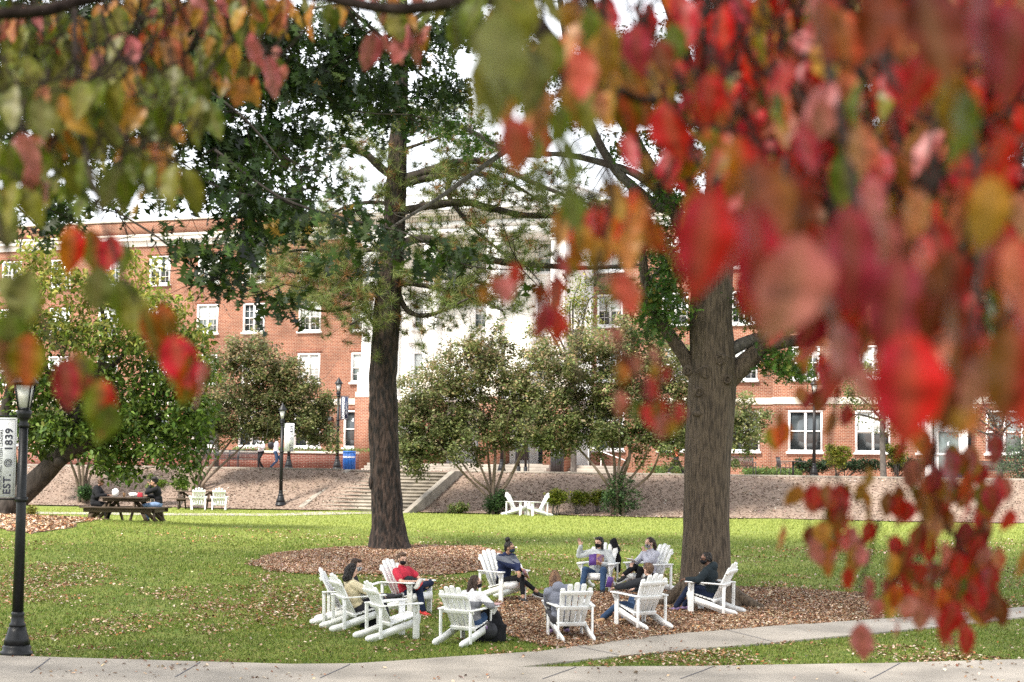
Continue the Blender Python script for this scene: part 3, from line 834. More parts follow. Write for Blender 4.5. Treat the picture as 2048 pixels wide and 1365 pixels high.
# ================================================================ lamp posts with banners
def text_mesh(s, size, mat, name, bold=0.0, space=1.0):
    cu = bpy.data.curves.new('t', 'FONT'); cu.body = s; cu.size = size; cu.align_x = 'CENTER'; cu.align_y = 'CENTER'; cu.offset = bold; cu.extrude = .002; cu.space_character = space; cu.resolution_u = 4
    o = bpy.data.objects.new('t', cu); COL.objects.link(o)
    dg = bpy.context.evaluated_depsgraph_get(); dg.update()
    me = bpy.data.meshes.new_from_object(o.evaluated_get(dg)); bpy.data.objects.remove(o)
    me.name = name; me.materials.clear(); me.materials.append(mat)
    q = bpy.data.objects.new(name, me); COL.objects.link(q); return q
def make_lamp(loc, label, h=4.4, banner=None, group='black lamp posts along the walks'):
    t = empty('street_lamp', loc, 0, label, 'street lamp', group)
    im = M['black_iron']
    b = MB(); b.lathe([(.24, 0), (.24, .07), (.205, .09), (.215, .14), (.19, .17)], seg=24); b.lathe([(.185, .17), (.165, .26), (.135, .36), (.115, .44)], seg=24, flute=.08)
    b.lathe([(.12, .44), (.125, .47), (.10, .50), (.092, .60), (.10, .63), (.085, .66)], seg=20); b.obj('base', im, t, smooth=False)
    b = MB(); b.lathe([(.082, .62), (.072, 2.0), (.064, h - .98)], seg=16, flute=.05); b.lathe([(.08, h - .98), (.085, h - .95), (.06, h - .90), (.075, h - .86), (.11, h - .80), (.115, h - .74), (.09, h - .72)], seg=16); b.obj('pole', im, t)
    g_ = MB(); g_.lathe([(.095, h - .70), (.165, h - .34)], seg=4); o = g_.obj('lamp_glass', M['lamp_glass'], t); o.rotation_euler[2] = R(45)
    f = MB()
    for k in range(4):
        a = R(90 * k); f.tube([(.105 * math.cos(a), .105 * math.sin(a), h - .71), (.178 * math.cos(a), .178 * math.sin(a), h - .33)], [.012], 5, smooth=1)
    f.lathe([(.108, h - .73), (.112, h - .69)], seg=4); f.lathe([(.18, h - .35), (.18, h - .32)], seg=4)
    f.tube([(0, 0, h - .7), (0, 0, h - .5)], [.02], 6, smooth=1)
    o = f.obj('lantern_frame', im, t); o.rotation_euler[2] = R(45)
    c = MB(); c.lathe([(.215, h - .325), (.20, h - .30), (.10, h - .17), (.095, h - .13), (.05, h - .10), (.04, h - .06), (.02, h - .04), (.02, h - .01), (.004, h)], seg=16); c.obj('lamp_cap', im, t)
    if banner:
        side, wd, top, bot, mat, lines, border = banner
        for z in (top + .025, bot - .025):
            a = MB(); a.tube([(0, 0, z), (side * (wd + .16), 0, z)], [.013], 6, smooth=1); a.lathe([(.10, z - .035), (.10, z + .035)], seg=14); a.obj('banner_arm', im, t)
        bb = MB(); cx = side * (.10 + wd / 2); bb.box((cx, 0, (top + bot) / 2), (wd, .006, top - bot)); ba = bb.obj('banner', mat, t)
        if border is not None:
            ln = MB(); y = -.006; i = .025
            for z in (top - i, bot + i): ln.box((cx, y, z), (wd - 2 * i, .003, .006))
            for s in (-1, 1): ln.box((cx + s * (wd / 2 - i), y, (top + bot) / 2), (.006, .003, top - bot - 2 * i))
            ln.obj('border_line', border, ba)
        for s, size, dx, dz, mt, bold, sp in lines:
            if s == '@':                                  # round seal with an open globe
                sl = MB(); n = 24
                for r_ in (size, size * .62):
                    sl.tube([(r_ * math.cos(R(15 * k)), 0, r_ * math.sin(R(15 * k))) for k in range(n + 1)], [size * .09], 5, smooth=1)
                for k in (-.45, 0, .45): sl.box((0, 0, k * size), (size * 1.15, .003, size * .07)); sl.box((k * size, 0, 0), (size * .07, .0032, size * 1.15))
                q = sl.obj('seal', mt, ba); q.location = (cx + dx, -.006, (top + bot) / 2 + dz); continue
            q = text_mesh(s, size, mt, 'lettering', bold, sp); q.parent = ba
            q.location = (cx + dx, -.006, (top + bot) / 2 + dz)
            q.rotation_euler = (R(90), R(-90), 0)
    return t
p = gp(33, 1313)
make_lamp(p, 'tall black lamp post with white banner nearest us, beside the walk', 4.40,
          (-1, .50, 3.56, 2.36, M['white_banner'], [('EST.', .16, .13, -.40, M['print_dark'], .004, 1.1), ('@', .058, .135, -.08, M['print_dark'], 0, 1), ('1839', .16, .14, .27, M['print_dark'], .004, 1.1), ('EDUCATING CITIZEN LEADERS', .062, .025, -.03, M['print_dark'], 0, 1.05)], M['print_grey']))
p = gd(561, 86.0)
make_lamp(p, 'black lamp post with white banner at the foot of the staircase', 4.45,
          (1, .42, 3.56, 2.36, M['white_banner'], [('EST.', .19, .10, -.42, M['print_dark'], .006, 1.1), ('@', .07, .10, -.06, M['print_grey'], 0, 1), ('1839', .19, .10, .30, M['print_dark'], .006, 1.1), ('EDUCATING CITIZEN LEADERS', .07, -.09, -.02, M['print_grey'], 0, 1.05)], None))
p = gd(674, 94.0)
make_lamp(p, 'black lamp post with navy banner beside the blue recycling bin', 4.42,
          (1, .38, 3.50, 2.42, M['navy_banner'], [('LONGWOOD', .16, -.05, 0, M['print_white'], .008, 1.0), ('UNIVERSITY', .075, .09, 0, M['print_white'], 0, 1.55)], M['print_white']))
make_lamp(gd(577, 97.5), 'black lamp post half hidden behind the white banner, on the terrace', 4.4)
make_lamp(gd(1003, 97.0), 'black lamp post rising through the crape myrtle before the portico', 6.6)
make_lamp(gd(1628, 91.5), 'black lamp post in front of the ground-floor window of the right wing', 4.6)
make_lamp(gd(1939, 95), 'black lamp post by the long bench at the right end', 4.4)

# ================================================================ bins, benches, bollards
def make_bin(loc, label, mat, word=None, h=.92, r=.29):
    t = empty('trash_bin', loc, 0, label, 'bin', 'slatted litter bins on the terrace')
    b = MB(); b.lathe([(r * .93, .03), (r * .93, h - .1), (r * .6, h - .1)], seg=24); b.obj('liner', mat, t)
    s = MB()
    for k in range(26):
        a = 2 * math.pi * k / 26; s.box((r * math.cos(a), r * math.sin(a), h / 2), (.012, .045, h - .06), Matrix.Rotation(a, 3, 'Z'))
    s.obj('slats', mat, t)
    q = MB(); q.lathe([(r * 1.03, h - .10), (r * 1.05, h - .02), (r * .98, h), (r * .6, h), (r * .6, h - .06)], seg=24); q.lathe([(r * 1.03, 0), (r * 1.03, .05)], seg=24); q.obj('rim', mat, t)
    if word:
        n = len(word)
        for k, ch in enumerate(word):
            if ch == ' ': continue
            a = R(-90 + (k - (n - 1) / 2) * 8.6)
            o = text_mesh(ch, .10, M['print_white'], 'lettering', .006); o.parent = t
            o.location = ((r + .016) * math.cos(a), (r + .016) * math.sin(a), h * .69); o.rotation_euler = (R(90), 0, a + R(90))
    return t
make_bin(gd(698, 93.0), 'blue slatted recycling bin with white lettering at the stair top', M['blue_plastic'], 'RECYCLING ONLY')
make_bin(gd(1114, 92.5), 'black slatted litter bin in front of the brick pier', M['dark_steel'], None, 1.15, .31)
make_bin(gd(1929, 92.0), 'blue slatted bin at the right end near the white entrance', M['blue_plastic'], None, .98, .32)
for px, D, lab in ((1037, 92.0, 'short black bollard nearer the bank edge, left of its pair'), (1051, 95.0, 'short black bollard standing a little farther back on the terrace')):
    t = empty('bollard', gd(px, D), 0, lab, 'bollard', 'black bollards before the portico')
    b = MB(); b.lathe([(.12, 0), (.12, .06), (.09, .10), (.10, .28), (.075, .32)], seg=16); b.obj('base', M['black_iron'], t)
    b = MB(); b.lathe([(.062, .3), (.055, 1.25), (.075, 1.27), (.07, 1.32), (.02, 1.40)], seg=14, flute=.06); b.obj('post', M['black_iron'], t)
# dark notice board between the bollards' trees
t = empty('notice_board', gd(1044, 99), 0, 'dark notice board on two posts behind the bollards', 'sign')
b = MB(); b.box((0, 0, 1.2), (.62, .08, 1.1)); b.obj('panel', M['black_plastic'], t)
for s in (-1, 1): b = MB(); b.box((s * .33, 0, .9), (.05, .08, 1.8)); b.obj('leg', M['dark_steel'], t)
def make_bench(loc, h, label, L=1.8, mat=None):
    mat = mat or M['dark_steel']
    t = empty('metal_bench', loc, rz(h), label, 'bench', 'dark slatted metal benches on the terrace')
    s = MB()
    for k in range(int(L / .055)): s.box((-L / 2 + (k + .5) * .055, .02, .44), (.034, .44, .016))
    s.obj('seat', mat, t)
    s = MB()
    for k in range(int(L / .055)): s.box((-L / 2 + (k + .5) * .055, -.24, .70), (.034, .016, .44), Euler((.2, 0, 0)).to_matrix())
    for z, y in ((.49, -.20), (.91, -.285)): s.box((0, y, z), (L, .035, .035))
    s.obj('backrest', mat, t)
    for q in (-1, 1):
        f = MB(); x = q * L / 2
        f.tube([(x, .26, 0), (x, .25, .62), (x, .18, .655), (x, -.24, .655)], [.022], 6); f.tube([(x, -.24, 0), (x, -.21, .45), (x, -.29, .93)], [.022], 6); f.tube([(x, .25, .43), (x, -.21, .43)], [.02], 6, smooth=1)
        f.obj('leg', mat, t)
    return t
make_bench(gd(378, 95.5), 185, 'dark slatted bench behind the walking pair, at the left')
make_bench(gd(440, 95.0), 180, 'dark slatted bench beside the thin tree trunk on the terrace', 1.7)
make_bench(gd(488, 96.3), 180, 'dark slatted bench mostly hidden behind the white banner', 1.5)
make_bench(gd(1480, 91.8), 172, 'dark slatted bench just right of the oak trunk', 1.35)
make_bench(gd(1992, 95.5), 180, 'long dark slatted bench at the far right end', 2.6)
# cafe chair and table
t = empty('metal_chair', gd(1566, 91.3), rz(75), 'dark metal cafe chair facing the small table', 'chair')
b = MB(); b.box((0, .02, .44), (.46, .44, .03)); b.obj('seat', M['dark_steel'], t, bevel=.01)
b = MB()
for k in range(6): b.box((-.2 + k * .08, -.22, .68), (.055, .02, .42), Euler((.15, 0, 0)).to_matrix())
b.box((0, -.255, .9), (.48, .03, .05)); b.obj('backrest', M['dark_steel'], t)
for sx in (-1, 1):
    for sy in (-1, 1): b = MB(); b.tube([(sx * .24, sy * .22, 0), (sx * .21, sy * .2, .44)], [.014], 6, smooth=1); b.obj('leg', M['dark_steel'], t)
    b = MB(); b.tube([(sx * .24, -.23, .44), (sx * .25, -.2, .64), (sx * .25, .2, .64), (sx * .24, .22, .44)], [.014], 6); b.obj('armrest', M['dark_steel'], t)
t = empty('metal_table', gd(1586, 91.9), 0, 'dark square cafe table beside the metal chair', 'table')
b = MB(); b.box((0, 0, .74), (1.1, .9, .035)); b.obj('tabletop', M['dark_steel'], t, bevel=.005)
b = MB(); b.tube([(0, 0, 0), (0, 0, .73)], [.05], 10, smooth=1); b.lathe([(.3, 0), (.28, .03), (.06, .06)], seg=16); b.obj('pedestal', M['dark_steel'], t)

# ================================================================ picnic tables
def make_picnic(loc, h, label, L=1.95):
    t = empty('picnic_table', loc, rz(h), label, 'picnic table')
    wm = M['table_wood']
    b = MB()
    for k in range(5): b.box((0, -.32 + k * .16, .755), (L, .148, .042))
    b.obj('tabletop', wm, t, bevel=.004)
    for s in (-1, 1):
        b = MB()
        for k in range(2): b.box((0, s * (.62 + k * .15), .445), (L + .05, .14, .042))
        b.obj('seat', wm, t, bevel=.004)
    for q in (-1, 1):
        x = q * (L / 2 - .36); f = MB()
        f.box((x + q * .045, 0, .395), (.042, 1.62, .12)); f.box((x + q * .045, 0, .70), (.042, .74, .10)); f.obj('cross_beam', wm, t)
        for s in (-1, 1):
            l = MB(); l.beam((x, s * .66, .0), (x, s * .22, .735), .04, .12, (0, 1, .5)); l.obj('leg', wm, t)
        l = MB(); l.beam((x - q * .03, 0, .69), (x - q * .5, 0, .70 - .28), .04, .085); l.obj('brace', wm, t)
    return t
def make_square_picnic(loc, h, label):
    t = empty('picnic_table', loc, rz(h), label, 'picnic table'); wm = M['table_wood']
    b = MB()
    for k in range(9): b.box((0, -.60 + k * .15, .755), (1.36, .142, .045))
    b.obj('tabletop', wm, t, bevel=.004)
    f = MB()
    for s in (-1, 1): f.box((0, s * .58, .685), (1.2, .045, .10)); f.box((s * .58, 0, .684), (.045, 1.1, .10))
    f.obj('apron', wm, t)
    for k in range(4):
        Rm = np.array(Matrix.Rotation(R(90 * k), 3, 'Z')); L = 2.36 if k % 2 == 0 else 1.5
        b = MB()
        for j in range(2): b.box(Rm @ np.array([0, -.93 - j * .14, .455]), (L, .132, .045), Rm)
        b.obj('seat', wm, t, bevel=.004)
        b = MB(); b.box(Rm @ np.array([0, -1.04, .37]), (L - .22, .045, .12), Rm); b.obj('seat_apron', wm, t, bevel=.004)
        for q in (-1, 1):
            l = MB(); l.beam(Rm @ np.array([q * .40, -1.10, 0]), Rm @ np.array([q * .40, -.30, .73]), .045, .12, Rm @ np.array([0, 1, .5])); l.obj('leg', wm, t)
            l = MB(); l.beam(Rm @ np.array([q * .95 if k % 2 == 0 else q * .6, -1.06, 0]), Rm @ np.array([q * .70 if k % 2 == 0 else q * .45, -.98, .43]), .045, .11, Rm @ np.array([1, 0, .2])); l.obj('bench_leg', wm, t)
    return t
tp = gd(252, 62.5)
TABLE = Matrix.Translation(tuple(tp)) @ Matrix.Rotation(rz(4), 4, 'Z')
make_square_picnic(tp, 4, 'brown square picnic table with benches on all sides, two people at it')
make_picnic(gd(392, 84.2), 4, 'weathered picnic table behind the two far white chairs', 1.9)
def on_table(x, y, z=.778): return TABLE @ Vector((x, y, z))
M['paper_white'] = pmat('paper_white', (.75, .74, .72), .8, .1, 10)
M['paper_tan'] = pmat('paper_tan', (.45, .27, .14), .8, .1, 10)
M['paper_red'] = pmat('paper_red', (.42, .03, .05), .6, .1, 10)
def lump(name, c, r, mat, label, cat, group=None, seed=0):
    b = MB(); b.ball((0, 0, r[2] * .9), r, None, 12, 8); v = b.v[0]; q = np.random.default_rng(seed); v *= 1 + q.normal(0, .12, (len(v), 1)); v[:, 2] = np.maximum(v[:, 2], 0)
    return tag(b.obj(name, mat, loc=tuple(c)), label, cat, group)
lump('paper_bag', on_table(-.35, -.05), (.11, .09, .13), M['paper_white'], 'crumpled white paper bag at the left end of the picnic table', 'bag', None, 1)
lump('food_wrapper', on_table(.22, .02), (.15, .10, .07), M['paper_white'], 'crumpled white food wrapper in the middle of the picnic table', 'wrapper', None, 2)
b = MB(); b.lathe([(.032, 0), (.043, .12), (.046, .125)], seg=14); tag(b.obj('paper_cup', M['paper_tan'], loc=tuple(on_table(-.05, -.12)), smooth=True), 'small tan paper cup standing on the picnic table', 'cup')
b = MB(); b.box((0, 0, .07), (.17, .1, .14), taper=.9); tag(b.obj('snack_box', M['paper_red'], loc=tuple(on_table(.42, .02)), bevel=.01), 'red snack box on the picnic table beside the bun-haired diner', 'box')
# ================================================================ people
def cloth(name, c, var=.12, sc=9, bump=.25):
    return pmat(name, c, .85, var, sc, bump, 26, spec=.15)
SKIN = {'fair': pmat('skin_fair', (.58, .36, .27), .55, .06, 12), 'tan': pmat('skin_tan', (.42, .24, .16), .55, .06, 12), 'brown': pmat('skin_brown', (.20, .10, .065), .5, .06, 12)}
HAIR = {'black': pmat('hair_black', (.016, .012, .011), .5, .4, 30, .5, 60, stretch=(1, 1, .3)), 'dark': pmat('hair_dark', (.045, .025, .017), .5, .4, 30, .5, 60, stretch=(1, 1, .3)),
        'brown': pmat('hair_brown', (.11, .06, .035), .5, .4, 30, .5, 60, stretch=(1, 1, .3)), 'blond': pmat('hair_blond', (.27, .15, .075), .5, .5, 14, .5, 60, stretch=(1, 1, .3), col2=(.10, .05, .03))}
M['eye'] = pmat('eye_dark', (.02, .015, .012), .3, .1, 5)
M['mask_black'] = cloth('mask_black', (.012, .012, .014)); M['mask_navy'] = cloth('mask_navy', (.02, .035, .055))
M['mask_dots'] = pmat('mask_dots', (.55, .55, .57), .8, .1, 70, col2=(.015, .015, .02), contrast=(.52, .56), detail=1)

def ik(a, c, l1, l2, pole):
    a = np.array(a, float); c = np.array(c, float); d = c - a; L = np.linalg.norm(d); u = d / L
    L2 = min(L, (l1 + l2) * .995)
    if L > L2: c = a + u * L2
    x = (l1 * l1 - l2 * l2 + L2 * L2) / (2 * L2); h = math.sqrt(max(l1 * l1 - x * x, 1e-6))
    p = np.array(pole, float); p = p - u * (p @ u); p /= np.linalg.norm(p) + 1e-9
    return a + u * x + p * h, c

def frame_from(fwd, up=(0, 0, 1)):
    f = np.array(fwd, float); f /= np.linalg.norm(f); u = np.array(up, float); u = u - f * (u @ f); u /= np.linalg.norm(u); r = np.cross(f, u)
    return np.stack([r, f, u], 1)

def hand(mb, w, fdir, palm_n, s=1.0, curl=.6, thumb=1):
    """palm, four unequal bent fingers and a thumb from the side of the palm"""
    f = np.array(fdir, float); f /= np.linalg.norm(f); n = np.array(palm_n, float); n = n - f * (n @ f); n /= np.linalg.norm(n); r = np.cross(f, n)
    w = np.array(w, float)
    Mx = np.stack([r, f, n], 1)
    mb.ball(w + f * .045 * s, (.040 * s, .052 * s, .017 * s), Mx, 10, 7)
    for k, ln in enumerate((.068, .078, .073, .056)):
        b0 = w + f * .082 * s + r * (-.029 + k * .0195) * s * thumb; d = f.copy(); p = b0; rr = .0088 * s
        for j in range(3):
            c = math.cos(curl * .5); q = math.sin(curl * .5); d = d * c - n * q if False else (d * c + (-n) * q); d /= np.linalg.norm(d)
            e = p + d * ln * s / 2.6; mb.cap(p, e, rr, rr * .92, 7); p = e; rr *= .92
    t0 = w + f * .03 * s - r * .034 * s * thumb; d = f * .6 - r * .75 * thumb - n * .25; d /= np.linalg.norm(d)
    t1 = t0 + d * .036 * s; mb.cap(t0, t1, .012 * s, .0105 * s, 7); d2 = f * .85 - r * .3 * thumb - n * .4; d2 /= np.linalg.norm(d2); mb.cap(t1, t1 + d2 * .03 * s, .0105 * s, .009 * s, 7)

def person(base, label, cfg, group=None):
    """a seated or standing figure in the local frame of `base` (x right, y ahead, z up).  cfg holds the pose and the clothes"""
    g = cfg.get
    s = g('s', .93)
    hip = np.array(g('hip', (0, .09, .33)), float)
    lean = g('lean', .30); side = g('side', 0.0); tw = g('twist', 0.0)
    up = np.array([math.sin(side), -math.sin(lean), math.cos(lean)]); up /= np.linalg.norm(up)
    bend = g('bend', .14)                     # the upper back curls forward of the lower back
    up2 = up + np.array([0, bend, 0]); up2 /= np.linalg.norm(up2)
    fem = g('fem', False)
    right = np.array([math.cos(tw), -math.sin(tw), 0]); right = right - up2 * (right @ up2); right /= np.linalg.norm(right); fw = np.cross(up2, right)
    waist = hip + up * .17 * s; chest = hip + up * .22 * s + up2 * .13 * s; sh = hip + up * .22 * s + up2 * .27 * s; neck = sh + up2 * .055 * s
    nkd = up2 + np.array([0, g('poke', .30), 0]); nkd /= np.linalg.norm(nkd)
    yaw = g('yaw', 0.0); pit = g('pitch', -.05)       # yaw > 0 looks to the sitter's right
    hf = np.array([math.sin(yaw) * math.cos(pit), math.cos(yaw) * math.cos(pit), math.sin(pit)])
    H = frame_from(hf, (0.12 * g('tilt', 0), 0, 1))
    hc = neck + nkd * .155 * s + H[:, 1] * .015
    sw = (.165 if fem else .185) * s
    S = {q: sh + right * sw * q - up2 * .015 for q in (-1, 1)}
    E = {}; W = {}
    hands = g('hands'); 
    for q, hd in ((-1, hands[0]), (1, hands[1])):
        pole = hd[1] if len(hd) > 1 and hd[1] is not None else (q * .75, -.55, -.5)
        E[q], W[q] = ik(S[q], hd[0], .285 * s, .25 * s, pole)
    hipw = .088 * s
    Hj = {q: hip + np.array([q * hipw, .0, -.01]) for q in (-1, 1)}
    K = {}; A = {}
    feet = g('feet')
    for q, ft in ((-1, feet[0]), (1, feet[1])):
        pole = ft[1] if len(ft) > 1 and ft[1] is not None else (q * .15, .45, 1.0)
        K[q], A[q] = ik(Hj[q], ft[0], .435 * s, .425 * s, pole)
    # ---- bare body: one continuous skin
    b = MB()
    b.cap(hip, waist, .11, .10); b.cap(waist, chest, .10, .115); b.cap(chest, sh, .105, .07); b.cap(S[-1], S[1], .05, .05)
    b.cap(sh, neck, .062, .05); b.cap(neck - nkd * .02, hc - H[:, 2] * .05 - H[:, 1] * .01, .050 * s, .047 * s)
    def hp(x, y, z): return hc + H @ (np.array([x, y, z]) * s)
    b.ball(hp(0, -.006, .022), np.array([.076, .097, .095]) * s, H); b.ball(hp(0, .022, -.048), np.array([.060, .068, .068]) * s, H); b.ball(hp(0, .045, -.088), np.array([.030, .028, .025]) * s, H)
    b.cap(hp(0, .088, .012), hp(0, .104, -.022), .011 * s, .015 * s, 8)                    # nose
    b.cap(hp(-.045, .082, .030), hp(.045, .082, .030), .012 * s, .012 * s, 8)              # brow
    b.ball(hp(0, .083, -.062), np.array([.026, .012, .010]) * s, H, 10, 6)                 # lips
    for q in (-1, 1):
        b.ball(hp(q * .078, -.008, -.010), np.array([.010, .022, .033]) * s, H, 10, 7)     # ears
        b.cap(S[q], E[q], .046 * s, .038 * s); b.cap(E[q], W[q], .038 * s, .026 * s)
        b.cap(Hj[q], K[q], .082 * s, .055 * s); b.cap(K[q], A[q], .052 * s, .036 * s)
        cm = K[q] + (A[q] - K[q]) * .3 ; b.ball(cm + np.array([0, -.012, 0]), (.054 * s, .054 * s, .10 * s), None, 10, 7)
    skin = remesh(b, .012, 3)
    for q in (-1, 1):
        hd = hands[0 if q < 0 else 1]
        fd = hd[2] if len(hd) > 2 and hd[2] is not None else (W[q] - E[q])
        pn = hd[3] if len(hd) > 3 else (0, 0, 1)
        hm = MB(); hm.cap(E[q] + (W[q] - E[q]) * .85, W[q] + np.array(fd) / np.linalg.norm(fd) * .03, .027 * s, .024 * s, 8); hand(hm, W[q], fd, pn, s, g('curl', .7), q)
        for v, f, m_ in zip(hm.v, [None] * len(hm.v), hm.v): pass
        off = skin.n
        skin.v += hm.v; skin.n += hm.n; skin.f += [f + off for f in hm.f]; skin.m += hm.m
    o = skin.obj('person', SKIN[g('skin', 'fair')], smooth=True)
    o.matrix_world = base
    tag(o, label, 'person', group)
    def part(name, mb, mat, vox=.012, sm=3, raw=False):
        m2 = mb if raw else remesh(mb, vox, sm)
        return m2.obj(name, mat, o, smooth=True)
    # ---- eyes, brows
    for q in (-1, 1):
        e = MB(); e.ball(hp(q * .031, .083, .008), np.array([.012, .008, .006]) * s, H, 8, 6); part('eye', e, M['eye'], raw=True)
    # ---- top
    top = g('top')
    if top:
        name, mat, sleeve = top[:3]; th = top[3] if len(top) > 3 else .018
        t = MB(); k = 1.0 if not fem else .93
        Ht = np.stack([right, fw, up2], 1)
        t.ball(hip + up * .05, ((.158 + th * .6) * k, .125 + th * .5, .12), np.stack([right, fw, up], 1)); t.ball(waist + up * .01, ((.142 + th * .7) * k, .112 + th * .5, .14), Ht)
        t.ball(chest + up2 * .02 + fw * .006, ((.165 + th) * k, .112 + th * .7, .165), Ht); t.cap(S[-1] + up2 * .0, S[1], .056 + th * .6, .056 + th * .6)
        t.cap(sh - up2 * .03, neck - up2 * .012, .085 + th * .4, .058 + th * .3)
        for q in (-1, 1):
            t.cap(S[q], E[q] if sleeve > .5 else S[q] + (E[q] - S[q]) * .62, .056 * s + th, (.046 if sleeve > .5 else .056) * s + th)
            if sleeve > .5: t.cap(E[q], E[q] + (W[q] - E[q]) * (.96 if sleeve >= 1 else .75), .044 * s + th, .031 * s + th * .7)
        if g('hood'): 
            t.ball(sh - fw * .075 + up2 * .045, (.105, .075, .085), Ht); t.cap(sh - right * .085 + up2 * .04 - fw * .02, sh + right * .085 + up2 * .04 - fw * .02, .045, .045)
        if g('collar'): t.cap(neck - up2 * .01 - right * .03, neck - up2 * .01 + right * .03, .062, .062)
        tm = remesh(t, .0125, 3)
        V = np.concatenate(tm.v); nn = vnoise(V[:, 0] * 3 + V[:, 1] * 2 + 9, V[:, 2] * 3 + V[:, 1] + 9, .16, 5) - .5
        V += (V - (hip + up * .2)) * (nn * .035)[:, None]; tm.v = [V]
        tt = tm.obj(name, mat, o, smooth=True)
        if g('yoke'):                                     # shoulders in a second colour
            cm = np.dot(V - chest, up2); me = tt.data; me.materials.append(g('yoke')[0]); z0 = g('yoke')[1]
            ctr = np.zeros(len(me.polygons) * 3); me.polygons.foreach_get('center', ctr); ctr = ctr.reshape(-1, 3)
            hgt = (ctr - chest) @ up2; rr = np.abs((ctr - chest) @ right)
            me.polygons.foreach_set('material_index', ((hgt > z0) & (hgt < g('yoke')[2])).astype(np.int32)); me.update()
    # ---- trousers
    tr = g('legs')
    if tr:
        name, mat, th = tr[:3]; frac = tr[3] if len(tr) > 3 else .97
        t = MB(); t.ball(hip + np.array([0, 0, -.0]), (.165 + th * .5, .125 + th * .4, .12), None); t.cap(Hj[-1], Hj[1], .10 + th * .4, .10 + th * .4)
        for q in (-1, 1):
            t.cap(Hj[q], K[q], .088 * s + th, .062 * s + th * .9); t.cap(K[q], K[q] + (A[q] - K[q]) * frac, .058 * s + th * .9, .042 * s + th)
        part(name, t, mat)
    # ---- shoes
    sho = g('shoes')
    for q, ft in ((-1, feet[0]), (1, feet[1])):
        fd = np.array(ft[2] if len(ft) > 2 and ft[2] is not None else (0, 1, -.12), float); fd /= np.linalg.norm(fd)
        upf = A[q] - K[q]; upf = -upf / np.linalg.norm(upf); F = frame_from(fd, upf if abs(fd @ upf) < .9 else (0, 0, 1)); a = A[q] - F[:, 2] * .028
        t = MB(); t.cap(a + F @ (0, -.035, -.005), a + F @ (0, .02, -.01), .042, .042); t.cap(a + F @ (0, .02, -.022), a + F @ (0, .15, -.035), .041, .031); t.ball(a + F @ (0, .09, -.03), (.047, .09, .033), F, 10, 7)
        sh_ = part('shoe', t, sho[0], .009, 2)
        t = MB(); ol = [(-.034, -.085), (.034, -.085), (.044, -.03), (.04, .04), (.05, .11), (.04, .175), (.0, .195), (-.04, .175), (-.05, .11), (-.04, .04), (-.044, -.03)]
        nn = len(ol); v = [a + F @ (x, y, -.052) for x, y in ol] + [a + F @ (x, y, -.072) for x, y in ol]
        t.add(v, [tuple(range(nn)), tuple(range(2 * nn - 1, nn - 1, -1))] + [(i + nn, (i + 1) % nn + nn, (i + 1) % nn, i) for i in range(nn)]); t.obj('sole', sho[1], sh_)
    # ---- hair
    hs, hm = g('hair', ('short', 'dark')); hmat = HAIR[hm]
    t = MB(); t.ball(hp(0, -.022, .036), np.array([.085, .094, .097]) * s, H)
    if hs == 'short': t.ball(hp(0, -.045, -.005), np.array([.074, .06, .07]) * s, H); t.ball(hp(0, .04, .09), np.array([.06, .05, .035]) * s, H)
    if hs == 'curly':
        for k in range(26):
            a, z = k * 2.4, -.05 + .16 * (k / 26); t.ball(hp(.078 * math.cos(a) * (1 - .25 * k / 26), -.03 + .075 * math.sin(a) * (1 - .2 * k / 26), z), .028 * s, None, 8, 6)
    if hs == 'mid':
        for q in (-1, 1): t.cap(hp(q * .066, -.02, .0), hp(q * .076, -.03, -.12), .034 * s, .026 * s)
        t.cap(hp(0, -.075, .0), hp(0, -.075, -.13), .06 * s, .045 * s); t.ball(hp(0, .05, .09), np.array([.065, .045, .03]) * s, H)
    if hs == 'bob':
        for q in (-1, 1): t.cap(hp(q * .068, -.015, .0), hp(q * .082, -.02, -.15), .038 * s, .03 * s)
        t.cap(hp(0, -.07, .0), hp(0, -.08, -.16), .07 * s, .06 * s); t.cap(hp(-.05, -.07, -.05), hp(-.055, -.075, -.16), .05 * s, .04 * s); t.cap(hp(.05, -.07, -.05), hp(.055, -.075, -.16), .05 * s, .04 * s)
    if hs == 'long':
        for q in (-1, 1): t.cap(hp(q * .07, -.02, .0), hp(q * .078, -.04, -.2), .032 * s, .034 * s)
        t.cap(hp(0, -.08, .0), hp(0, -.10, -.22), .06 * s, .07 * s); t.cap(hp(0, -.10, -.2), hp(0, -.125, -.36), .07 * s, .03 * s)
    if hs == 'bun':
        t.ball(hp(0, -.05, .165), np.array([.058, .056, .050]) * s, H); t.cap(hp(0, -.03, .1), hp(0, -.045, .15), .05 * s, .035 * s); t.ball(hp(0, -.085, -.03), np.array([.045, .03, .05]) * s, H)
    if hs == 'puff': t.ball(hp(0, -.02, .12), np.array([.10, .095, .07]) * s, H); t.ball(hp(0, -.1, .07), np.array([.06, .05, .06]) * s, H)
    if hs == 'pony': t.ball(hp(0, -.105, .055), .036 * s); t.cap(hp(0, -.115, .05), hp(0, -.155, -.07), .038 * s, .045 * s); t.cap(hp(0, -.155, -.07), hp(0, -.15, -.22), .045 * s, .018 * s)
    hmb = remesh(t, .010, 1); V = np.concatenate(hmb.v); V += RNG.normal(0, .0045, V.shape); hmb.v = [V]
    hmb.obj('hair', hmat, o, smooth=True)
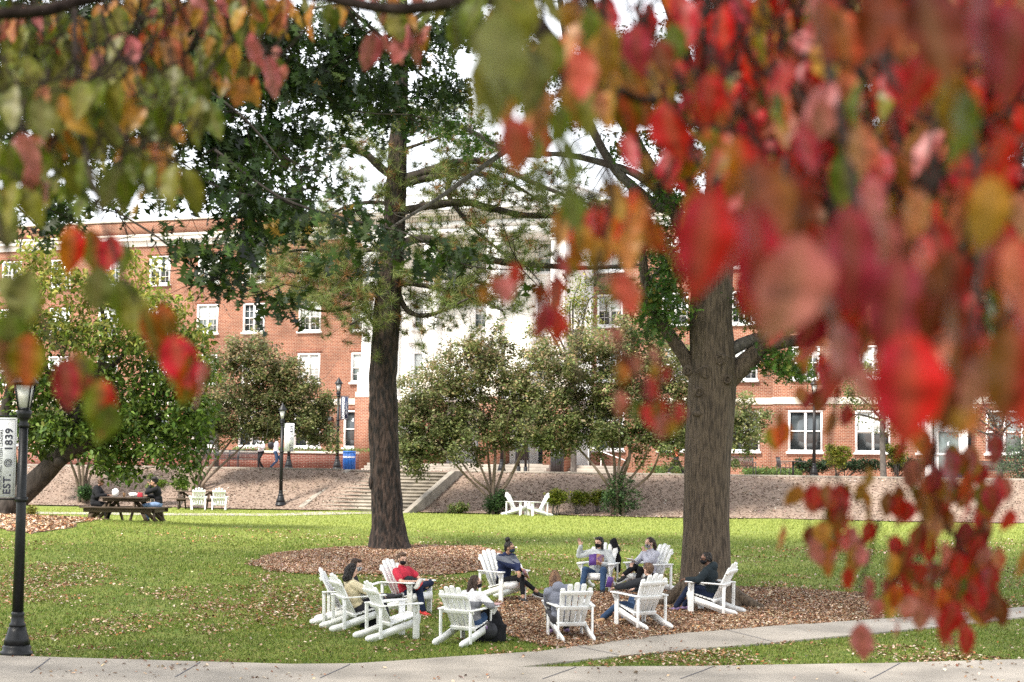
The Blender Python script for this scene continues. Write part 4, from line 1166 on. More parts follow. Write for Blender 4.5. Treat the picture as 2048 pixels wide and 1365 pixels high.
    # ---- mask, glasses
    if g('mask'):
        t = MB(); t.ball(hp(0, .036, -.052), np.array([.064, .072, .056]) * s, H); t.cap(hp(0, .098, -.025), hp(0, .094, -.06), .018 * s, .02 * s)
        part('face_mask', t, g('mask'), .009, 2)
        for q in (-1, 1): lp = MB(); lp.tube([hp(q * .058, .045, -.03), hp(q * .078, .01, -.012), hp(q * .082, -.022, .0)], [.003], 5); lp.obj('mask_loop', g('mask'), o)
    if g('glasses'):
        t = MB()
        for q in (-1, 1):
            t.tube([hp(q * .032 + .024 * math.cos(a), .098, .008 + .018 * math.sin(a)) for a in np.linspace(0, 2 * math.pi, 13)], [.0028], 5, smooth=1); t.tube([hp(q * .056, .096, .012), hp(q * .08, .0, .008)], [.0028], 5, smooth=1)
        t.tube([hp(-.008, .101, .012), hp(.008, .101, .012)], [.0028], 5, smooth=1); t.obj('glasses', M['black_plastic'], o)
    return o, dict(hip=hip, sh=sh, chest=chest, W=W, K=K, A=A, E=E, S=S, up2=up2, fw=fw, right=right, hc=hc, H=H)

C = {k: cloth(k, c) for k, c in {'cream_knit': (.66, .57, .38), 'red_tee': (.48, .035, .06), 'navy': (.018, .025, .065), 'jacket_grey': (.13, .14, .17), 'white_knit': (.66, .65, .66), 'heather': (.19, .19, .21), 'grey_hoodie': (.20, .21, .26),
     'pale_grey': (.46, .48, .49), 'lavender': (.43, .43, .50), 'charcoal': (.022, .023, .027), 'dark_teal': (.018, .025, .030), 'jeans': (.035, .065, .13), 'jeans_dark': (.015, .022, .05), 'black_cloth': (.012, .012, .014), 'grey_pants': (.06, .058, .065), 'black_knit': (.014, .014, .016), 'pale_jeans': (.17, .25, .40), 'coral': (.60, .16, .10), 'white_tee': (.6, .6, .66), 'dark_pants': (.03, .03, .036)}.items()}
shoe = {'black': (pmat('shoe_black', (.013, .013, .015), .6, .1, 9), pmat('sole_white', (.5, .5, .49), .7, .05, 9)), 'red': (pmat('shoe_red', (.60, .04, .035), .6, .1, 9), pmat('sole_grey_pale', (.5, .49, .45), .7, .05, 9)),
        'tan': (pmat('shoe_tan', (.38, .24, .13), .7, .1, 9), pmat('sole_tan', (.45, .3, .18), .7, .05, 9)), 'dark': (pmat('shoe_dark', (.03, .03, .035), .6, .1, 9), pmat('sole_grey', (.32, .32, .32), .7, .05, 9)),
        'purple': (pmat('shoe_purple', (.20, .13, .25), .6, .4, 20), pmat('sole_pale', (.5, .5, .49), .7, .05, 9))}
GR = 'students sitting in the ring of white chairs'
def seat(k): return chairs[k]
book_m = pmat('book_purple', (.09, .035, .20), .5, .1, 8); book_g = pmat('book_gold', (.52, .31, .07), .5, .5, 8, col2=(.14, .06, .2)); paper = M['paper_white']
def book(Mx, label, w=.16, h=.22, ang=2.0, name='paperback_book'):
    """open paperback; local x across, z along the spine, covers folded about the spine by ang"""
    t = empty(name, (0, 0, 0), 0, label, 'book', 'purple and gold paperbacks'); t.matrix_world = Mx
    for s, mt in ((-1, book_m), (1, book_g)):
        a = s * (math.pi - ang) / 2
        d = np.array([s * math.cos(abs(a)), math.sin(abs(a)), 0]); n = np.array([-d[1], d[0], 0])
        c = MB(); c.box(d * w / 2, (w, .004, h), np.stack([d, n, [0, 0, 1]], 1)); c.obj('cover', mt, t)
        p = MB(); p.box(d * w * .48 - n * s * -.008, (w * .93, .011, h * .95), np.stack([d, n, [0, 0, 1]], 1)); p.obj('pages', paper, t)
    return t
def at_local(base, p, e=(0, 0, 0)): return base @ Matrix.Translation(p) @ Euler(e).to_matrix().to_4x4()

# 1 hidden sitter, patterned mask, legs crossed
person(seat(1), 'person with patterned mask and dark clothes sitting behind the cream sweater', dict(hip=(0, .12, .35), lean=.02, bend=.2, yaw=.25, pitch=-.1, hands=[((-.14, .44, .58),), ((.14, .44, .60),)], feet=[((-.10, .60, .09),), ((.05, .90, .46), (.3, .1, 1), (.75, .5, .25))],
       top=('sweatshirt', C['charcoal'], 1), legs=('trousers', C['grey_pants'], .012), shoes=shoe['dark'], hair=('mid', 'dark'), mask=M['mask_dots'], skin='fair', fem=True), GR)
# 2 cream sweater
person(seat(2), 'person in cream knit sweater with dark chin-length hair, seen from behind', dict(hip=(-.03, .08, .34), lean=.42, bend=.24, yaw=.10, pitch=-.25, hands=[((-.12, .40, .54),), ((.14, .40, .56),)], feet=[((-.16, .60, .09),), ((.16, .56, .09),)],
       top=('sweater', C['cream_knit'], 1, .022), legs=('trousers', C['dark_pants'], .016), shoes=shoe['dark'], hair=('bob', 'black'), skin='fair', fem=True), GR)
# 4 red shirt, ankle on knee
p4, k4 = person(seat(4), 'person in red t-shirt and black mask with one ankle on the knee', dict(lean=.38, side=.02, yaw=.30, pitch=-.12, hands=[((-.06, .32, .60), (-.9, -.3, -.3), (.5, .6, .1)), ((.12, .32, .58), (.9, -.3, -.4), (-.6, .6, .1))],
       feet=[((.12, .46, .52), (-1, .30, .35), (.75, .15, -.55)), ((.16, .56, .09),)], top=('t_shirt', C['red_tee'], .4, .020), legs=('jeans', C['jeans_dark'], .014), shoes=shoe['red'], hair=('short', 'brown'), mask=M['mask_black'], skin='fair', curl=.9), GR)
# 5 girl, white and grey sweater, long hair
person(seat(5), 'person with long brown hair and white and grey sweater, masked, seen from behind', dict(s=.90, hip=(.06, .12, .33), lean=.08, bend=.16, yaw=.75, pitch=.0, hands=[((-.12, .40, .52),), ((.30, .30, .62), (.8, -.6, -.3))], feet=[((-.12, .60, .09),), ((.12, .60, .09),)],
       top=('sweater', C['heather'], 1, .022), yoke=(C['white_knit'], .02, .5), legs=('jeans', C['jeans'], .012), shoes=shoe['black'], hair=('long', 'dark'), mask=M['mask_black'], glasses=True, skin='fair', fem=True), GR)
# 6 navy jacket, bun, crossed legs
p6, k6 = person(seat(6), 'person in navy and grey jacket with a high curly bun, legs crossed', dict(hip=(0, .10, .38), lean=-.0, bend=.22, yaw=-.62, pitch=-.03, hands=[((.02, .55, .60), (-.9, -.2, -.3), (.4, .6, -.5)), ((-.10, .58, .58), (.9, -.2, -.3), (-.4, .7, -.4))],
       feet=[((-.05, .60, .09), None, (-.2, 1, -.1)), ((-.34, .66, .20), (.2, .4, 1), (-.5, .8, -.2))], top=('jacket', C['navy'], 1, .028), yoke=(C['jacket_grey'], .085, .17), collar=True, legs=('leggings', C['black_cloth'], .004, .80), shoes=shoe['black'], hair=('bun', 'black'), mask=M['mask_navy'], glasses=True, skin='tan', fem=True, curl=.8), GR)
book(at_local(seat(6), (-.04, .60, .57), (.5, .3, 1.2)), 'purple paperback dangling over the knee of the navy jacket sitter', ang=2.6)
# 7 grey hoodie from behind
person(seat(7), 'person in grey hoodie with light brown hair, seen from directly behind', dict(hip=(-.15, .06, .34), lean=.10, side=-.14, bend=.2, yaw=.0, pitch=-.3, hands=[((-.16, .40, .60),), ((.10, .42, .60),)], feet=[((-.18, .62, .09),), ((.10, .62, .09),)],
       top=('hoodie', C['grey_hoodie'], 1, .030), hood=True, legs=('trousers', C['grey_pants'], .016), shoes=shoe['purple'], hair=('bob', 'blond'), skin='fair', fem=True), GR)
# 8 raised hand, purple book
p8, k8 = person(seat(8), 'person in pale grey sweater raising one hand over an open purple book', dict(lean=.16, bend=.16, yaw=.42, pitch=.02, hands=[((-.10, .26, .56), (-.8, -.4, -.3), (.3, .6, .4)), ((.37, .16, .90), (.7, -.4, -.8), (.25, .1, 1), (.0, -1, .1))],
       feet=[((-.20, .58, .09),), ((.22, .60, .09),)], top=('sweater', C['pale_grey'], 1, .026), legs=('jeans', C['jeans'], .014), shoes=shoe['black'], hair=('mid', 'black'), mask=M['mask_black'], skin='fair', curl=.35), GR)
book(at_local(seat(8), (.0, .32, .66), (-.35, 0, math.pi + .25)), 'open purple and gold paperback held up by the raised-hand sitter', .17, .23, 2.1)
# 9 lavender sweatshirt, ponytail, crossed legs
person(seat(9), 'person in lavender sweatshirt with a ponytail, black trousers crossed at the knee', dict(lean=.26, bend=.2, yaw=.12, pitch=-.05, hands=[((.05, .16, .78), (-.6, .3, -.8), (.3, -.1, .9)), ((.10, .42, .58),)],
       feet=[((-.12, .56, .09),), ((.0, .80, .36), (.0, .2, 1), (.1, .9, -.35))], top=('sweatshirt', C['lavender'], 1, .024), legs=('trousers', C['black_cloth'], .010, .9), shoes=shoe['black'], hair=('pony', 'dark'), mask=M['mask_dots'], skin='fair', fem=True), GR)
# 10 man in charcoal, back view
person(seat(10), 'person in charcoal sweater with short brown hair, back to us, tan shoes', dict(hip=(.06, .08, .34), lean=.38, side=.06, bend=.20, yaw=-.05, pitch=-.05, hands=[((-.26, .42, .64), (-.9, -.3, -.4)), ((.16, .40, .60),)],
       feet=[((-.30, .74, .09),), ((.08, .64, .09),)], top=('sweater', C['charcoal'], 1, .024), collar=True, legs=('jeans', C['jeans'], .018), shoes=shoe['tan'], hair=('short', 'brown'), skin='fair'), GR)
book(at_local(seat(10), (-.28, .50, .72), (.2, .1, .4)), 'small purple paperback held above the knee of the man in charcoal', .12, .18, 2.4)
# 11 dark hoodie
person(seat(11), 'person in dark hooded sweatshirt and black mask sitting before the oak trunk', dict(hip=(0, .06, .34), lean=.04, bend=.20, yaw=-.60, pitch=-.04, hands=[((-.30, .42, .61),), ((.02, .42, .56),)],
       feet=[((-.14, .68, .09),), ((.12, .60, .09),)], top=('hoodie', C['dark_teal'], 1, .028), hood=True, legs=('trousers', C['jeans_dark'], .016), shoes=shoe['purple'], hair=('curly', 'black'), mask=M['mask_black'], glasses=True, skin='brown'), GR)
# picnic diners
GT = 'people eating at the picnic table'
mb_ = TABLE @ Matrix.Translation((-1.0, -.05, 0)) @ Matrix.Rotation(R(-90), 4, 'Z')
person(mb_, 'person in black coat sitting at the left side of the picnic table', dict(s=1.0, hip=(0, .0, .56), lean=-.05, bend=.22, yaw=.1, pitch=-.1, hands=[((-.14, .38, .82),), ((.14, .38, .82),)], feet=[((-.12, .40, .09),), ((.12, .40, .09),)], top=('coat', C['black_knit'], 1, .035), legs=('trousers', C['black_cloth'], .016), shoes=shoe['black'], hair=('short', 'brown'), skin='brown'), GT)
mb_ = TABLE @ Matrix.Translation((1.0, .05, 0)) @ Matrix.Rotation(R(90), 4, 'Z')
person(mb_, 'person in black sweater and pale jeans with a dark puff of hair, eating', dict(s=1.0, hip=(0, .0, .56), lean=-.02, bend=.20, yaw=-.1, pitch=-.08, hands=[((-.06, .26, 1.13), (-.6, .2, -.9), (0, .3, .9)), ((.14, .38, .82),)], feet=[((-.12, .36, .09),), ((.12, .36, .09),)], top=('sweater', C['black_knit'], 1, .03), legs=('jeans', C['pale_jeans'], .014), shoes=shoe['black'], hair=('puff', 'black'), skin='tan', fem=True), GT)
# walkers on the terrace
GW = 'people walking along the terrace'
def stand(px, D, h, label, **k):
    d = dict(s=.93, hip=(0, 0, .84), lean=.0, bend=.05, poke=.12, yaw=0, pitch=0, hands=[((-.22, .10, .82),), ((.22, .10, .82),)], feet=[((-.09, .25, .10), (0, 1, .2)), ((.09, -.22, .14), (0, 1, .2))]); d.update(k)
    return person(Matrix.Translation(tuple(gd(px, D))) @ Matrix.Rotation(rz(h), 4, 'Z'), label, d, GW)
stand(521, 94.2, 215, 'person in white top and black trousers carrying papers on the terrace', top=('shirt', C['white_tee'], 1, .018), legs=('trousers', C['black_cloth'], .010), shoes=shoe['black'], hair=('short', 'dark'), hands=[((-.10, .26, 1.05),), ((.12, .26, 1.05),)], skin='tan')
b = MB(); b.box((0, 0, 0), (.26, .2, .02)); tag(b.obj('paper_sheets', M['paper_white'], loc=tuple(Vector(gd(516, 94.2)) + Vector((0, -.24, 1.06)))), 'white papers held by the walker on the terrace', 'papers')
stand(551, 94.6, 80, 'person in white shirt and jeans with a dark bag on the terrace', top=('shirt', C['white_tee'], 1, .018), legs=('jeans', C['jeans'], .010), shoes=shoe['black'], hair=('long', 'dark'), skin='fair', fem=True)
b = MB(); b.ball((0, 0, 0), (.16, .09, .2)); tag(b.obj('shoulder_bag', M['black_plastic'], loc=tuple(Vector(gd(546, 94.6)) + Vector((-.12, -.02, 1.16))), smooth=True), 'dark bag on the back of the walker in jeans', 'bag')
stand(1352, 92.0, 70, 'person in coral shirt striding along the terrace behind the crape myrtle', top=('t_shirt', C['coral'], .4, .02), legs=('trousers', C['dark_pants'], .012), shoes=shoe['black'], hair=('short', 'dark'), skin='tan', feet=[((-.09, .42, .14), (0, 1, .2)), ((.09, -.46, .22), (0, 1, .1))])

# ---- bags and clothes by the chairs
def soft(mbx, amp=.02, seed=1):
    V = np.concatenate(mbx.v); V += (np.stack([vnoise(V[:, 1] + 9, V[:, 2] + 9, .09, seed + k) for k in range(3)], 1) - .5) * amp; mbx.v = [V]; return mbx
bp_ = gp(980, 1284)
t = empty('backpack', bp_, R(-20), 'black backpack standing on the ground beside the long-haired sitter', 'backpack')
b = MB(); b.ball((0, 0, .22), (.25, .16, .24)); b.ball((0, 0, .40), (.18, .12, .14)); b.box((0, 0, .15), (.46, .28, .28)); soft(remesh(b, .012, 5), .03).obj('bag_body', C['black_cloth'], t, smooth=True)
b = MB(); b.ball((.02, -.15, .19), (.17, .07, .15)); soft(remesh(b, .012, 3), .02, 7).obj('pocket', M['black_plastic'], t, smooth=True)
b = MB(); b.tube([(-.05, .05, .48), (-.04, .05, .54), (.04, .05, .54), (.05, .05, .48)], [.012], 6); b.obj('handle', C['black_cloth'], t)
for s in (-1, 1): b = MB(); b.tube([(s * .07, .08, .46), (s * .11, .20, .36), (s * .12, .19, .16), (s * .13, .10, .06)], [.018], 6); b.obj('strap', C['black_cloth'], t)
b = MB(); b.box((.02, -.222, .24), (.035, .01, .05)); b.obj('patch', shoe['purple'][0], t)
t = empty('tote_bag', gp(742, 1256), R(-25), 'black tote bag resting on the grass between two chairs', 'bag')
b = MB(); b.box((0, 0, .15), (.36, .15, .30), taper=.8); soft(remesh(b, .012, 5), .04, 3).obj('bag_body', C['black_cloth'], t, smooth=True)
for s in (-1, 1): b = MB(); b.tube([(-.08, s * .04, .29), (-.05, s * .05, .40), (.05, s * .05, .40), (.08, s * .04, .29)], [.01], 6); b.obj('handle', C['black_cloth'], t)
# jacket draped over chair 8
b = MB(); q = seat(8)
for z, y, x in ((.93, -.36, -.20), (.80, -.40, -.235), (.62, -.42, -.25), (.45, -.40, -.255), (.9, -.40, -.15), (.7, -.43, -.15)): b.ball((x, y, z), (.07, .05, .12))
o = soft(remesh(b, .012, 4), .03, 9).obj('jacket', C['black_cloth'], smooth=True); o.matrix_world = q; tag(o, 'dark jacket hung over the back of the white chair', 'jacket')
# jacket bundled in the lap of the red shirt
b = MB(); q = seat(4)
for x, y, z, r_ in ((.02, .14, .56, .12), (.10, .20, .58, .09), (-.08, .18, .54, .09), (.02, .08, .62, .08)): b.ball((x, y, z), (r_, r_ * .8, r_ * .9))
o = soft(remesh(b, .012, 4), .04, 11).obj('jacket', C['dark_teal'], smooth=True); o.matrix_world = q; tag(o, 'dark jacket bundled in the lap of the red shirt sitter', 'jacket')
def flat(name, base, p, e, d, mat, lab, cat):
    b = MB(); b.box((0, 0, 0), d); o = b.obj(name, mat, bevel=.003); o.matrix_world = at_local(base, p, e); tag(o, lab, cat)
flat('notebook', seat(1), (.10, .52, .66), (.3, 0, .2), (.22, .28, .015), paper, 'white notebook on the lap behind the cream sweater sitter', 'notebook')
flat('phone', seat(4), (.03, .38, .64), (.6, .2, .3), (.075, .15, .01), M['paper_tan'], 'phone held by the red shirt sitter', 'phone')
flat('notebook', seat(5), (.33, .38, .61), (0, 0, .3), (.15, .21, .012), pmat('cover_pink', (.5, .3, .3), .6, .2, 9), 'small pink notebook on the armrest of the long-haired sitter', 'notebook')
flat('notebook', seat(9), (.06, .48, .64), (.4, 0, .1), (.15, .2, .012), paper, 'white notebook on the knee of the lavender sweatshirt sitter', 'notebook')
b = MB(); b.lathe([(.030, 0), (.038, .10), (.041, .105)], seg=12); o = b.obj('paper_cup', M['white_paint'], smooth=True); o.matrix_world = at_local(seat(11), (.31, .36, .588)); tag(o, 'white cup on the armrest beside the dark hoodie sitter', 'cup')
# ================================================================ trees
def pxr(px_r, D): return px_r * D / FPX
def pxpath(pts, Dd=None):
    return np.array([P(p[0], p[1], p[2] if len(p) > 2 else Dd) for p in pts])
def rand_rot(n, rng=RNG):
    q = rng.normal(size=(n, 4)); q /= np.linalg.norm(q, axis=1)[:, None]; w, x, y, z = q.T
    return np.stack([1 - 2 * (y * y + z * z), 2 * (x * y - z * w), 2 * (x * z + y * w), 2 * (x * y + z * w), 1 - 2 * (x * x + z * z), 2 * (y * z - x * w), 2 * (x * z - y * w), 2 * (y * z + x * w), 1 - 2 * (x * x + y * y)], 1).reshape(-1, 3, 3)
def leaf_frames(n, droop=.6, rng=RNG):
    """leaf frames whose length axis (+y) leans downwards by droop on average; blade normal near random"""
    a = rng.random(n) * 2 * math.pi; e = -droop + rng.normal(0, .5, n)
    f = np.stack([np.cos(a) * np.cos(e), np.sin(a) * np.cos(e), np.sin(e)], 1)
    u = np.stack([rng.normal(0, .6, n), rng.normal(0, .6, n), np.ones(n)], 1); u -= f * (u * f).sum(1)[:, None]; u /= np.linalg.norm(u, axis=1)[:, None]
    r = np.cross(f, u); return np.stack([r, f, u], 2)
OVAL_V = [(0, 0, 0), (.24, .3, .05), (.2, .68, .04), (0, 1, -.05), (-.2, .68, .04), (-.24, .3, .05), (0, .5, -.01)]
OVAL_F = [(0, 1, 6), (1, 2, 6), (2, 3, 6), (3, 4, 6), (4, 5, 6), (5, 0, 6)]
QUAD_V = [(0, 0, 0), (.28, .5, .05), (0, 1, 0), (-.28, .5, .05)]; QUAD_F = [(0, 1, 2), (0, 2, 3)]
# pointed-lobed oak leaf: spine and seven lobes
OAK_V = [(-.02, 0, 0), (.02, 0, 0), (.09, .22, .02), (-.09, .22, .02), (.11, .5, .03), (-.11, .5, .03), (.07, .74, .02), (-.07, .74, .02), (0, 1, -.03),
         (.32, .22, -.02), (-.32, .22, -.02), (.47, .60, -.03), (-.47, .60, -.03), (.30, .90, -.03), (-.30, .90, -.03), (.06, .36, .02), (-.06, .36, .02), (.06, .62, .02), (-.06, .62, .02), (.36, .36, -.02), (-.36, .36, -.02)]
OAK_F = [(0, 1, 2), (0, 2, 3), (3, 2, 15), (3, 15, 16), (16, 15, 4), (16, 4, 5), (5, 4, 17), (5, 17, 18), (18, 17, 6), (18, 6, 7), (7, 6, 8), (2, 9, 15), (3, 16, 10), (4, 11, 17), (5, 18, 12), (15, 19, 4), (16, 5, 20), (6, 13, 8), (7, 8, 14)]

def blob_points(blobs, n, shell=.45, rng=RNG):
    """n points in ellipsoid blobs [(centre, radii, weight)]"""
    w = np.array([b[2] for b in blobs]); k = rng.choice(len(blobs), n, p=w / w.sum())
    d = rng.normal(size=(n, 3)); d /= np.linalg.norm(d, axis=1)[:, None]; r = rng.random(n) ** shell
    c = np.array([b[0] for b in blobs])[k]; rad = np.array([np.broadcast_to(b[1], 3) for b in blobs])[k]
    return c + d * r[:, None] * rad, k
def clumped(blobs, n_clump, per, cr, rng=RNG, shell=.5):
    """points gathered in small clumps inside the blobs, so gaps open between them"""
    c, kk = blob_points(blobs, n_clump, shell, rng); m = rng.poisson(per, n_clump); idx = np.repeat(np.arange(n_clump), m)
    return c[idx] + rng.normal(0, cr, (len(idx), 3)) * np.array([1, 1, .7]), idx, c
def pxblob(px, py, rpx, D, rd=None, w=None, ry=None):
    r = pxr(rpx, D); r2 = pxr(ry or rpx, D)
    return (P(px, py, D), np.array([r, rd or r, r2]), (w or r * r2) )

def crown(name, parent, pts, idx, tv, tf, size, cols, w=None, droop=.5, jit=.2, mat='leaf', clump_var=.25, rng=RNG):
    n = len(pts); col = palette(n, cols, jit, rng, w)
    if idx is not None: col *= (1 + rng.normal(0, clump_var, int(idx.max()) + 1))[idx][:, None].clip(.45, 1.7)
    m = MB(); scatter(m, tv, tf, pts, leaf_frames(n, droop, rng), size * (.6 + .8 * rng.random(n)), np.clip(col, .003, .9))
    return m.obj(name, M[mat], parent, smooth=False)
def rough_trunk(mb, pts, rad, seg=40, sm=14, amp=.06, fz=1.0, rng=RNG, lobes=0.0):
    """thick trunk with bark relief modelled in"""
    t = MB(); t.tube(pts, rad, seg, smooth=sm)
    V = t.v[0]; n = len(V) // seg; V = V.reshape(n, seg, 3); c = V.mean(1, keepdims=True); d = V - c
    a = np.arange(seg) / seg; k = np.arange(n)
    A, K_ = np.meshgrid(a, k); z = c[:, 0, 2][:, None] + 0 * A
    f = (vnoise(A * 22 + 3 + .0 * z, z * 1.1 * fz + 5, 1.0, 21) + .6 * vnoise(A * 40 + 7, z * 3.2 * fz + 5, 1.0, 22) - .8)
    big = vnoise(A * 4 + 2, z * .8 + 9, 1.0, 23) - .5
    # close the seam
    bl = np.clip((a - .85) / .15, 0, 1)[None]; f = f * (1 - bl) + f[:, :1] * bl; big = big * (1 - bl) + big[:, :1] * bl
    sc = 1 + amp * f + lobes * big
    V = c + d * sc[:, :, None]; t.v = [V.reshape(-1, 3)]
    off = mb.n; mb.v += t.v; mb.n += t.n; mb.f += [q + off for q in t.f]; mb.m += t.m
    return mb
def limb(parent, pts, radpx, D, mat, name='limb', seg=9, rough=.10):
    b = MB(); pts3 = pxpath([(p[0], p[1], (p[2] if len(p) > 2 else D)) for p in pts])
    b.tube(pts3, [pxr(r, D) for r in radpx], seg, rough, 5); return b.obj(name, M[mat], parent, smooth=True), pts3
def twigs_from(mb, starts, n, L, r, up=.1, rng=RNG, out=None):
    ends = []
    for k in range(n):
        p = starts[rng.integers(len(starts))] + rng.normal(0, .03, 3); d = rng.normal(size=3); d[2] = d[2] * .5 + up; d /= np.linalg.norm(d)
        q = [p]; l = L * (.5 + rng.random())
        for j in range(3): d = d + rng.normal(0, .3, 3); d /= np.linalg.norm(d); q.append(q[-1] + d * l / 3)
        mb.tube(q, [r, r * .7, r * .5, r * .25], 4, 0, 1); ends.append(q)
    return ends

# ---------------------------------------------------------------- the pine
D = 49.2
pine = empty('pine_tree', gp(775, 1101), 0, 'tall dark-barked pine rising from the reddish bark bed', 'tree')
pine.location = (0, 0, 0)
b = MB()
pth = [(777, 1112), (776, 1098), (775, 1075), (774, 1040), (770, 960), (768, 890), (766, 830), (765, 770), (770, 690), (776, 610), (781, 550), (786, 490), (790, 420), (793, 350), (796, 290), (799, 240), (803, 120), (806, -40), (808, -260)]
rd = [60, 51, 43, 37, 33, 32, 33, 32, 30, 30, 28, 27, 24, 21.5, 20, 17, 14, 11, 6]
rough_trunk(b, pxpath(pth, D), [pxr(r * .87, D) for r in rd], 96, 22, .15, 1.2, lobes=.14)
for x, y, s in ((746, 815, 1.0), (744, 965, .8)):
    b.ball(P(x, y, D - pxr(10, D)), (pxr(9 * s, D), pxr(11 * s, D), pxr(20 * s, D)), None, 12, 8)
b.obj('trunk', M['bark_pine'], pine, smooth=True)
pine_tips = []; 
LIMBS = [([(800, 424), (860, 412), (930, 405), (985, 418), (1060, 432), (1150, 430), (1260, 436, 50.5)], [9, 8, 7, 5.5, 4]),
         ([(805, 360), (850, 345), (905, 328), (960, 322), (1015, 342), (1080, 372), (1180, 410, 48)], [10, 9, 7, 5, 3]),
         ([(806, 368), (860, 355), (920, 345), (980, 352), (1030, 372), (1075, 400, 50)], [9, 8, 6, 4, 2]),
         ([(806, 488), (835, 478), (880, 484), (940, 510), (1010, 525), (1090, 532), (1180, 536), (1280, 530, 47)], [9, 9, 8, 7, 5, 3]),
         ([(803, 565), (850, 572), (910, 585), (965, 602), (1005, 622, 48)], [6, 5, 4, 2]),
         ([(798, 590), (815, 622), (848, 632), (890, 620), (935, 598, 47)], [6, 5, 4, 2]),
         ([(800, 540), (860, 552), (930, 560), (1000, 575, 51)], [6, 5, 3.5, 2]),
         ([(905, 352), (895, 385), (915, 420), (945, 455), (985, 490), (1030, 520, 48.5)], [5, 5, 4, 3, 2]),
         ([(780, 600), (750, 590), (720, 602), (690, 618), (640, 622), (590, 612, 47)], [6, 5, 4, 3, 2]),
         ([(776, 560), (745, 548), (700, 552), (650, 540), (590, 545), (530, 530, 50)], [7, 6, 5, 4, 2]),
         ([(785, 500), (740, 500), (680, 508), (610, 500), (540, 510, 48)], [6, 5, 4, 3, 2]),
         ([(774, 640), (752, 655), (735, 635), (700, 650, 47.5)], [5, 4, 3, 2]),
         ([(788, 355), (760, 335), (730, 308), (690, 292), (640, 300, 50)], [9, 8, 7, 4, 2]),
         ([(790, 410), (740, 405), (690, 415), (640, 440, 48)], [5, 4, 3, 1.5]),
         ([(800, 262), (830, 262), (850, 240), (865, 200, 50)], [5, 4, 3, 1.5]),
         ([(806, 300), (850, 285), (900, 270), (960, 268, 47)], [4, 3, 2.5, 1.5]),
         ([(803, 60), (860, 20), (960, 0)], [6, 4, 2]), ([(800, 40), (720, 10), (600, 20)], [6, 4, 2]), ([(806, -80), (900, -140), (1000, -160)], [6, 4, 2]), ([(803, -60), (700, -120), (560, -150)], [6, 4, 2])]
tw = MB(); tuft = []
prng = np.random.default_rng(3)
for pts, rr in LIMBS:
    _, p3 = limb(pine, pts, rr, D, 'bark_dark')
    seg = []
    for a, c in zip(p3[:-1], p3[1:]):
        for t in np.linspace(0, 1, 6)[:-1]: seg.append(a + (c - a) * t)
    seg = np.array(seg); st_ = seg[int(len(seg) * .28):]
    ends = twigs_from(tw, list(st_), int(3 + len(p3) * 3.0), .95, .009, .12, prng)
    for e in ends:
        tuft += [e[-1], (e[-1] + e[-2]) / 2, e[-2]]
        for s2 in twigs_from(tw, e[1:], 2, .5, .007, .1, prng): tuft += [s2[-1], s2[-2], (s2[-1] + s2[-2]) / 2]
for px, py, rx, ry, n in ((640, 540, 110, 50, 46), (550, 560, 90, 30, 18), (650, 590, 80, 30, 30), (730, 520, 40, 60, 12), (890, 470, 80, 50, 20), (950, 545, 90, 40, 24), (880, 585, 80, 30, 22), (960, 380, 70, 30, 16), (1060, 400, 80, 30, 16), (1100, 350, 80, 40, 12), (720, 260, 50, 30, 12), (700, 340, 40, 40, 8), (1020, 480, 40, 30, 10), (660, 450, 70, 40, 12), (560, 480, 60, 40, 10)):
    for k in range(n):
        c = P(px + prng.normal(0, rx * .5), py + prng.normal(0, ry * .5), D + prng.normal(0, 1.3))
        e = twigs_from(tw, [c], 1, .5, .008, .05, prng)[0]; tuft += [e[-1], e[-2], (e[-1] + e[-2]) / 2]
        for s2 in twigs_from(tw, e[1:], 1, .4, .006, .1, prng): tuft += [s2[-1], s2[-2]]
tw.obj('twigs', M['bark_dark'], pine, smooth=True)
tuft = np.array(tuft); nt_ = len(tuft); per = 38
idx = np.repeat(np.arange(nt_), per); n = len(idx)
ax = prng.normal(size=(nt_, 3)) * np.array([1, 1, .4]); ax[:, 2] += .35; ax /= np.linalg.norm(ax, axis=1)[:, None]
d = prng.normal(size=(n, 3)) + ax[idx] * 1.0; d /= np.linalg.norm(d, axis=1)[:, None]
u = np.cross(d, prng.normal(size=(n, 3))); u /= np.linalg.norm(u, axis=1)[:, None]
Rm = np.stack([u, d, np.cross(u, d)], 2)
col = palette(n, [(.13, .18, .04), (.18, .225, .055), (.075, .12, .03), (.24, .24, .08)], .2, prng) 
brn_t = prng.random(nt_) < .13; col[brn_t[idx]] = palette(int(brn_t[idx].sum()), [(.30, .15, .05), (.22, .10, .04)], .2, prng)
m = MB(); scatter(m, [(-.5, 0, 0), (.5, 0, 0), (0, 1, 0)], [(0, 1, 2)], tuft[idx], Rm, np.stack([np.full(n, .008), .19 + .14 * prng.random(n), np.ones(n)], 1), col)
m.obj('needles', M['needle'], pine)
# the bare grey bough crossing in front of the pine belongs to the oak beside it (added there)

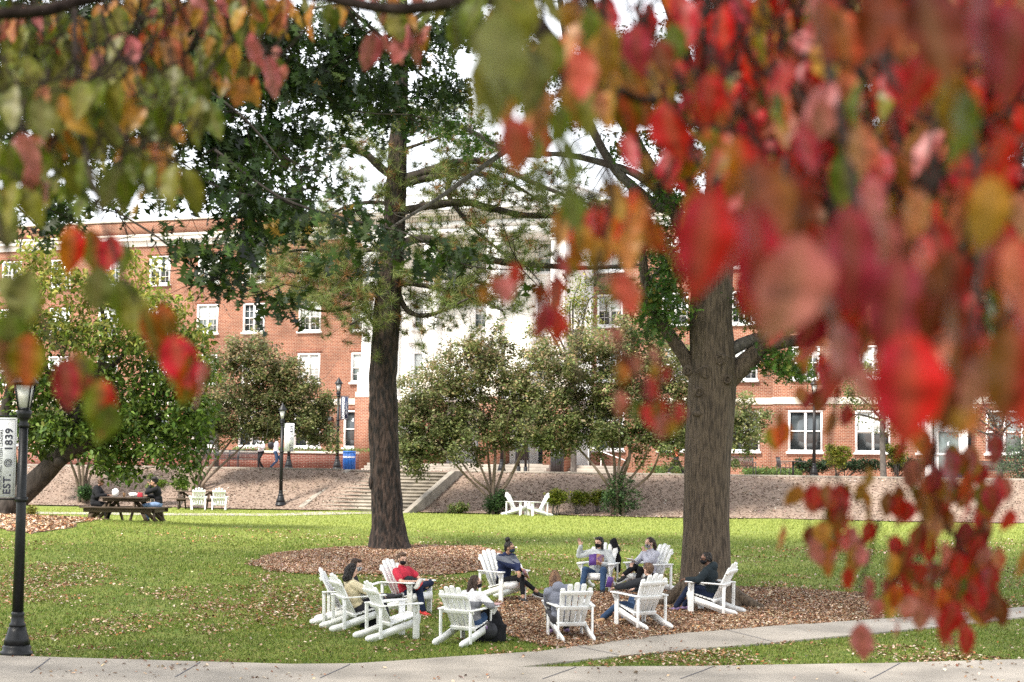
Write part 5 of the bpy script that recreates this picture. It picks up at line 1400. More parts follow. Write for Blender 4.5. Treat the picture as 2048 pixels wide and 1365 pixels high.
# ---------------------------------------------------------------- the oak at the right
D = 37.6
oak = empty('oak_tree', (0, 0, 0), 0, 'stout grey oak trunk with knots rising from the leaf bed', 'tree')
b = MB()
pth = [(1412, 1226), (1412, 1205), (1411, 1184), (1411, 1155), (1412, 1060), (1413, 980), (1416, 900), (1421, 820), (1424, 760), (1424, 700), (1422, 640), (1424, 580), (1432, 500), (1442, 420), (1448, 300), (1455, 140), (1465, -60), (1475, -300)]
rd = [84, 76, 61, 51.5, 46, 45.5, 46, 47.5, 48, 45, 42, 41, 38, 35, 31, 27, 22, 12]
rough_trunk(b, pxpath(pth, D), [pxr(r, D) for r in rd], 96, 20, .06, .7, lobes=.05)
for x, y, s in ((1412, 745, 1.15), (1375, 742, .8), (1440, 720, 1.0), (1398, 785, .8), (1455, 760, .8)):
    b.ball(P(x, y, D - pxr(40, D)), (pxr(13 * s, D), pxr(8 * s, D), pxr(14 * s, D)), None, 14, 9); b.lathe([(.001, 0)], seg=3) if False else None
    ring = P(x, y, D - pxr(47, D)); b.tube([ring + pxr(7.5 * s, D) * np.array([math.cos(a), 0, 1.15 * math.sin(a)]) for a in np.linspace(0, 2 * math.pi, 15)], [pxr(2.4 * s, D)], 6, 0, 1)
b.ball(P(1398, 828, D - pxr(38, D)), (pxr(14, D), pxr(9, D), pxr(7, D)), None, 12, 8)
g0 = P(1411, 1190, D)
for k, (a, l_) in enumerate(((195, 1.25), (235, 1.0), (268, .9), (300, 1.05), (338, 1.35), (20, 1.1), (80, 1.0), (140, 1.0))):
    dx, dy = math.cos(R(a)), math.sin(R(a)); p = [np.array([g0[0] + dx * .26, g0[1] + dy * .26, float(G(g0[0], g0[1])) + .85])]
    for q, h in ((.42, .36), (.62 * l_, .10), (.88 * l_, -.02)): x, y = g0[0] + dx * q, g0[1] + dy * q; p.append(np.array([x, y, float(G(x, y)) + h]))
    b.tube(p, [.10, .15, .12, .04], 10, .12, 5, rng=np.random.default_rng(k))
b.obj('trunk', M['bark_oak'], oak, smooth=True)
orng = np.random.default_rng(8); tips = []
OL = [([(1392, 752), (1368, 712), (1340, 672), (1312, 632), (1296, 590), (1288, 545), (1284, 500), (1268, 430), (1262, 380, 36.5)], [17, 14, 12, 11, 10, 9, 7, 5]),
      ([(1455, 760), (1490, 728), (1522, 698), (1560, 686), (1620, 676), (1690, 640, 36)], [24, 20, 15, 11, 7]),
      ([(1455, 705), (1500, 682), (1560, 668), (1640, 640, 39)], [14, 12, 9, 5]),
      ([(1424, 600), (1400, 530), (1372, 470), (1340, 405), (1310, 350), (1280, 300), (1240, 225), (1205, 120), (1180, 0, 36)], [20, 18, 15, 13, 12, 10, 7]),
      ([(1330, 420), (1290, 395), (1240, 350), (1218, 320), (1200, 290), (1170, 225), (1140, 120), (1120, 0, 39)], [11, 10, 9, 8, 6]),
      ([(1320, 385), (1270, 348), (1200, 325), (1130, 310), (1060, 308, 37)], [9, 8, 6, 4]),
      ([(1080, 312, 37), (1010, 300, 37.5), (940, 262, 38), (880, 240, 38), (820, 232, 38)], [5.5, 6.5, 5, 3, 2]),
      ([(1010, 303, 37.5), (950, 345, 37.3), (880, 395, 37), (820, 432, 36.5), (760, 470, 36)], [6, 5, 4, 3, 2]),
      ([(1440, 450), (1480, 380), (1540, 310), (1620, 250), (1700, 180, 40)], [18, 15, 12, 9, 6]),
      ([(1448, 330), (1500, 260), (1560, 130), (1600, -40)], [14, 12, 9, 6]), ([(1452, 240), (1380, 130), (1320, -30)], [13, 10, 7]),
      ([(1436, 500), (1520, 450), (1640, 410), (1800, 380), (1950, 400, 35)], [15, 12, 9, 7, 4]),
      ([(1290, 570), (1320, 540), (1350, 500)], [5, 4, 2])]
tw = MB()
for pts, rr in OL:
    _, p3 = limb(oak, pts, rr, D, 'bark_grey' if rr[0] < 15 else 'bark_oak', rough=.06)
    twigs_from(tw, list(p3[len(p3) // 3:]), 10, .9, .010, -.05, orng)
tw.obj('twigs', M['bark_grey'], oak, smooth=True)
OB = [(1330, 585, 45, 40, 30), (1310, 660, 26, 30, 10), (1350, 520, 50, 50, 30), (1380, 440, 40, 50, 26), (1290, 470, 45, 50, 24), (1330, 380, 60, 50, 24), (1300, 610, 30, 50, 12), (1350, 640, 30, 40, 10), (1560, 720, 45, 32, 22), (1600, 740, 24, 20, 7), (1500, 600, 40, 50, 14), (1530, 640, 30, 30, 8),
      (1340, 260, 60, 50, 22), (1250, 290, 60, 45, 9), (1160, 215, 70, 40, 14), (1060, 200, 60, 30, 9), (1400, 320, 50, 60, 14), (1500, 260, 90, 80, 22), (1600, 300, 90, 80, 22), (1730, 190, 70, 80, 26), (1810, 330, 80, 70, 20), (1950, 260, 70, 60, 16), (2020, 230, 40, 50, 20), (1900, 520, 60, 40, 16), (2030, 330, 30, 50, 14), (1850, 440, 70, 50, 14), (1650, 480, 100, 70, 16), (1750, 560, 80, 50, 10),
      (1120, 140, 60, 40, 12), (1220, 110, 70, 50, 18), (1000, 110, 60, 40, 10), (1330, 110, 80, 60, 24), (1450, 90, 90, 70, 24), (1600, 60, 90, 70, 24), (1750, 40, 90, 60, 24), (1900, 80, 90, 80, 24), (2030, 60, 60, 80, 18), (1010, 60, 70, 40, 12), (900, 250, 60, 22, 10), (960, 300, 40, 25, 6)]
blobs = [pxblob(x, y, rx, D, rd=1.4, w=w_, ry=ry) for x, y, rx, ry, w_ in OB]
pts, idx, cc = clumped(blobs, 1500, 13, .14, orng)
crown('crown', oak, pts, idx, OAK_V, OAK_F, .115, [(.055, .12, .018), (.08, .155, .025), (.04, .085, .014), (.13, .18, .03), (.20, .17, .03)], [4, 3, 3, 1.5, .5], .5, .2, rng=orng)
# the high crown above the frame, which shades the chairs
hb = [(np.array([gp(1410, 1190)[0] + x, 37.6 + y, ZC + z]), np.array([r, r, r * .6]), r * r) for x, y, z, r in ((0, 0, 15, 4.5), (-5, -3, 14, 4), (5, -2, 14, 4), (-2, -7, 13.5, 4), (4, 5, 14, 4), (-6, 4, 14.5, 4), (9, 3, 13, 3.5), (-9, -6, 13, 3.5), (3, -9, 12.5, 3.5), (-4, -11, 12, 3))]
pts, idx, cc = clumped(hb, 1500, 11, .3, orng)
crown('upper_crown', oak, pts, idx, QUAD_V, QUAD_F, .42, [(.055, .12, .018), (.08, .155, .025), (.04, .085, .014)], None, .3, .2, rng=orng)

# ---------------------------------------------------------------- pin oak hanging in at the upper left
D = 17.0
pin = empty('pin_oak_tree', (0, 0, 0), 0, 'dark green pin oak boughs with pointed leaves hanging in at the upper left', 'tree')
krng = np.random.default_rng(15)
base = np.array([-9.2, 15.0, float(G(-9.2, 15.0))])
b = MB(); rough_trunk(b, [base + (0, 0, -.2), base + (0, 0, .4), base + (.05, 0, 3), base + (.1, .1, 7), base + (.2, .2, 12), base + (.3, .3, 17)], [.62, .48, .42, .38, .28, .1], 40, 8, .05); b.obj('trunk', M['bark_oak'], pin, smooth=True)
tw = MB(); tip = []
PL_ = [([(-700, -60, 15.5), (-300, -20, 16), (0, 140, 17), (200, 260, 17), (350, 335, 17), (470, 385, 17), (600, 400, 17)], [9, 7, 6, 4, 3, 2, 1.2]),
       ([(-600, -200, 15.5), (-100, -160, 16), (200, -20, 17), (330, 120, 17.5), (430, 180, 18)], [10, 8, 6, 4, 2]),
       ([(-700, -500, 15.5), (100, -350, 17), (500, -120, 19), (700, 20, 21), (820, 130, 22), (900, 200, 22)], [12, 10, 8, 6, 4, 2]),
       ([(240, 428, 16.5), (320, 478, 16.5), (380, 530, 16.5), (440, 560, 16.5), (520, 585, 16.5)], [2.2, 2, 1.6, 1.3, .8]), ([(0, 140, 17), (120, 300, 16.8), (240, 428, 16.5)], [4, 3, 2.2]),
       ([(-400, 100, 15), (-100, 300, 15.5), (20, 400, 16), (90, 470, 16)], [5, 3, 2, 1]),
       ([(430, 300, 17), (560, 395, 17), (700, 440, 17), (820, 470, 17), (930, 530, 17), (1040, 540, 17)], [3.2, 3, 2.6, 2, 1.6, 1]),
       ([(500, -120, 19), (560, 60, 19), (620, 160, 19.5), (700, 220, 20), (820, 230, 20)], [6, 4, 3, 2, 1.2]), ([(330, 120, 17.5), (480, 230, 17.5), (560, 320, 17.5)], [4, 3, 1.5])]
for pts, rr in PL_:
    _, p3 = limb(pin, pts, rr, D, 'bark_dark', seg=7, rough=.05)
    twigs_from(tw, list(p3), 14, .7, .006, -.15, krng)
tw.obj('twigs', M['twig'], pin, smooth=True)
KB = [(60, 60, 80, 60, 20, 17), (180, 60, 80, 60, 20, 17.5), (320, 60, 80, 60, 22, 18), (450, 60, 70, 60, 24, 18), (560, 70, 70, 60, 24, 19), (680, 80, 80, 60, 24, 20), (800, 110, 80, 60, 20, 21), (880, 180, 60, 50, 14, 21.5), (900, 60, 80, 50, 18, 22),
      (40, 170, 60, 40, 12, 17), (140, 160, 70, 50, 16, 17), (260, 170, 70, 60, 20, 17), (370, 150, 60, 60, 22, 18), (460, 160, 60, 60, 24, 18), (560, 160, 60, 50, 24, 19), (660, 170, 70, 50, 24, 20), (760, 190, 60, 45, 18, 21),
      (410, 250, 50, 60, 22, 17.5), (480, 290, 60, 60, 26, 18), (560, 270, 60, 60, 26, 19), (640, 260, 60, 40, 18, 20), (720, 255, 50, 25, 10, 20.5), (820, 240, 60, 25, 10, 21),
      (430, 350, 50, 40, 16, 17), (510, 360, 50, 40, 16, 17.5), (580, 360, 40, 40, 12, 18), (640, 330, 40, 40, 10, 18.5), (470, 410, 60, 30, 16, 17), (540, 440, 60, 28, 16, 17), (610, 450, 45, 30, 12, 17), (600, 400, 60, 30, 14, 17.5), (690, 440, 50, 30, 12, 17), (740, 430, 40, 40, 12, 17), (790, 470, 50, 30, 12, 17), (860, 470, 40, 24, 9, 17), (910, 510, 40, 22, 8, 17), (840, 520, 40, 22, 6, 17),
      (470, 500, 60, 26, 13, 16.5), (420, 540, 50, 26, 12, 16.5), (390, 500, 40, 26, 9, 16.5), (470, 570, 30, 28, 9, 16.5), (540, 570, 26, 20, 5, 16.5), (570, 600, 16, 26, 5, 16.5), (520, 480, 40, 26, 8, 16.8), (1060, 555, 14, 16, 2, 17), (640, 500, 30, 20, 5, 17), (730, 510, 30, 20, 4, 17), (690, 380, 40, 28, 8, 17.5),
      (60, 250, 50, 40, 7, 17), (20, 330, 40, 60, 9, 16.5), (70, 390, 50, 50, 12, 16.5), (120, 440, 40, 50, 12, 16.2), (40, 450, 24, 30, 5, 16), (160, 310, 40, 36, 5, 17), (230, 330, 50, 40, 7, 17), (320, 300, 50, 40, 8, 17.2), (130, 380, 40, 40, 8, 16.5), (350, 380, 40, 30, 10, 17), (220, 400, 20, 26, 3, 16.5), (290, 260, 40, 30, 7, 17), (110, 250, 30, 30, 4, 17), (330, 460, 24, 16, 3, 16.5)]
KB += [(x, y, 60, 45, 15, d_) for x, y, d_ in ((30, 40, 21), (110, 30, 22), (200, 30, 22), (290, 40, 22), (370, 50, 22), (60, 110, 21), (150, 100, 22), (250, 110, 22), (340, 110, 22), (420, 110, 22), (30, 180, 20), (200, 180, 21), (310, 190, 21), (390, 200, 21))]
blobs = [pxblob(x, y, rx, d_, rd=.55, w=w_ * (1.15 if y < 210 else .8 if y < 300 else .42) * (.45 if (x > 620 and y > 230) else 1), ry=ry) for x, y, rx, ry, w_, d_ in KB]
pts, idx, cc = clumped(blobs, 1700, 8, .085, krng, .5)
crown('crown', pin, pts, idx, OAK_V, OAK_F, .125, [(.030, .055, .010), (.016, .034, .007), (.048, .082, .014), (.010, .022, .005), (.30, .17, .03)], [4, 4, 3, 2, .12], .75, .2, 'leaf_dense', rng=krng)
hb = [(np.array([x, y, ZC + z]), np.array([r, r, r * .5]), r * r) for x, y, z, r in [(a + (c % 2) * 2, 13 + c * 4.0, 8.5 + c * .95 + (2 if a < -15 else 0), 3.2) for a in (-21, -16, -11.5, -7, -2.5, 2) for c in range(7)]]
pts, idx, cc = clumped(hb, 2300, 10, .3, krng)
crown('upper_crown', pin, pts, idx, QUAD_V, QUAD_F, .42, [(.028, .066, .014), (.04, .085, .02)], None, .3, .2, 'leaf_dense', rng=krng)  # unseen high crown, spread wide above the view to shade the near lawn

# ---------------------------------------------------------------- leaning tree at the left
D = 56.5
lt = empty('leaning_tree', (0, 0, 0), 0, 'broad leafy tree leaning right over the picnic table at the left', 'tree')
lrng = np.random.default_rng(23)
b = MB(); rough_trunk(b, pxpath([(-6, 1052), (2, 1030), (14, 1012), (48, 985), (90, 945), (120, 915), (160, 893), (200, 880), (245, 868), (290, 855), (340, 820)], D), [pxr(r, D) for r in (40, 34, 27, 23, 21, 19, 15, 12, 10, 8, 5)], 32, 8, .07); b.ball(P(118, 925, D - .2), (.2, .2, .16)); b.obj('trunk', M['bark_dark'], lt, smooth=True)
for pts, rr in ([(30, 1000), (20, 930), (10, 840), (30, 740), (60, 640)], [18, 15, 12, 8, 4]), ([(120, 915), (150, 840), (190, 760), (210, 680), (200, 600)], [12, 10, 8, 6, 3]), ([(200, 880), (260, 830), (330, 780), (390, 740)], [8, 7, 5, 3]), ([(150, 840), (100, 760), (80, 680)], [8, 6, 3]), ([(190, 760), (260, 700), (320, 640)], [7, 5, 3]), ([(300, 850), (360, 860), (410, 880)], [5, 4, 2]):
    limb(lt, pts, rr, D, 'bark_dark')
LB = [(60, 560, 60, 50, 12), (150, 570, 70, 50, 14), (240, 590, 70, 50, 14), (330, 610, 60, 50, 12), (40, 650, 60, 60, 18), (130, 660, 80, 60, 22), (230, 680, 80, 60, 22), (330, 690, 60, 55, 18), (390, 680, 30, 40, 7), (60, 760, 70, 60, 24), (160, 770, 80, 60, 26), (270, 780, 80, 60, 26), (360, 770, 60, 60, 20), (410, 740, 30, 30, 6),
      (50, 850, 60, 45, 16), (130, 860, 60, 40, 18), (210, 850, 60, 45, 18), (290, 840, 60, 50, 20), (370, 850, 50, 55, 20), (400, 820, 30, 40, 8), (240, 905, 50, 30, 12), (330, 900, 40, 40, 12), (220, 935, 30, 20, 5), (260, 945, 20, 14, 3), (80, 900, 24, 20, 4), (390, 900, 24, 40, 7), (370, 940, 20, 30, 4), (180, 900, 40, 20, 6), (100, 500, 40, 30, 4), (270, 530, 50, 30, 5), (60, 520, 30, 30, 3), (-40, 700, 60, 150, 30)]
blobs = [pxblob(x, y, rx, D, rd=2.2, w=w_, ry=ry) for x, y, rx, ry, w_ in LB]
pts, idx, cc = clumped(blobs, 1750, 15, .16, lrng)
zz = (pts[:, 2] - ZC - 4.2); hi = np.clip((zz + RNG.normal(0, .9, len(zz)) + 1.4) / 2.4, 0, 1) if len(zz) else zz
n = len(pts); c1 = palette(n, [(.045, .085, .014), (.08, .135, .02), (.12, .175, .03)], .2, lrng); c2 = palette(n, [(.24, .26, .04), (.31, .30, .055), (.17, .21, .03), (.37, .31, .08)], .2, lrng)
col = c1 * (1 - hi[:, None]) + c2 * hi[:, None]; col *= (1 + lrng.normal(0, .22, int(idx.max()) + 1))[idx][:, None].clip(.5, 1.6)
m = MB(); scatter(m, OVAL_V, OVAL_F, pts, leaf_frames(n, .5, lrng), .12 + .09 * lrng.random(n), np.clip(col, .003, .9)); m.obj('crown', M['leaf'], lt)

# ---------------------------------------------------------------- crape myrtles
def myrtle(label, D, base, stems, blobs_px, n, cols, w=None, size=.085, skirt=None, seed=1, mat='bark_myrtle'):
    rg = np.random.default_rng(seed); t = empty('crape_myrtle', (0, 0, 0), 0, label, 'tree', 'multi-stemmed crape myrtles on the bank')
    b0 = gd(base, D)
    for path in stems:
        b = MB(); pp = [b0 + np.array([(path[0][0] - base) * D / FPX * .8, rg.normal(0, .15), -.1])] + [P(x, y, D + rg.normal(0, .5) * (k + 1) / 3) for k, (x, y) in enumerate(path)]
        r0 = .055 + .035 * rg.random(); b.tube(pp, [r0 * 1.25, r0, r0 * .8, r0 * .6, r0 * .35], 8, .08, 4, rng=rg); b.obj('stem', M[mat], t, smooth=True)
    bl = [pxblob(x, y, rx * 1.15, D, rd=1.3, ry=ry * 1.15) for x, y, rx, ry in blobs_px]
    sat = []                                              # loose sprays that break the outline
    for x, y, rx, ry in blobs_px:
        for k in range(4):
            a = rg.uniform(-2.9, .2) if k < 3 or base == 398 else rg.uniform(.4, 2.6); x2 = x + rx * 1.3 * math.cos(a) ; y2 = y + ry * 1.45 * math.sin(a); sat.append(pxblob(x2, y2, 8 + 11 * rg.random(), D + rg.normal(0, .7), rd=.4, ry=12 + 20 * rg.random()))
    bl += sat
    tw = MB(); twigs_from(tw, [q[0] for q in bl], 60, 1.3, .012, .3, rg); tw.obj('twigs', M['bark_grey'], t, smooth=True)
    pts, idx, cc = clumped(bl, int(n * 2.0), 44, .16, rg, .5)
    nn = len(pts); zz = pts[:, 2]; z0, z1 = np.percentile(zz, 8), np.percentile(zz, 92)
    tp = np.clip((zz - z0) / (z1 - z0) + rg.normal(0, .28, int(idx.max()) + 1)[idx], 0, 1)[:, None]; gr = np.array(cols[:3]); tn = np.array(cols[3:])
    c1 = palette(nn, gr * .88, .22, rg); c2 = palette(nn, np.concatenate([tn, gr]), .22, rg); cc_ = (c1 * (1 - tp) + c2 * tp) * (1 + rg.normal(0, .28, int(idx.max()) + 1))[idx][:, None].clip(.45, 1.7)
    m_ = MB(); scatter(m_, QUAD_V, QUAD_F, pts, leaf_frames(nn, .2, rg), size * 1.55 * (.6 + .8 * rg.random(nn)), np.clip(cc_, .003, .9)); m_.obj('crown', M['leaf'], t)
    # pale seed heads standing at the outside of the crown
    k = rg.choice(len(cc), n // 2); p = cc[k] + rg.normal(0, .25, (len(k), 3)); p[:, 2] += .2
    p = np.repeat(p, 9, 0) + rg.normal(0, .07, (len(k) * 9, 3))
    crown('seed_heads', t, p, None, QUAD_V, QUAD_F, .085, [(.36, .27, .18), (.45, .35, .25), (.26, .18, .12)], None, .0, .2, rng=rg)
    if skirt:
        bl = [pxblob(x, y, rx, D - .3, rd=.5, ry=ry) for x, y, rx, ry in skirt]
        pts, idx, cc = clumped(bl, 170, 16, .1, rg); crown('basal_shoots', t, pts, idx, QUAD_V, QUAD_F, .10, [(.045, .09, .03), (.06, .11, .035), (.035, .065, .025)], None, .0, .2, rng=rg)
    return t
MC = [(.15, .18, .06), (.20, .22, .08), (.10, .135, .045), (.34, .27, .14), (.40, .29, .18)]
myrtle('crape myrtle standing between the staircase and the two facing white chairs', 83.2, 985,
       [[(978, 1000), (935, 955), (890, 905), (860, 860)], [(982, 990), (960, 930), (940, 880), (915, 830)], [(984, 990), (978, 930), (972, 870), (965, 790)], [(986, 985), (990, 925), (992, 870), (1000, 800)], [(990, 990), (1008, 930), (1010, 880), (1020, 820)], [(994, 995), (1022, 950), (1040, 910), (1060, 860)], [(996, 990), (1018, 962), (1052, 890), (1075, 850)], [(980, 985), (950, 960), (915, 915), (880, 880)]],
       [(850, 820, 40, 50), (840, 870, 36, 36), (900, 780, 50, 50), (900, 850, 50, 45), (960, 760, 60, 60), (960, 840, 60, 50), (1020, 770, 50, 60), (1030, 840, 45, 50), (985, 712, 30, 40), (900, 735, 36, 30), (835, 780, 26, 26), (1060, 800, 40, 60), (820, 905, 22, 20), (870, 905, 30, 20), (1075, 730, 40, 40), (825, 860, 30, 50), (850, 915, 26, 14), (930, 880, 40, 26), (1050, 870, 40, 26), (880, 880, 40, 30), (950, 700, 26, 26), (990, 880, 40, 22), (800, 850, 16, 24)], 620, MC, [3, 3, 2.5, 1.6, 1.2], .088, [(985, 1010, 16, 18), (1002, 1002, 12, 22)], 31)
myrtle('crape myrtle with a thick leafy base to the right of the yellow-green shrubs', 82.0, 1235,
       [[(1222, 985), (1190, 935), (1150, 890), (1110, 850)], [(1226, 980), (1205, 920), (1185, 870), (1160, 820)], [(1230, 975), (1228, 915), (1220, 860), (1225, 800)], [(1234, 970), (1240, 910), (1238, 860), (1245, 790)], [(1240, 975), (1258, 920), (1262, 880), (1285, 830)], [(1244, 985), (1282, 930), (1300, 890), (1330, 850)], [(1250, 995), (1300, 950), (1318, 910), (1340, 870)], [(1236, 975), (1248, 930), (1290, 865), (1320, 820)]],
       [(1090, 790, 45, 50), (1110, 850, 40, 40), (1150, 750, 50, 50), (1160, 830, 50, 50), (1220, 730, 60, 50), (1220, 810, 60, 55), (1280, 750, 55, 60), (1290, 830, 55, 50), (1340, 770, 50, 60), (1350, 840, 45, 45), (1180, 700, 40, 36), (1260, 690, 40, 30), (1100, 735, 40, 36), (1370, 800, 40, 60), (1470, 830, 36, 50), (1480, 880, 34, 30), (1330, 890, 40, 20), (1080, 870, 30, 30), (1120, 890, 30, 16), (1160, 870, 40, 26), (1250, 870, 50, 24), (1310, 870, 40, 30), (1360, 880, 40, 30), (1310, 700, 40, 36), (1200, 880, 30, 16), (1500, 850, 22, 24)], 720, MC, [3, 3, 2.5, 1.6, 1.2], .088, [(1235, 1010, 36, 24), (1225, 985, 24, 26), (1262, 1000, 26, 26), (1240, 965, 26, 20)], 37)
myrtle('dark crape myrtle behind the two far white chairs at the left', 88.3, 398,
       [[(385, 960), (372, 915), (360, 870)], [(392, 955), (400, 910), (420, 860)], [(398, 955), (420, 905), (450, 850)], [(404, 960), (440, 910), (480, 860)], [(408, 965), (450, 925), (500, 880)], [(396, 950), (410, 890), (430, 820)]],
       [(470, 790, 60, 50), (540, 790, 50, 45), (590, 810, 50, 40), (470, 845, 50, 36), (550, 838, 50, 30), (610, 855, 40, 18), (520, 745, 50, 35), (450, 730, 36, 30), (620, 820, 36, 30), (430, 855, 36, 36), (480, 866, 44, 10), (570, 858, 40, 10), (640, 850, 26, 14), (500, 715, 26, 18), (560, 750, 30, 26), (640, 878, 18, 6)], 540,
       [(.12, .15, .05), (.165, .17, .065), (.085, .115, .035), (.26, .19, .10), (.28, .20, .11)], [3, 2.5, 2.5, 2, 1], .088, None, 41)
myrtle('crape myrtle with pale fluted stems behind the picnic table', 87.6, 168,
       [[(155, 965), (140, 920), (125, 860)], [(160, 960), (155, 910), (150, 850)], [(166, 955), (168, 905), (172, 850)], [(172, 955), (182, 910), (195, 860)], [(178, 960), (200, 915), (220, 870)]],
       [(150, 850, 50, 40), (210, 850, 40, 40), (110, 860, 40, 40), (180, 800, 60, 40)], 160, MC, None, .088, [(170, 985, 10, 12)], 43)

# ---------------------------------------------------------------- trees on the terrace
def small_tree(name, label, D, base, top, r, blobs_px, n, per, size, cols, cr=.14, seed=1, droop=.4, mat='bark_grey', group=None, w=None):
    rg = np.random.default_rng(seed); t = empty(name, (0, 0, 0), 0, label, 'tree', group)
    b0 = gd(base, D); b = MB(); tp_ = P(*top, D)
    b.tube([b0 + (0, 0, -.1), b0 + (0, 0, .25), (b0 + tp_) / 2 + rg.normal(0, .04, 3), tp_], [r * 1.3, r, r * .85, r * .4], 12, .05, 5, rng=rg); b.obj('trunk', M[mat], t, smooth=True)
    bl = [pxblob(x, y, rx, D, rd=1.0, ry=ry) for x, y, rx, ry in blobs_px]
    lm = MB()
    for q in bl: lm.tube([tp_ * .6 + (b0 + (0, 0, 1.2)) * .4, (tp_ + q[0]) / 2 + rg.normal(0, .2, 3), q[0]], [r * .45, r * .3, r * .12], 6, 0, 3)
    twigs_from(lm, [q[0] for q in bl], 30, 1.0, .01, .2, rg); lm.obj('limbs', M[mat], t, smooth=True)
    pts, idx, cc = clumped(bl, n, per, cr, rg, .5); crown('crown', t, pts, idx, QUAD_V, QUAD_F, size, cols, w, droop, .2, rng=rg); return t
small_tree('young_tree', 'slim yellow-green tree standing before the right portico column', 97, 1147, (1150, 660), .15, [(1150, 600, 40, 50), (1130, 660, 50, 36), (1180, 650, 36, 36), (1160, 570, 28, 26), (1090, 680, 24, 14), (1140, 850, 60, 36), (1120, 880, 40, 22), (1190, 590, 24, 30), (1070, 650, 18, 10), (1110, 640, 24, 20)], 260, 15, .13, [(.17, .22, .03), (.24, .26, .05), (.10, .16, .025), (.30, .26, .06)], seed=51)
small_tree('young_tree', 'small round tree before the right wing, half hidden by red leaves', 92.5, 1767, (1765, 800), .15, [(1740, 800, 60, 50), (1790, 820, 40, 45), (1700, 790, 40, 50), (1760, 750, 50, 40), (1690, 830, 24, 20), (1770, 860, 36, 22), (1720, 740, 40, 30)], 240, 15, .12, [(.06, .11, .03), (.09, .15, .04), (.15, .19, .05)], seed=52)
small_tree('young_tree', 'thin-trunked tree between the benches, crown lost in the dark myrtle', 95.5, 433, (436, 780), .11, [(436, 770, 40, 40), (460, 800, 30, 30)], 60, 12, .12, [(.07, .11, .03), (.10, .12, .04)], seed=53)
small_tree('red_leaf_tree', 'rusty red leaved tree at the right end of the terrace', 91, 2000, (2000, 850), .14, [(1960, 820, 60, 40), (2020, 810, 50, 50), (1930, 850, 40, 30), (2000, 860, 60, 26), (1960, 780, 40, 30), (2060, 840, 50, 50), (1900, 800, 30, 30)], 330, 15, .11, [(.28, .10, .075), (.36, .17, .11), (.20, .07, .05), (.30, .22, .10)], seed=54)
small_tree('evergreen_tree', 'feathery grey-green evergreen at the right edge above the bank', 87.2, 2052, (2052, 900), .12, [(2020, 930, 36, 20), (2050, 900, 40, 30), (2045, 955, 34, 18), (2020, 905, 26, 14), (2060, 930, 40, 40)], 220, 16, .10, [(.09, .14, .08), (.13, .18, .10), (.06, .10, .06)], seed=55)
small_tree('young_tree', 'small leafy tree at the left behind the leaning tree', 100, 93, (93, 880), .12, [(93, 860, 60, 30), (60, 840, 40, 30)], 70, 12, .12, [(.07, .11, .03), (.10, .15, .04)], seed=56)

# ---------------------------------------------------------------- shrubs and hedges
def shrub(name, label, D, blobs_px, n, cols, size=.07, seed=1, group=None, cat='shrub', droop=-.3, per=18, cr=.07, base=None):
    rg = np.random.default_rng(seed); bl = [pxblob(x, y, rx, D, rd=pxr(rx, D) * .9, ry=ry) for x, y, rx, ry in blobs_px]
    t = empty(name, (0, 0, 0), 0, label, cat, group); b0 = gd(base or blobs_px[0][0], D); b = MB()
    for k in range(9): q = bl[k % len(bl)]; b.tube([b0 + rg.normal(0, .05, 3) * (1, 1, 0) + (0, 0, -.05), (b0 + q[0]) / 2 + rg.normal(0, .08, 3), q[0] + rg.normal(0, .12, 3)], [.02, .014, .006], 5, 0, 2)
    b.obj('stems', M['bark_grey'], t, smooth=True)
    pts, idx, cc = clumped(bl, n, per, cr, rg, .4); crown('foliage', t, pts, idx, QUAD_V, QUAD_F, size, cols, None, droop, .2, rng=rg); return t
YG = [(.15, .19, .02), (.22, .25, .03), (.09, .13, .015), (.28, .28, .05)]
SG = 'low yellow-green shrubs beside the crape myrtle'
shrub('yew_shrub', 'yellow-green spreading shrub just right of the facing white chairs', 82.6, [(1108, 998, 14, 14), (1124, 996, 13, 14), (1115, 986, 12, 8)], 150, YG, .085, 61, SG)
shrub('yew_shrub', 'yellow-green spreading shrub, middle of the low row by the myrtle', 82.9, [(1152, 997, 13, 14), (1168, 998, 12, 13)], 130, YG, .085, 62, SG)
shrub('yew_shrub', 'yellow-green spreading shrub touching the leafy myrtle base', 83.1, [(1192, 997, 13, 14), (1206, 994, 12, 13)], 130, YG, .085, 63, SG)
shrub('azalea_shrub', 'small loose green shrub at the lower right end of the staircase', 82.8, [(905, 1020, 12, 8), (922, 1017, 14, 10)], 80, [(.08, .13, .03), (.12, .16, .045), (.17, .16, .06)], .09, 64)
AG = 'small azaleas on the bank behind the picnic table'
shrub('azalea_shrub', 'small bright green shrub on the bank just right of the diners', 86.4, [(308, 972, 14, 9), (322, 968, 12, 8), (305, 955, 6, 6)], 80, [(.09, .15, .02), (.15, .20, .03)], .09, 65, AG)
shrub('azalea_shrub', 'small bright green shrub at the foot of the dark myrtle stems', 85.6, [(358, 968, 14, 10), (370, 975, 10, 8)], 70, [(.09, .15, .02), (.13, .18, .03)], .09, 66, AG)
shrub('yellow_shrub', 'tiny yellowing shrub beside the near lamp post on the mound', 58.5, [(60, 1030, 8, 8), (64, 1022, 5, 6)], 30, [(.28, .25, .05), (.20, .20, .04)], .07, 67, None)
YS = 'yellow-green shrubs below the right wing windows'
shrub('yellow_shrub', 'round yellow-green shrub beside the lamp below the right wing window', 93, [(1672, 918, 20, 22), (1690, 908, 14, 16), (1665, 900, 12, 10)], 170, YG, .10, 68, YS)
shrub('yellow_shrub', 'yellow-green shrub right of the small round tree trunk', 93.5, [(1795, 910, 18, 22), (1780, 900, 10, 12)], 120, YG, .10, 69, YS)
HG = 'dark evergreen hedges along the right wing'
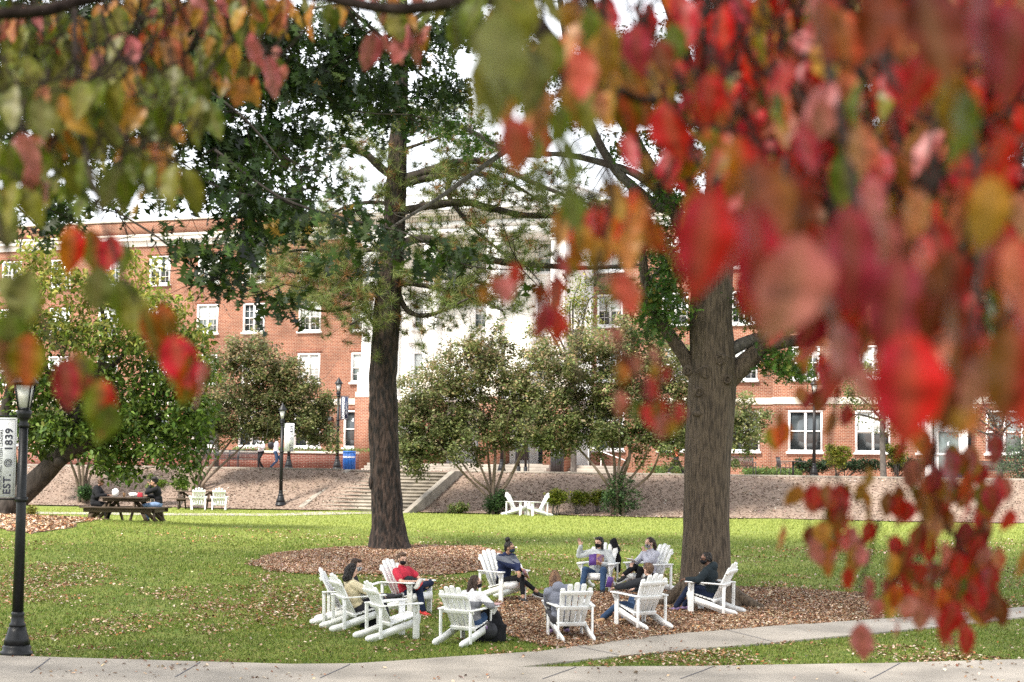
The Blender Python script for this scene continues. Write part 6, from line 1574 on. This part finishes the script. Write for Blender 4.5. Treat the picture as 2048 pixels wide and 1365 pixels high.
for k, (a, c) in enumerate(((1600, 1650), (1690, 1760), (1790, 1850))):
    shrub('evergreen_hedge', ['low dark evergreen hedge behind the lamp base at the right wing', 'low dark evergreen hedge between yellow shrub and tree trunk', 'low dark evergreen hedge toward the white entrance'][k], 95.5, [(x, 932, 16, 14) for x in range(a, c, 16)], 190, [(.025, .05, .022), (.04, .07, .03)], .10, 70 + k, HG, 'hedge')
rg = np.random.default_rng(77)
gx = []
for a, c, D_ in ((1300, 1440, 92), (1490, 1600, 94)):
    k = 2600; px = a + (c - a) * rg.random(k); dd = D_ + rg.random(k) * 2.5; p = np.array([gd(x, y) for x, y in zip(px[:260], dd[:260])]); p = np.repeat(p, 10, 0) + rg.normal(0, .14, (2600, 3)) * (1, 1, .6); p[:, 2] = tz + .04 + np.abs(p[:, 2] - tz) + .25 * rg.random(2600); gx.append(p)
pts = np.concatenate(gx); m = MB(); scatter(m, QUAD_V, QUAD_F, pts, leaf_frames(len(pts), -.3, rg), .10 + .06 * rg.random(len(pts)), palette(len(pts), [(.09, .15, .035), (.13, .19, .05), (.06, .10, .03)], .2, rg))
tag(m.obj('ground_cover', M['leaf']), 'bright green ground cover along the foot of the right wing', 'ground cover', kind='stuff')
pl = P(660, 905, 100.5); k = 900; p = np.stack([pl[0] - 5 + 7 * rg.random(k), 101 + rg.random(k), np.full(k, tz + .95) + .18 * rg.random(k)], 1)
m = MB(); scatter(m, QUAD_V, QUAD_F, p, leaf_frames(k, -.3, rg), .10 + .06 * rg.random(k), palette(k, [(.09, .15, .035), (.13, .19, .05)], .2, rg)); tag(m.obj('ground_cover', M['leaf']), 'green ground cover above the planter wall coping', 'ground cover', kind='stuff')
# ================================================================ dogwood close to the lens
dw = empty('dogwood_tree', (0, 0, 0), 0, 'dogwood with red, orange and green autumn leaves hanging close to us', 'tree')
drng = np.random.default_rng(99)
# leaf blade: 7 stations x 3 across, folded on the midrib, curling at the tip
NS_ = 12
yy = np.linspace(0, 1, NS_); ww = np.interp(yy, [0, .07, .16, .30, .45, .60, .75, .87, .95, 1], [.02, .12, .22, .295, .315, .29, .215, .12, .05, .006]); LV = []
for y, w_ in zip(yy, ww):
    for s in (-1, -.5, 0, .5, 1): LV.append((s * w_, y, .07 * abs(s) * (w_ / .3) - .16 * (y - .35) ** 2))
LV = np.array(LV); LF = []
for i in range(NS_ - 1):
    for j in range(4): LF.append((i * 5 + j, i * 5 + j + 1, i * 5 + j + 6, i * 5 + j + 5))
LF = np.array(LF); lx = LV[:, 0] / .3; ly = LV[:, 1]
PAL = {'red': [((.50, .03, .035), (.55, .10, .06)), ((.42, .02, .05), (.50, .06, .10)), ((.55, .09, .04), (.50, .22, .05)), ((.30, .03, .05), (.38, .10, .12)), ((.52, .12, .12), (.58, .24, .18))],
       'deep': [((.42, .005, .015), (.50, .02, .03)), ((.40, .01, .03), (.46, .08, .10))],
       'dark': [((.16, .03, .03), (.20, .07, .03)), ((.30, .05, .07), (.36, .10, .12)), ((.24, .04, .04), (.20, .10, .03))],
       'orange': [((.60, .20, .06), (.58, .30, .08)), ((.60, .17, .10), (.55, .28, .13)), ((.56, .24, .05), (.48, .30, .06))],
       'coral': [((.60, .12, .07), (.62, .22, .12)), ((.56, .09, .05), (.60, .20, .06)), ((.62, .20, .14), (.55, .10, .08))],
       'green': [((.13, .175, .018), (.19, .235, .03)), ((.10, .14, .018), (.17, .21, .035)), ((.19, .21, .03), (.27, .24, .045)), ((.20, .22, .06), (.25, .24, .08))],
       'mix': [((.50, .08, .07), (.14, .17, .02)), ((.45, .12, .06), (.20, .20, .03)), ((.14, .17, .02), (.48, .14, .08))],
       'pink': [((.60, .13, .15), (.62, .24, .24)), ((.55, .14, .13), (.58, .25, .20))]}
def deep(c, k=1.5):
    c = np.array(c) * .57; l = c.mean(); return np.clip(l + (c - l) * k, .004, 1)
class Leaves:
    def __init__(s): s.m = MB(); s.tw = MB(); s.n = 0
    def leaf(s, tip_base, d, nrm, L, pal, wide=.58):
        d = np.array(d, float); d /= np.linalg.norm(d); nrm = np.array(nrm, float); nrm = nrm - d * (nrm @ d); nrm /= np.linalg.norm(nrm)
        Rm = np.stack([np.cross(d, nrm), d, nrm], 1); V = LV.copy(); cv = .6 + .9 * drng.random(); V[:, 2] *= cv
        V[:, 0] *= wide + .36 * drng.random(); ang = drng.normal(0, .35); V[:, 2] += V[:, 0] * ang * ly; V[:, 0] += drng.normal(0, .09) * ly ** 2; ph = drng.random() * 6; V[:, 2] += .035 * np.sin(ly * 15 + ph + lx) * np.abs(lx); V[:, 0] *= 1 + .05 * np.sin(ly * 23 + ph * 2) ; V[:, 2] += drng.normal(0, .12) * ly ** 2
        a, c = PAL[pal][drng.integers(len(PAL[pal]))]; sat = 1.12 if pal in ('green', 'orange', 'pink', 'coral') else 1.62; a = deep(a, sat) * (1 + drng.normal(0, .18)); c = deep(c, sat) * (1 + drng.normal(0, .12))
        mode = drng.integers(3); k = [np.clip(.5 + .9 * lx, 0, 1), ly, np.clip(np.abs(lx) * 1.3, 0, 1)][mode]
        col = a[None] * (1 - k[:, None]) + c[None] * k[:, None]; rib = np.exp(-(lx / .12) ** 2)[:, None]; col = col * (1 - .3 * rib) + .3 * rib * np.array([.22, .15, .07]); vein = (.5 + .5 * np.cos((ly - .35 * np.abs(lx)) * 38))[:, None]; col = col * (.86 + .22 * vein)
        spots = (drng.random(len(LV)) < .06)[:, None]; col = np.where(spots, col * .45, col)
        s.m.add(V * L @ Rm.T + tip_base, LF, np.column_stack([np.clip(col, .004, .9), np.ones(len(LV))])); s.n += 1
        # the stalk
        p = np.array(tip_base); s.tw.tube([p - d * .022 + (0, 0, .004), p + d * L * .04], [.0011, .0008], 5, 0, 1)
    def spray(s, px, py, D, n, pals, L=.085, spread=.05, down=1.4):
        c = P(px, py, D)
        # a short twig with leaves hanging in opposite pairs
        q = np.array([drng.normal(0, 1), drng.normal(0, .6), -.35]); q /= np.linalg.norm(q); tl = spread * 2.2
        a = c - q * tl * .5 + np.array([0, 0, L * .45]); e = c + q * tl * .5 + np.array([0, 0, L * .45]); s.tw.tube([a - q * .05 + (0, 0, .05), a, (a + e) / 2 + (0, 0, .006), e], [.0032, .0026, .002, .0014], 6, .1, 3)
        for k in range(n):
            t = (k + .5) / n; p = a + (e - a) * t + drng.normal(0, .006, 3)
            d = np.array([drng.normal(0, .45), drng.normal(0, .35), -down]); f = np.array([drng.normal(0, .9), -1.0 + drng.normal(0, .5), drng.normal(.15, .3)])
            s.leaf(p, d, f, L * (.65 + .6 * drng.random()), pals[drng.integers(len(pals))])
    def big(s, px, py, D, hpx, pal, ang=0.0, face=0.0):
        """one leaf whose middle shows at (px, py), hpx photo pixels long, hanging tilted by ang"""
        L = hpx * D / FPX; d = np.array([math.sin(ang), .12, -math.cos(ang)]); c = P(px, py, D) - d / np.linalg.norm(d) * L * .5
        s.leaf(c, d, (math.sin(face), -math.cos(face), .12), L, pal, .80)
def branch(pts, r, name='branch'):
    b = MB(); p = pxpath(pts); b.tube(p, r, 9, .08, 5, rng=drng); o = b.obj(name, M['twig'], dw, smooth=True); return o, p
def finish(L, br, name, label):
    o = L.m.obj('leaves', M['leaf_dogwood'], br, smooth=True); o['label'] = label
    L.tw.obj('twigs', M['twig'], br, smooth=True)

# trunk stands just outside the frame on the right
tb = np.array([1.55, 2.4, float(G(1.55, 2.4))])
b = MB(); b.tube([tb + (0, 0, -.1), tb + (0, 0, .6), tb + (-.05, .05, 1.6), tb + (-.1, .1, 2.3), tb + (0, .1, 3.2)], [.13, .105, .09, .075, .05], 14, .08, 5); b.obj('trunk', M['bark_grey'], dw, smooth=True)
T1 = tb + np.array([-.1, .1, 2.3])
def from_trunk(*pp): return pp

# ---- main bough across the top (dark line from the upper right to the left edge)
b = MB(); q = np.concatenate([[T1 + (0, 0, -.2)], pxpath([(2100, 60, 2.6), (1700, -40, 2.9), (1200, -30, 3.2), (940, 0, 4.1), (780, 18, 4.3), (560, -22, 4.4), (350, -30, 4.4), (170, 0, 4.3), (60, 26, 4.2), (-150, 30, 4.2)])]); b.tube(q, [.04, .03, .022, .018, .016, .013, .011, .011, .013, .014, .013], 10, .08, 5); br_top = b.obj('branch', M['twig'], dw, smooth=True)
LG = Leaves()
# left side: green and orange leaves
for px, py, rx, ry, n, D, pals in [(40, 60, 60, 40, 9, 3.3, ['green', 'green', 'orange', 'pink']), (120, 70, 50, 50, 9, 3.2, ['green', 'orange', 'green', 'mix']), (60, 140, 50, 40, 8, 3.2, ['green']), (120, 150, 40, 40, 8, 3.3, ['green']), (230, 60, 60, 50, 10, 3.4, ['green', 'orange']), (320, 40, 60, 40, 10, 3.4, ['orange', 'green', 'pink']), (420, 40, 60, 40, 10, 3.3, ['orange', 'pink', 'green']), (500, 40, 50, 40, 8, 3.3, ['orange', 'green', 'orange']), (560, 40, 40, 40, 6, 3.5, ['pink', 'orange']),
                                  (290, 80, 60, 50, 10, 3.2, ['green', 'mix', 'orange']), (240, 140, 50, 40, 9, 3.1, ['green', 'green', 'pink']), (330, 140, 50, 50, 9, 3.1, ['green', 'orange', 'green']), (390, 100, 40, 50, 9, 3.3, ['orange', 'green']), (450, 120, 40, 50, 9, 3.3, ['pink', 'orange', 'green']), (480, 170, 24, 30, 4, 3.4, ['orange', 'mix']), (530, 120, 20, 40, 5, 3.5, ['pink', 'green']),
                                  (50, 220, 60, 40, 9, 2.5, ['green']), (130, 210, 50, 40, 8, 2.5, ['green', 'green', 'orange']), (180, 200, 40, 40, 6, 2.7, ['green', 'orange']), (90, 270, 40, 30, 6, 2.6, ['mix', 'orange', 'green']), (250, 220, 60, 50, 10, 2.8, ['green']), (330, 220, 50, 50, 9, 2.8, ['green', 'green', 'orange']), (390, 220, 30, 40, 6, 3.0, ['green', 'green']), (30, 300, 30, 50, 6, 2.5, ['green', 'pink']), (140, 290, 30, 30, 4, 3.0, ['green', 'mix']), (210, 260, 30, 30, 4, 3.0, ['orange', 'green']),
                                  (290, 330, 40, 50, 8, 2.7, ['green', 'orange', 'orange']), (320, 370, 30, 40, 6, 2.7, ['green', 'orange']), (260, 350, 40, 40, 7, 2.7, ['green']), (130, 370, 30, 30, 4, 2.9, ['green']), (180, 360, 24, 30, 3, 2.9, ['green']), (10, 380, 20, 50, 4, 2.5, ['green', 'orange']), (170, 440, 14, 20, 1, 3.0, ['green']),
                                  (650, 20, 40, 30, 5, 3.4, ['orange', 'green']), (790, 30, 60, 30, 8, 3.2, ['pink', 'orange', 'green']), (830, 70, 30, 30, 4, 3.2, ['orange', 'pink']), (900, 30, 50, 40, 8, 3.1, ['green', 'green', 'orange']), (770, 70, 16, 30, 2, 3.2, ['pink'])]:
    k = max(1, round(n * (1.6 if py < 180 else 2.0) / 3))
    for j in range(k): LG.spray(px + drng.normal(0, rx * .5), py + drng.normal(0, ry * .5), D * 1.4 + drng.normal(0, .15), 3, pals, .078, .045)
for a in [(482, 185, 3.3, 62, 'orange', -.1, .2), (540, 155, 3.3, 90, 'pink', .12, .9), (20, 130, 3.1, 70, 'green', .1, 0), (55, 150, 3.1, 80, 'green', 0, .2), (200, 60, 3.3, 66, 'green', 0, .1), (240, 50, 3.2, 80, 'green', .1, .3), (100, 210, 2.6, 110, 'green', -.5, .2)]: LG.big(a[0], a[1], a[2] * 1.35, *a[3:])
finish(LG, br_top, 'leaves', 'green and orange leaves in the upper left')

# hanging sprays, left: large blurred leaves close to the lens
LH = Leaves()
o_h, _ = branch([(150, 22, 4.19), (150, 90, 3.78), (158, 180, 3.51), (170, 300, 3.24), (200, 420, 3.04), (215, 470, 2.97), (250, 560, 2.90), (300, 640, 2.90), (330, 690, 2.84)], [.006, .005, .0045, .004, .003, .0024, .002, .0018, .0014])
for a in [(148, 500, 2.2, 100, 'red', .15, .2), (182, 505, 2.25, 95, 'mix', 0, .9), (222, 508, 2.2, 80, 'red', -.05, .1), (250, 520, 2.3, 70, 'green', 0, 1.1), (195, 580, 2.1, 95, 'green', -.1, .4), (250, 610, 2.15, 110, 'green', .25, .5), (275, 630, 2.15, 90, 'green', .3, .2), (300, 670, 2.1, 120, 'mix', .25, .8), (330, 645, 2.1, 80, 'mix', .2, .3), (355, 725, 2.1, 115, 'red', .15, .2), (380, 760, 2.1, 110, 'mix', -.05, .9), (400, 770, 2.1, 100, 'pink', -.1, 1.1), (345, 735, 2.15, 100, 'mix', .2, .7),
          (40, 600, 2.0, 130, 'green', -.35, .4), (30, 585, 2.0, 90, 'green', .9, .3), (55, 620, 2.05, 110, 'green', -.1, .9), (20, 690, 2.0, 130, 'green', .0, .5), (50, 720, 2.0, 110, 'mix', -.15, .3), (15, 720, 2.0, 120, 'orange', .1, .8),
          (133, 770, 1.9, 110, 'red', .1, .1), (165, 750, 1.95, 100, 'mix', .25, .8), (200, 815, 1.9, 120, 'mix', -.05, .1), (215, 850, 1.9, 90, 'green', -.2, .5), (180, 780, 1.95, 60, 'dark', .2, .4),
          (10, 450, 2.4, 110, 'green', .1, .6), (20, 340, 2.4, 110, 'green', 0, .5)]: LH.big(a[0], a[1], a[2] * 1.35, *a[3:])
LH.tw.tube(pxpath([(0, 470, 2.70), (40, 560, 2.70), (70, 610, 2.70), (110, 690, 2.63), (150, 720, 2.59), (190, 760, 2.56)]), [.003, .0025, .002, .002, .0016, .0012], 6, .1, 4)
LH.tw.tube(pxpath([(-60, 250, 3.10), (-20, 380, 2.84), (0, 470, 2.70)]), [.004, .0035, .003], 6, .1, 4)
finish(LH, o_h, 'leaves', 'large blurred red and green leaves on a drooping spray')

# ---- centre: green and red leaves and the thick bough from top centre to the right
b = MB(); q = np.concatenate([[T1], pxpath([(2250, 380, 3.0), (1900, 320, 3.8), (1500, 275, 4.1), (1330, 205, 4.0), (1230, 170, 3.9), (1130, 110, 3.8), (1070, 45, 3.8), (1010, 5, 3.8), (900, -60, 3.8)])]); b.tube(q, [.035, .018, .014, .013, .014, .015, .016, .015, .013, .010], 10, .1, 5); br_mid = b.obj('branch', M['twig'], dw, smooth=True)
LM = Leaves()
for a in [(1000, 120, 1.9, 200, 'green', .1, .5), (970, 150, 1.95, 190, 'green', -.1, .7), (1020, 60, 2.0, 160, 'green', .2, .4), (990, 200, 1.9, 130, 'green', .15, .5), (1060, 170, 2.0, 150, 'green', -.1, .6), (1165, 150, 2.1, 110, 'red', .1, .1), (1165, 155, 2.12, 80, 'mix', 0, .3), (1035, 290, 2.0, 120, 'red', .25, .2), (1010, 230, 2.1, 90, 'orange', .1, .7), (1075, 380, 2.0, 90, 'green', .1, .9), (1070, 310, 2.05, 100, 'green', -.1, 1.0), (1135, 340, 2.0, 140, 'green', .15, .8), (1140, 420, 2.05, 90, 'green', .05, .6), (1100, 120, 2.2, 110, 'green', .1, .4), (1270, 100, 2.2, 110, 'dark', 0, .2), (1320, 120, 2.2, 90, 'dark', .1, .4), (1345, 90, 2.3, 90, 'green', -.1, .4), (1180, 50, 2.3, 80, 'green', 0, .5), (1300, 150, 2.4, 60, 'orange', .1, .6), (1200, 215, 2.3, 70, 'orange', .1, .5), (1085, 230, 2.2, 90, 'orange', .2, .8), (1120, 250, 2.2, 90, 'green', 0, .7),
          (1030, 550, 2.3, 50, 'red', .2, .4), (985, 570, 2.3, 54, 'red', 0, .9), (1010, 580, 2.3, 60, 'pink', .2, .4), (1110, 600, 2.4, 120, 'red', .05, 1.1), (1090, 640, 2.3, 80, 'dark', .1, .8), (1115, 655, 2.3, 80, 'deep', 0, .5), (1080, 590, 2.4, 50, 'dark', .2, .7), (1150, 520, 2.4, 60, 'mix', 0, .5), (1165, 480, 2.4, 70, 'orange', 0, .4), (1120, 530, 2.4, 56, 'red', .3, .4), (1195, 510, 2.4, 70, 'orange', .1, .4), (1250, 590, 2.3, 90, 'red', .2, .3), (1225, 580, 2.35, 70, 'mix', -.1, .8), (1235, 680, 2.3, 56, 'pink', .3, .5), (965, 590, 2.3, 40, 'orange', .1, .8),
          (1240, 750, 2.3, 50, 'orange', 0, .3), (1245, 730, 2.32, 60, 'dark', .1, .7), (1275, 735, 2.3, 56, 'pink', .1, .5), (1310, 715, 2.3, 46, 'pink', .4, .6), (1240, 810, 2.3, 56, 'pink', .05, .3), (1270, 820, 2.3, 46, 'green', -.1, .4), (1300, 780, 2.3, 60, 'red', .1, .5), (1295, 835, 2.3, 60, 'red', .1, .3), (1320, 820, 2.3, 50, 'mix', .1, .5), (1325, 855, 2.3, 60, 'pink', 0, .4), (1355, 830, 2.3, 60, 'red', 0, .5), (1345, 855, 2.3, 40, 'orange', .1, .4), (1310, 745, 2.35, 40, 'orange', .1, .4), (1330, 750, 2.35, 40, 'red', -.2, .6)]: LM.big(*a)
for px, py, rx, ry, n, D, pals in [(960, 40, 50, 40, 7, 2.6, ['green', 'orange']), (1100, 40, 70, 40, 7, 2.8, ['green', 'orange', 'red']), (1220, 60, 70, 60, 9, 2.7, ['orange', 'green', 'red']), (1310, 170, 50, 50, 6, 2.7, ['orange', 'red', 'mix']), (1220, 170, 50, 50, 6, 2.7, ['orange', 'mix', 'green']), (1130, 200, 50, 50, 6, 2.5, ['green', 'orange']), (1160, 110, 40, 40, 5, 2.6, ['orange', 'red']), (1290, 330, 30, 40, 2, 2.7, ['red', 'orange']), (1180, 440, 40, 40, 5, 2.6, ['red', 'orange', 'green']), (1250, 450, 50, 40, 6, 2.6, ['red', 'orange', 'orange']), (1300, 470, 40, 40, 4, 2.7, ['orange', 'red']), (1170, 490, 30, 30, 4, 2.6, ['orange', 'red'])]:
    for j in range(max(1, round(n / 3))): LM.spray(px + drng.normal(0, rx * .5), py + drng.normal(0, ry * .5), D + drng.normal(0, .1), 3, pals, .07, .04)
for pth, r in [([(1180, 200, 2.5), (1200, 300, 2.45), (1220, 400, 2.4), (1200, 520, 2.4), (1165, 620, 2.35), (1158, 720, 2.3), (1160, 790, 2.3)], [.004, .0034, .003, .0024, .002, .0016]), ([(1200, 540, 2.4), (1210, 630, 2.35), (1240, 690, 2.3), (1290, 780, 2.3), (1320, 830, 2.3)], [.0026, .002, .0018, .0014]), ([(1240, 180, 2.55), (1300, 200, 2.6), (1420, 150, 2.7)], [.006, .005, .003]), ([(1120, 150, 2.6), (1125, 240, 2.5), (1135, 340, 2.1), (1120, 440, 2.3), (1110, 560, 2.35), (1100, 620, 2.3)], [.004, .003, .0022, .002, .0016])]:
    LM.tw.tube(pxpath(pth), r, 6, .12, 5)
finish(LM, br_mid, 'leaves', 'green and red leaves hanging in the middle')

# ---- right: the red mass
b = MB(); q = np.concatenate([[T1 + (0, 0, -.1)], pxpath([(2300, 300, 2.8), (2050, 160, 3.6), (1850, 60, 4.0), (1720, 0, 4.1), (1600, -60, 4.2)])]); b.tube(q, [.03, .014, .010, .008, .006, .004], 10, .1, 5); br_r = b.obj('branch', M['twig'], dw, smooth=True)
LR = Leaves()
RD = ['red', 'red', 'red', 'coral', 'coral', 'pink', 'dark', 'mix', 'deep', 'deep', 'red', 'dark', 'orange', 'green', 'mix']
dens = [(1450, 60, 80, 60, 24), (1570, 60, 80, 60, 26), (1700, 60, 80, 60, 28), (1830, 60, 80, 60, 30), (1960, 60, 80, 60, 30), (1430, 170, 70, 60, 20), (1540, 170, 80, 60, 28), (1650, 160, 60, 60, 22), (1820, 190, 60, 70, 24), (1930, 190, 70, 70, 28), (2020, 190, 50, 70, 20), (1395, 290, 30, 50, 5), (1470, 290, 60, 70, 22), (1560, 300, 70, 60, 26), (1660, 280, 60, 70, 22), (1760, 330, 50, 50, 14), (1860, 320, 70, 70, 26), (1980, 330, 70, 70, 26), (1470, 400, 50, 60, 16), (1570, 420, 60, 60, 22), (1680, 400, 60, 60, 22), (1790, 440, 60, 60, 22), (1900, 440, 60, 60, 24), (2010, 450, 50, 60, 20), (1560, 520, 60, 60, 18), (1700, 520, 60, 60, 20), (1830, 560, 50, 50, 14), (1960, 560, 60, 70, 20), (2020, 640, 40, 70, 14), (1650, 620, 60, 50, 14), (1740, 650, 60, 50, 14), (1920, 680, 60, 60, 18), (2000, 740, 50, 50, 12), (1680, 710, 50, 40, 8)]
for px, py, rx, ry, n in dens:
    for j in range(max(1, round(n / 1.6))): LR.spray(px + drng.normal(0, rx * .55), py + drng.normal(0, ry * .55), 3.2 + drng.normal(0, .45), 3, RD, .07, .045)
for a in [(1410, 490, 1.45, 235, 'deep', -.05, .1), (1515, 530, 1.5, 270, 'deep', .12, .7), (1440, 470, 1.5, 170, 'pink', .1, .9), (1590, 580, 1.45, 230, 'pink', -.1, .2), (1560, 560, 1.5, 170, 'red', -.3, .6), (1520, 410, 1.55, 190, 'dark', .1, .4), (1580, 430, 1.6, 180, 'dark', 0, .6), (1640, 560, 1.6, 190, 'dark', -.2, .8), (1700, 520, 1.5, 230, 'dark', .05, .5), (1790, 615, 1.5, 210, 'dark', -.1, .1), (1820, 640, 1.55, 160, 'mix', .1, .8), (1770, 500, 1.55, 150, 'pink', .1, .5), (1880, 600, 1.5, 220, 'dark', -.25, .4), (1910, 680, 1.5, 190, 'dark', .1, .7), (1815, 780, 1.42, 240, 'deep', .03, .05), (1770, 740, 1.55, 130, 'pink', .2, .7), (1980, 430, 1.5, 160, 'orange', 0, .1), (1990, 500, 1.55, 140, 'red', .15, .6), (2030, 560, 1.5, 180, 'red', 0, .3), (2020, 750, 1.45, 200, 'dark', -.05, .2), (2040, 790, 1.5, 140, 'deep', .05, .5), (1850, 60, 1.5, 220, 'dark', .1, .4), (1750, 40, 1.55, 170, 'dark', -.1, .3), (1640, 60, 1.6, 150, 'dark', .1, .7), (1960, 60, 1.5, 240, 'dark', .05, .8), (2030, 110, 1.5, 220, 'dark', 0, .3), (1840, 160, 1.6, 140, 'deep', -.3, .4), (1930, 260, 1.55, 170, 'green', .05, .6), (1900, 210, 1.55, 150, 'orange', -.1, .4), (1420, 200, 2.0, 110, 'red', .1, .3), (1680, 710, 1.7, 140, 'pink', .1, .6), (1660, 770, 1.7, 90, 'red', -.1, .3), (1720, 770, 1.8, 90, 'pink', .3, .4), (1895, 810, 1.8, 130, 'dark', .1, .5), (1950, 770, 1.7, 130, 'pink', -.1, .6), (1930, 840, 1.8, 80, 'orange', -.3, .3), (1480, 320, 1.9, 100, 'red', .2, .5), (1610, 300, 1.9, 110, 'dark', .1, .4), (1720, 300, 1.9, 110, 'orange', 0, .4), (1640, 240, 1.9, 100, 'pink', -.1, .5), (1550, 220, 2.0, 80, 'green', 0, .6), (1740, 400, 1.8, 110, 'pink', .1, .5), (1830, 430, 1.8, 110, 'orange', -.1, .6), (2000, 320, 1.7, 140, 'red', -.15, .5)]: LR.big(*a)
for k in range(75):
    px = 1450 + 610 * drng.random(); py = -20 + 620 * drng.random()
    if px < 1500 and py > 400: continue
    LR.spray(px, py, 2.6 + .8 * drng.random(), 3, ['red', 'red', 'coral', 'red', 'pink', 'deep', 'coral', 'mix'], .062, .045)
for k in range(14):
    LR.spray(1080 + 260 * drng.random(), -10 + 260 * drng.random(), 2.9 + .5 * drng.random(), 3, ['red', 'orange', 'orange', 'green', 'mix', 'dark'], .07, .045)
for pth, r in [([(1400, 60, 2.7), (1425, 120, 2.6), (1460, 200, 2.5), (1490, 240, 2.5)], [.005, .004, .003, .002]), ([(1740, 40, 2.2), (1760, 110, 2.1), (1800, 190, 2.0)], [.006, .005, .003]), ([(1900, 90, 2.2), (1950, 300, 2.0), (1960, 520, 1.9), (1940, 700, 1.8), (1930, 860, 1.9)], [.006, .005, .004, .003, .002]), ([(1650, 100, 2.4), (1700, 330, 2.0), (1740, 560, 1.7), (1800, 690, 1.5)], [.006, .005, .003, .002])]: LR.tw.tube(pxpath(pth), r, 6, .12, 5)
finish(LR, br_r, 'leaves', 'dense red and purple leaves at the right')

# ---- right: lower hanging sprays over the lawn
LL = Leaves()
o_l, _ = branch([(1930, 700, 2.98), (1900, 800, 3.05), (1870, 900, 3.12), (1868, 990, 3.19), (1885, 1050, 3.19), (1840, 1110, 3.19), (1800, 1140, 3.19), (1760, 1120, 3.19)], [.004, .0034, .003, .0026, .002, .0018, .0014])
for pth in ([(1680, 780, 3.12), (1660, 880, 3.19), (1665, 940, 3.19), (1720, 1010, 3.27), (1755, 1050, 3.27), (1790, 1100, 3.27)], [(1890, 1050, 3.19), (1940, 1120, 3.19), (1980, 1180, 3.19), (1990, 1230, 3.19)], [(1760, 1040, 3.27), (1735, 1130, 3.34), (1720, 1180, 3.34), (1790, 1210, 3.27), (1840, 1200, 3.27)]): LL.tw.tube(pxpath(pth), [.0026, .002, .0016, .0012], 6, .12, 5)
low = [(1640, 1000, 50, 'red'), (1655, 990, 44, 'dark'), (1680, 1040, 44, 'dark'), (1665, 1080, 60, 'mix'), (1690, 1075, 56, 'red'), (1700, 1080, 50, 'pink'), (1630, 1105, 60, 'pink'), (1645, 1095, 50, 'orange'), (1622, 1075, 44, 'dark'), (1667, 1115, 34, 'pink'), (1720, 985, 40, 'orange'), (1735, 1030, 40, 'orange'), (1735, 1000, 36, 'mix'), (1775, 1010, 54, 'dark'), (1800, 1030, 50, 'pink'), (1815, 1025, 46, 'red'), (1790, 1095, 46, 'deep'), (1815, 1110, 44, 'deep'), (1840, 1080, 60, 'red'), (1870, 1060, 60, 'orange'), (1900, 1050, 54, 'orange'), (1855, 1100, 60, 'red'), (1925, 1080, 70, 'dark'), (1880, 1000, 60, 'red'), (1885, 980, 50, 'orange'), (1930, 990, 60, 'orange'), (1930, 970, 56, 'red'), (1965, 1040, 70, 'red'), (1985, 1000, 60, 'red'), (1970, 1000, 64, 'mix'), (1995, 980, 50, 'deep'), (1975, 1060, 40, 'orange'), (1830, 1150, 66, 'dark'), (1860, 1150, 60, 'dark'), (1900, 1130, 66, 'pink'), (1930, 1110, 66, 'red'), (1890, 1160, 60, 'red'), (1960, 1140, 60, 'red'), (1950, 1100, 60, 'deep'), (1815, 1205, 66, 'red'), (1800, 1215, 60, 'orange'), (1840, 1230, 62, 'pink'), (1820, 1190, 56, 'deep'), (1790, 1195, 50, 'red'), (1875, 1225, 70, 'pink'), (1900, 1240, 76, 'red'), (1920, 1200, 60, 'orange'), (1950, 1190, 66, 'red'), (1970, 1210, 70, 'dark'), (1890, 1270, 50, 'red'), (2005, 1225, 60, 'dark'), (1980, 1160, 60, 'red'), (1695, 1160, 46, 'red'), (1735, 1180, 50, 'pink'), (1752, 1218, 40, 'pink'), (1725, 1285, 72, 'pink'), (1790, 1260, 36, 'pink'), (1780, 1210, 50, 'orange'), (1955, 1230, 50, 'orange'), (1545, 880, 50, 'mix'), (1565, 870, 54, 'red'), (1610, 800, 40, 'dark'), (1600, 790, 36, 'orange'), (1640, 800, 50, 'dark'), (1560, 840, 30, 'orange'), (1660, 850, 50, 'orange'), (1690, 830, 44, 'red'), (1940, 930, 70, 'orange'), (1900, 940, 80, 'red'), (1870, 960, 60, 'dark'), (1960, 950, 50, 'red'), (1830, 950, 60, 'pink'), (1860, 910, 50, 'orange'), (1990, 900, 60, 'red'), (1800, 900, 50, 'red'), (1820, 860, 50, 'orange')]
for k in range(80):
    t = drng.random(); px, py = (1655 + 70 * drng.normal() * .5, 1050 + 45 * drng.normal()) if t < .25 else (1880 + 75 * drng.normal(), 1140 + 70 * drng.normal()) if t < .75 else (1900 + 60 * drng.normal(), 960 + 50 * drng.normal())
    low.append((px, py, 38 + 26 * drng.random(), ['red', 'red', 'coral', 'deep', 'dark', 'orange', 'pink', 'mix'][drng.integers(8)]))
for px, py, h, pal in low: LL.big(px, py, 3.2 + drng.normal(0, .1), h * 1.12, pal, drng.normal(0, .2), drng.normal(.3, .5))
finish(LL, o_l, 'leaves', 'lower sprays of red leaves hanging over the lawn')

# the rest of the dogwood's crown, overhead and out of the frame: it shades the leaves we look at
n = 15000; cy = -1.5 + 8 * drng.random(n); cx = -4.5 + 9 * drng.random(n); cz = ZC + .45 + .29 * np.maximum(cy, 0) + .15 * np.abs(cx) * 0 + 1.6 * drng.random(n)
keep = vnoise(cx + 9, cy + 9, .8, 71) > .34; pts = np.stack([cx, cy, cz], 1)[keep]; n = len(pts)
m = MB(); scatter(m, OVAL_V, OVAL_F, pts, leaf_frames(n, .5, drng), .085 + .05 * drng.random(n), palette(n, [(.20, .03, .02), (.22, .09, .02), (.07, .10, .015), (.10, .03, .03)], .2, drng))
m.obj('upper_crown', M['leaf_dogwood'], dw)
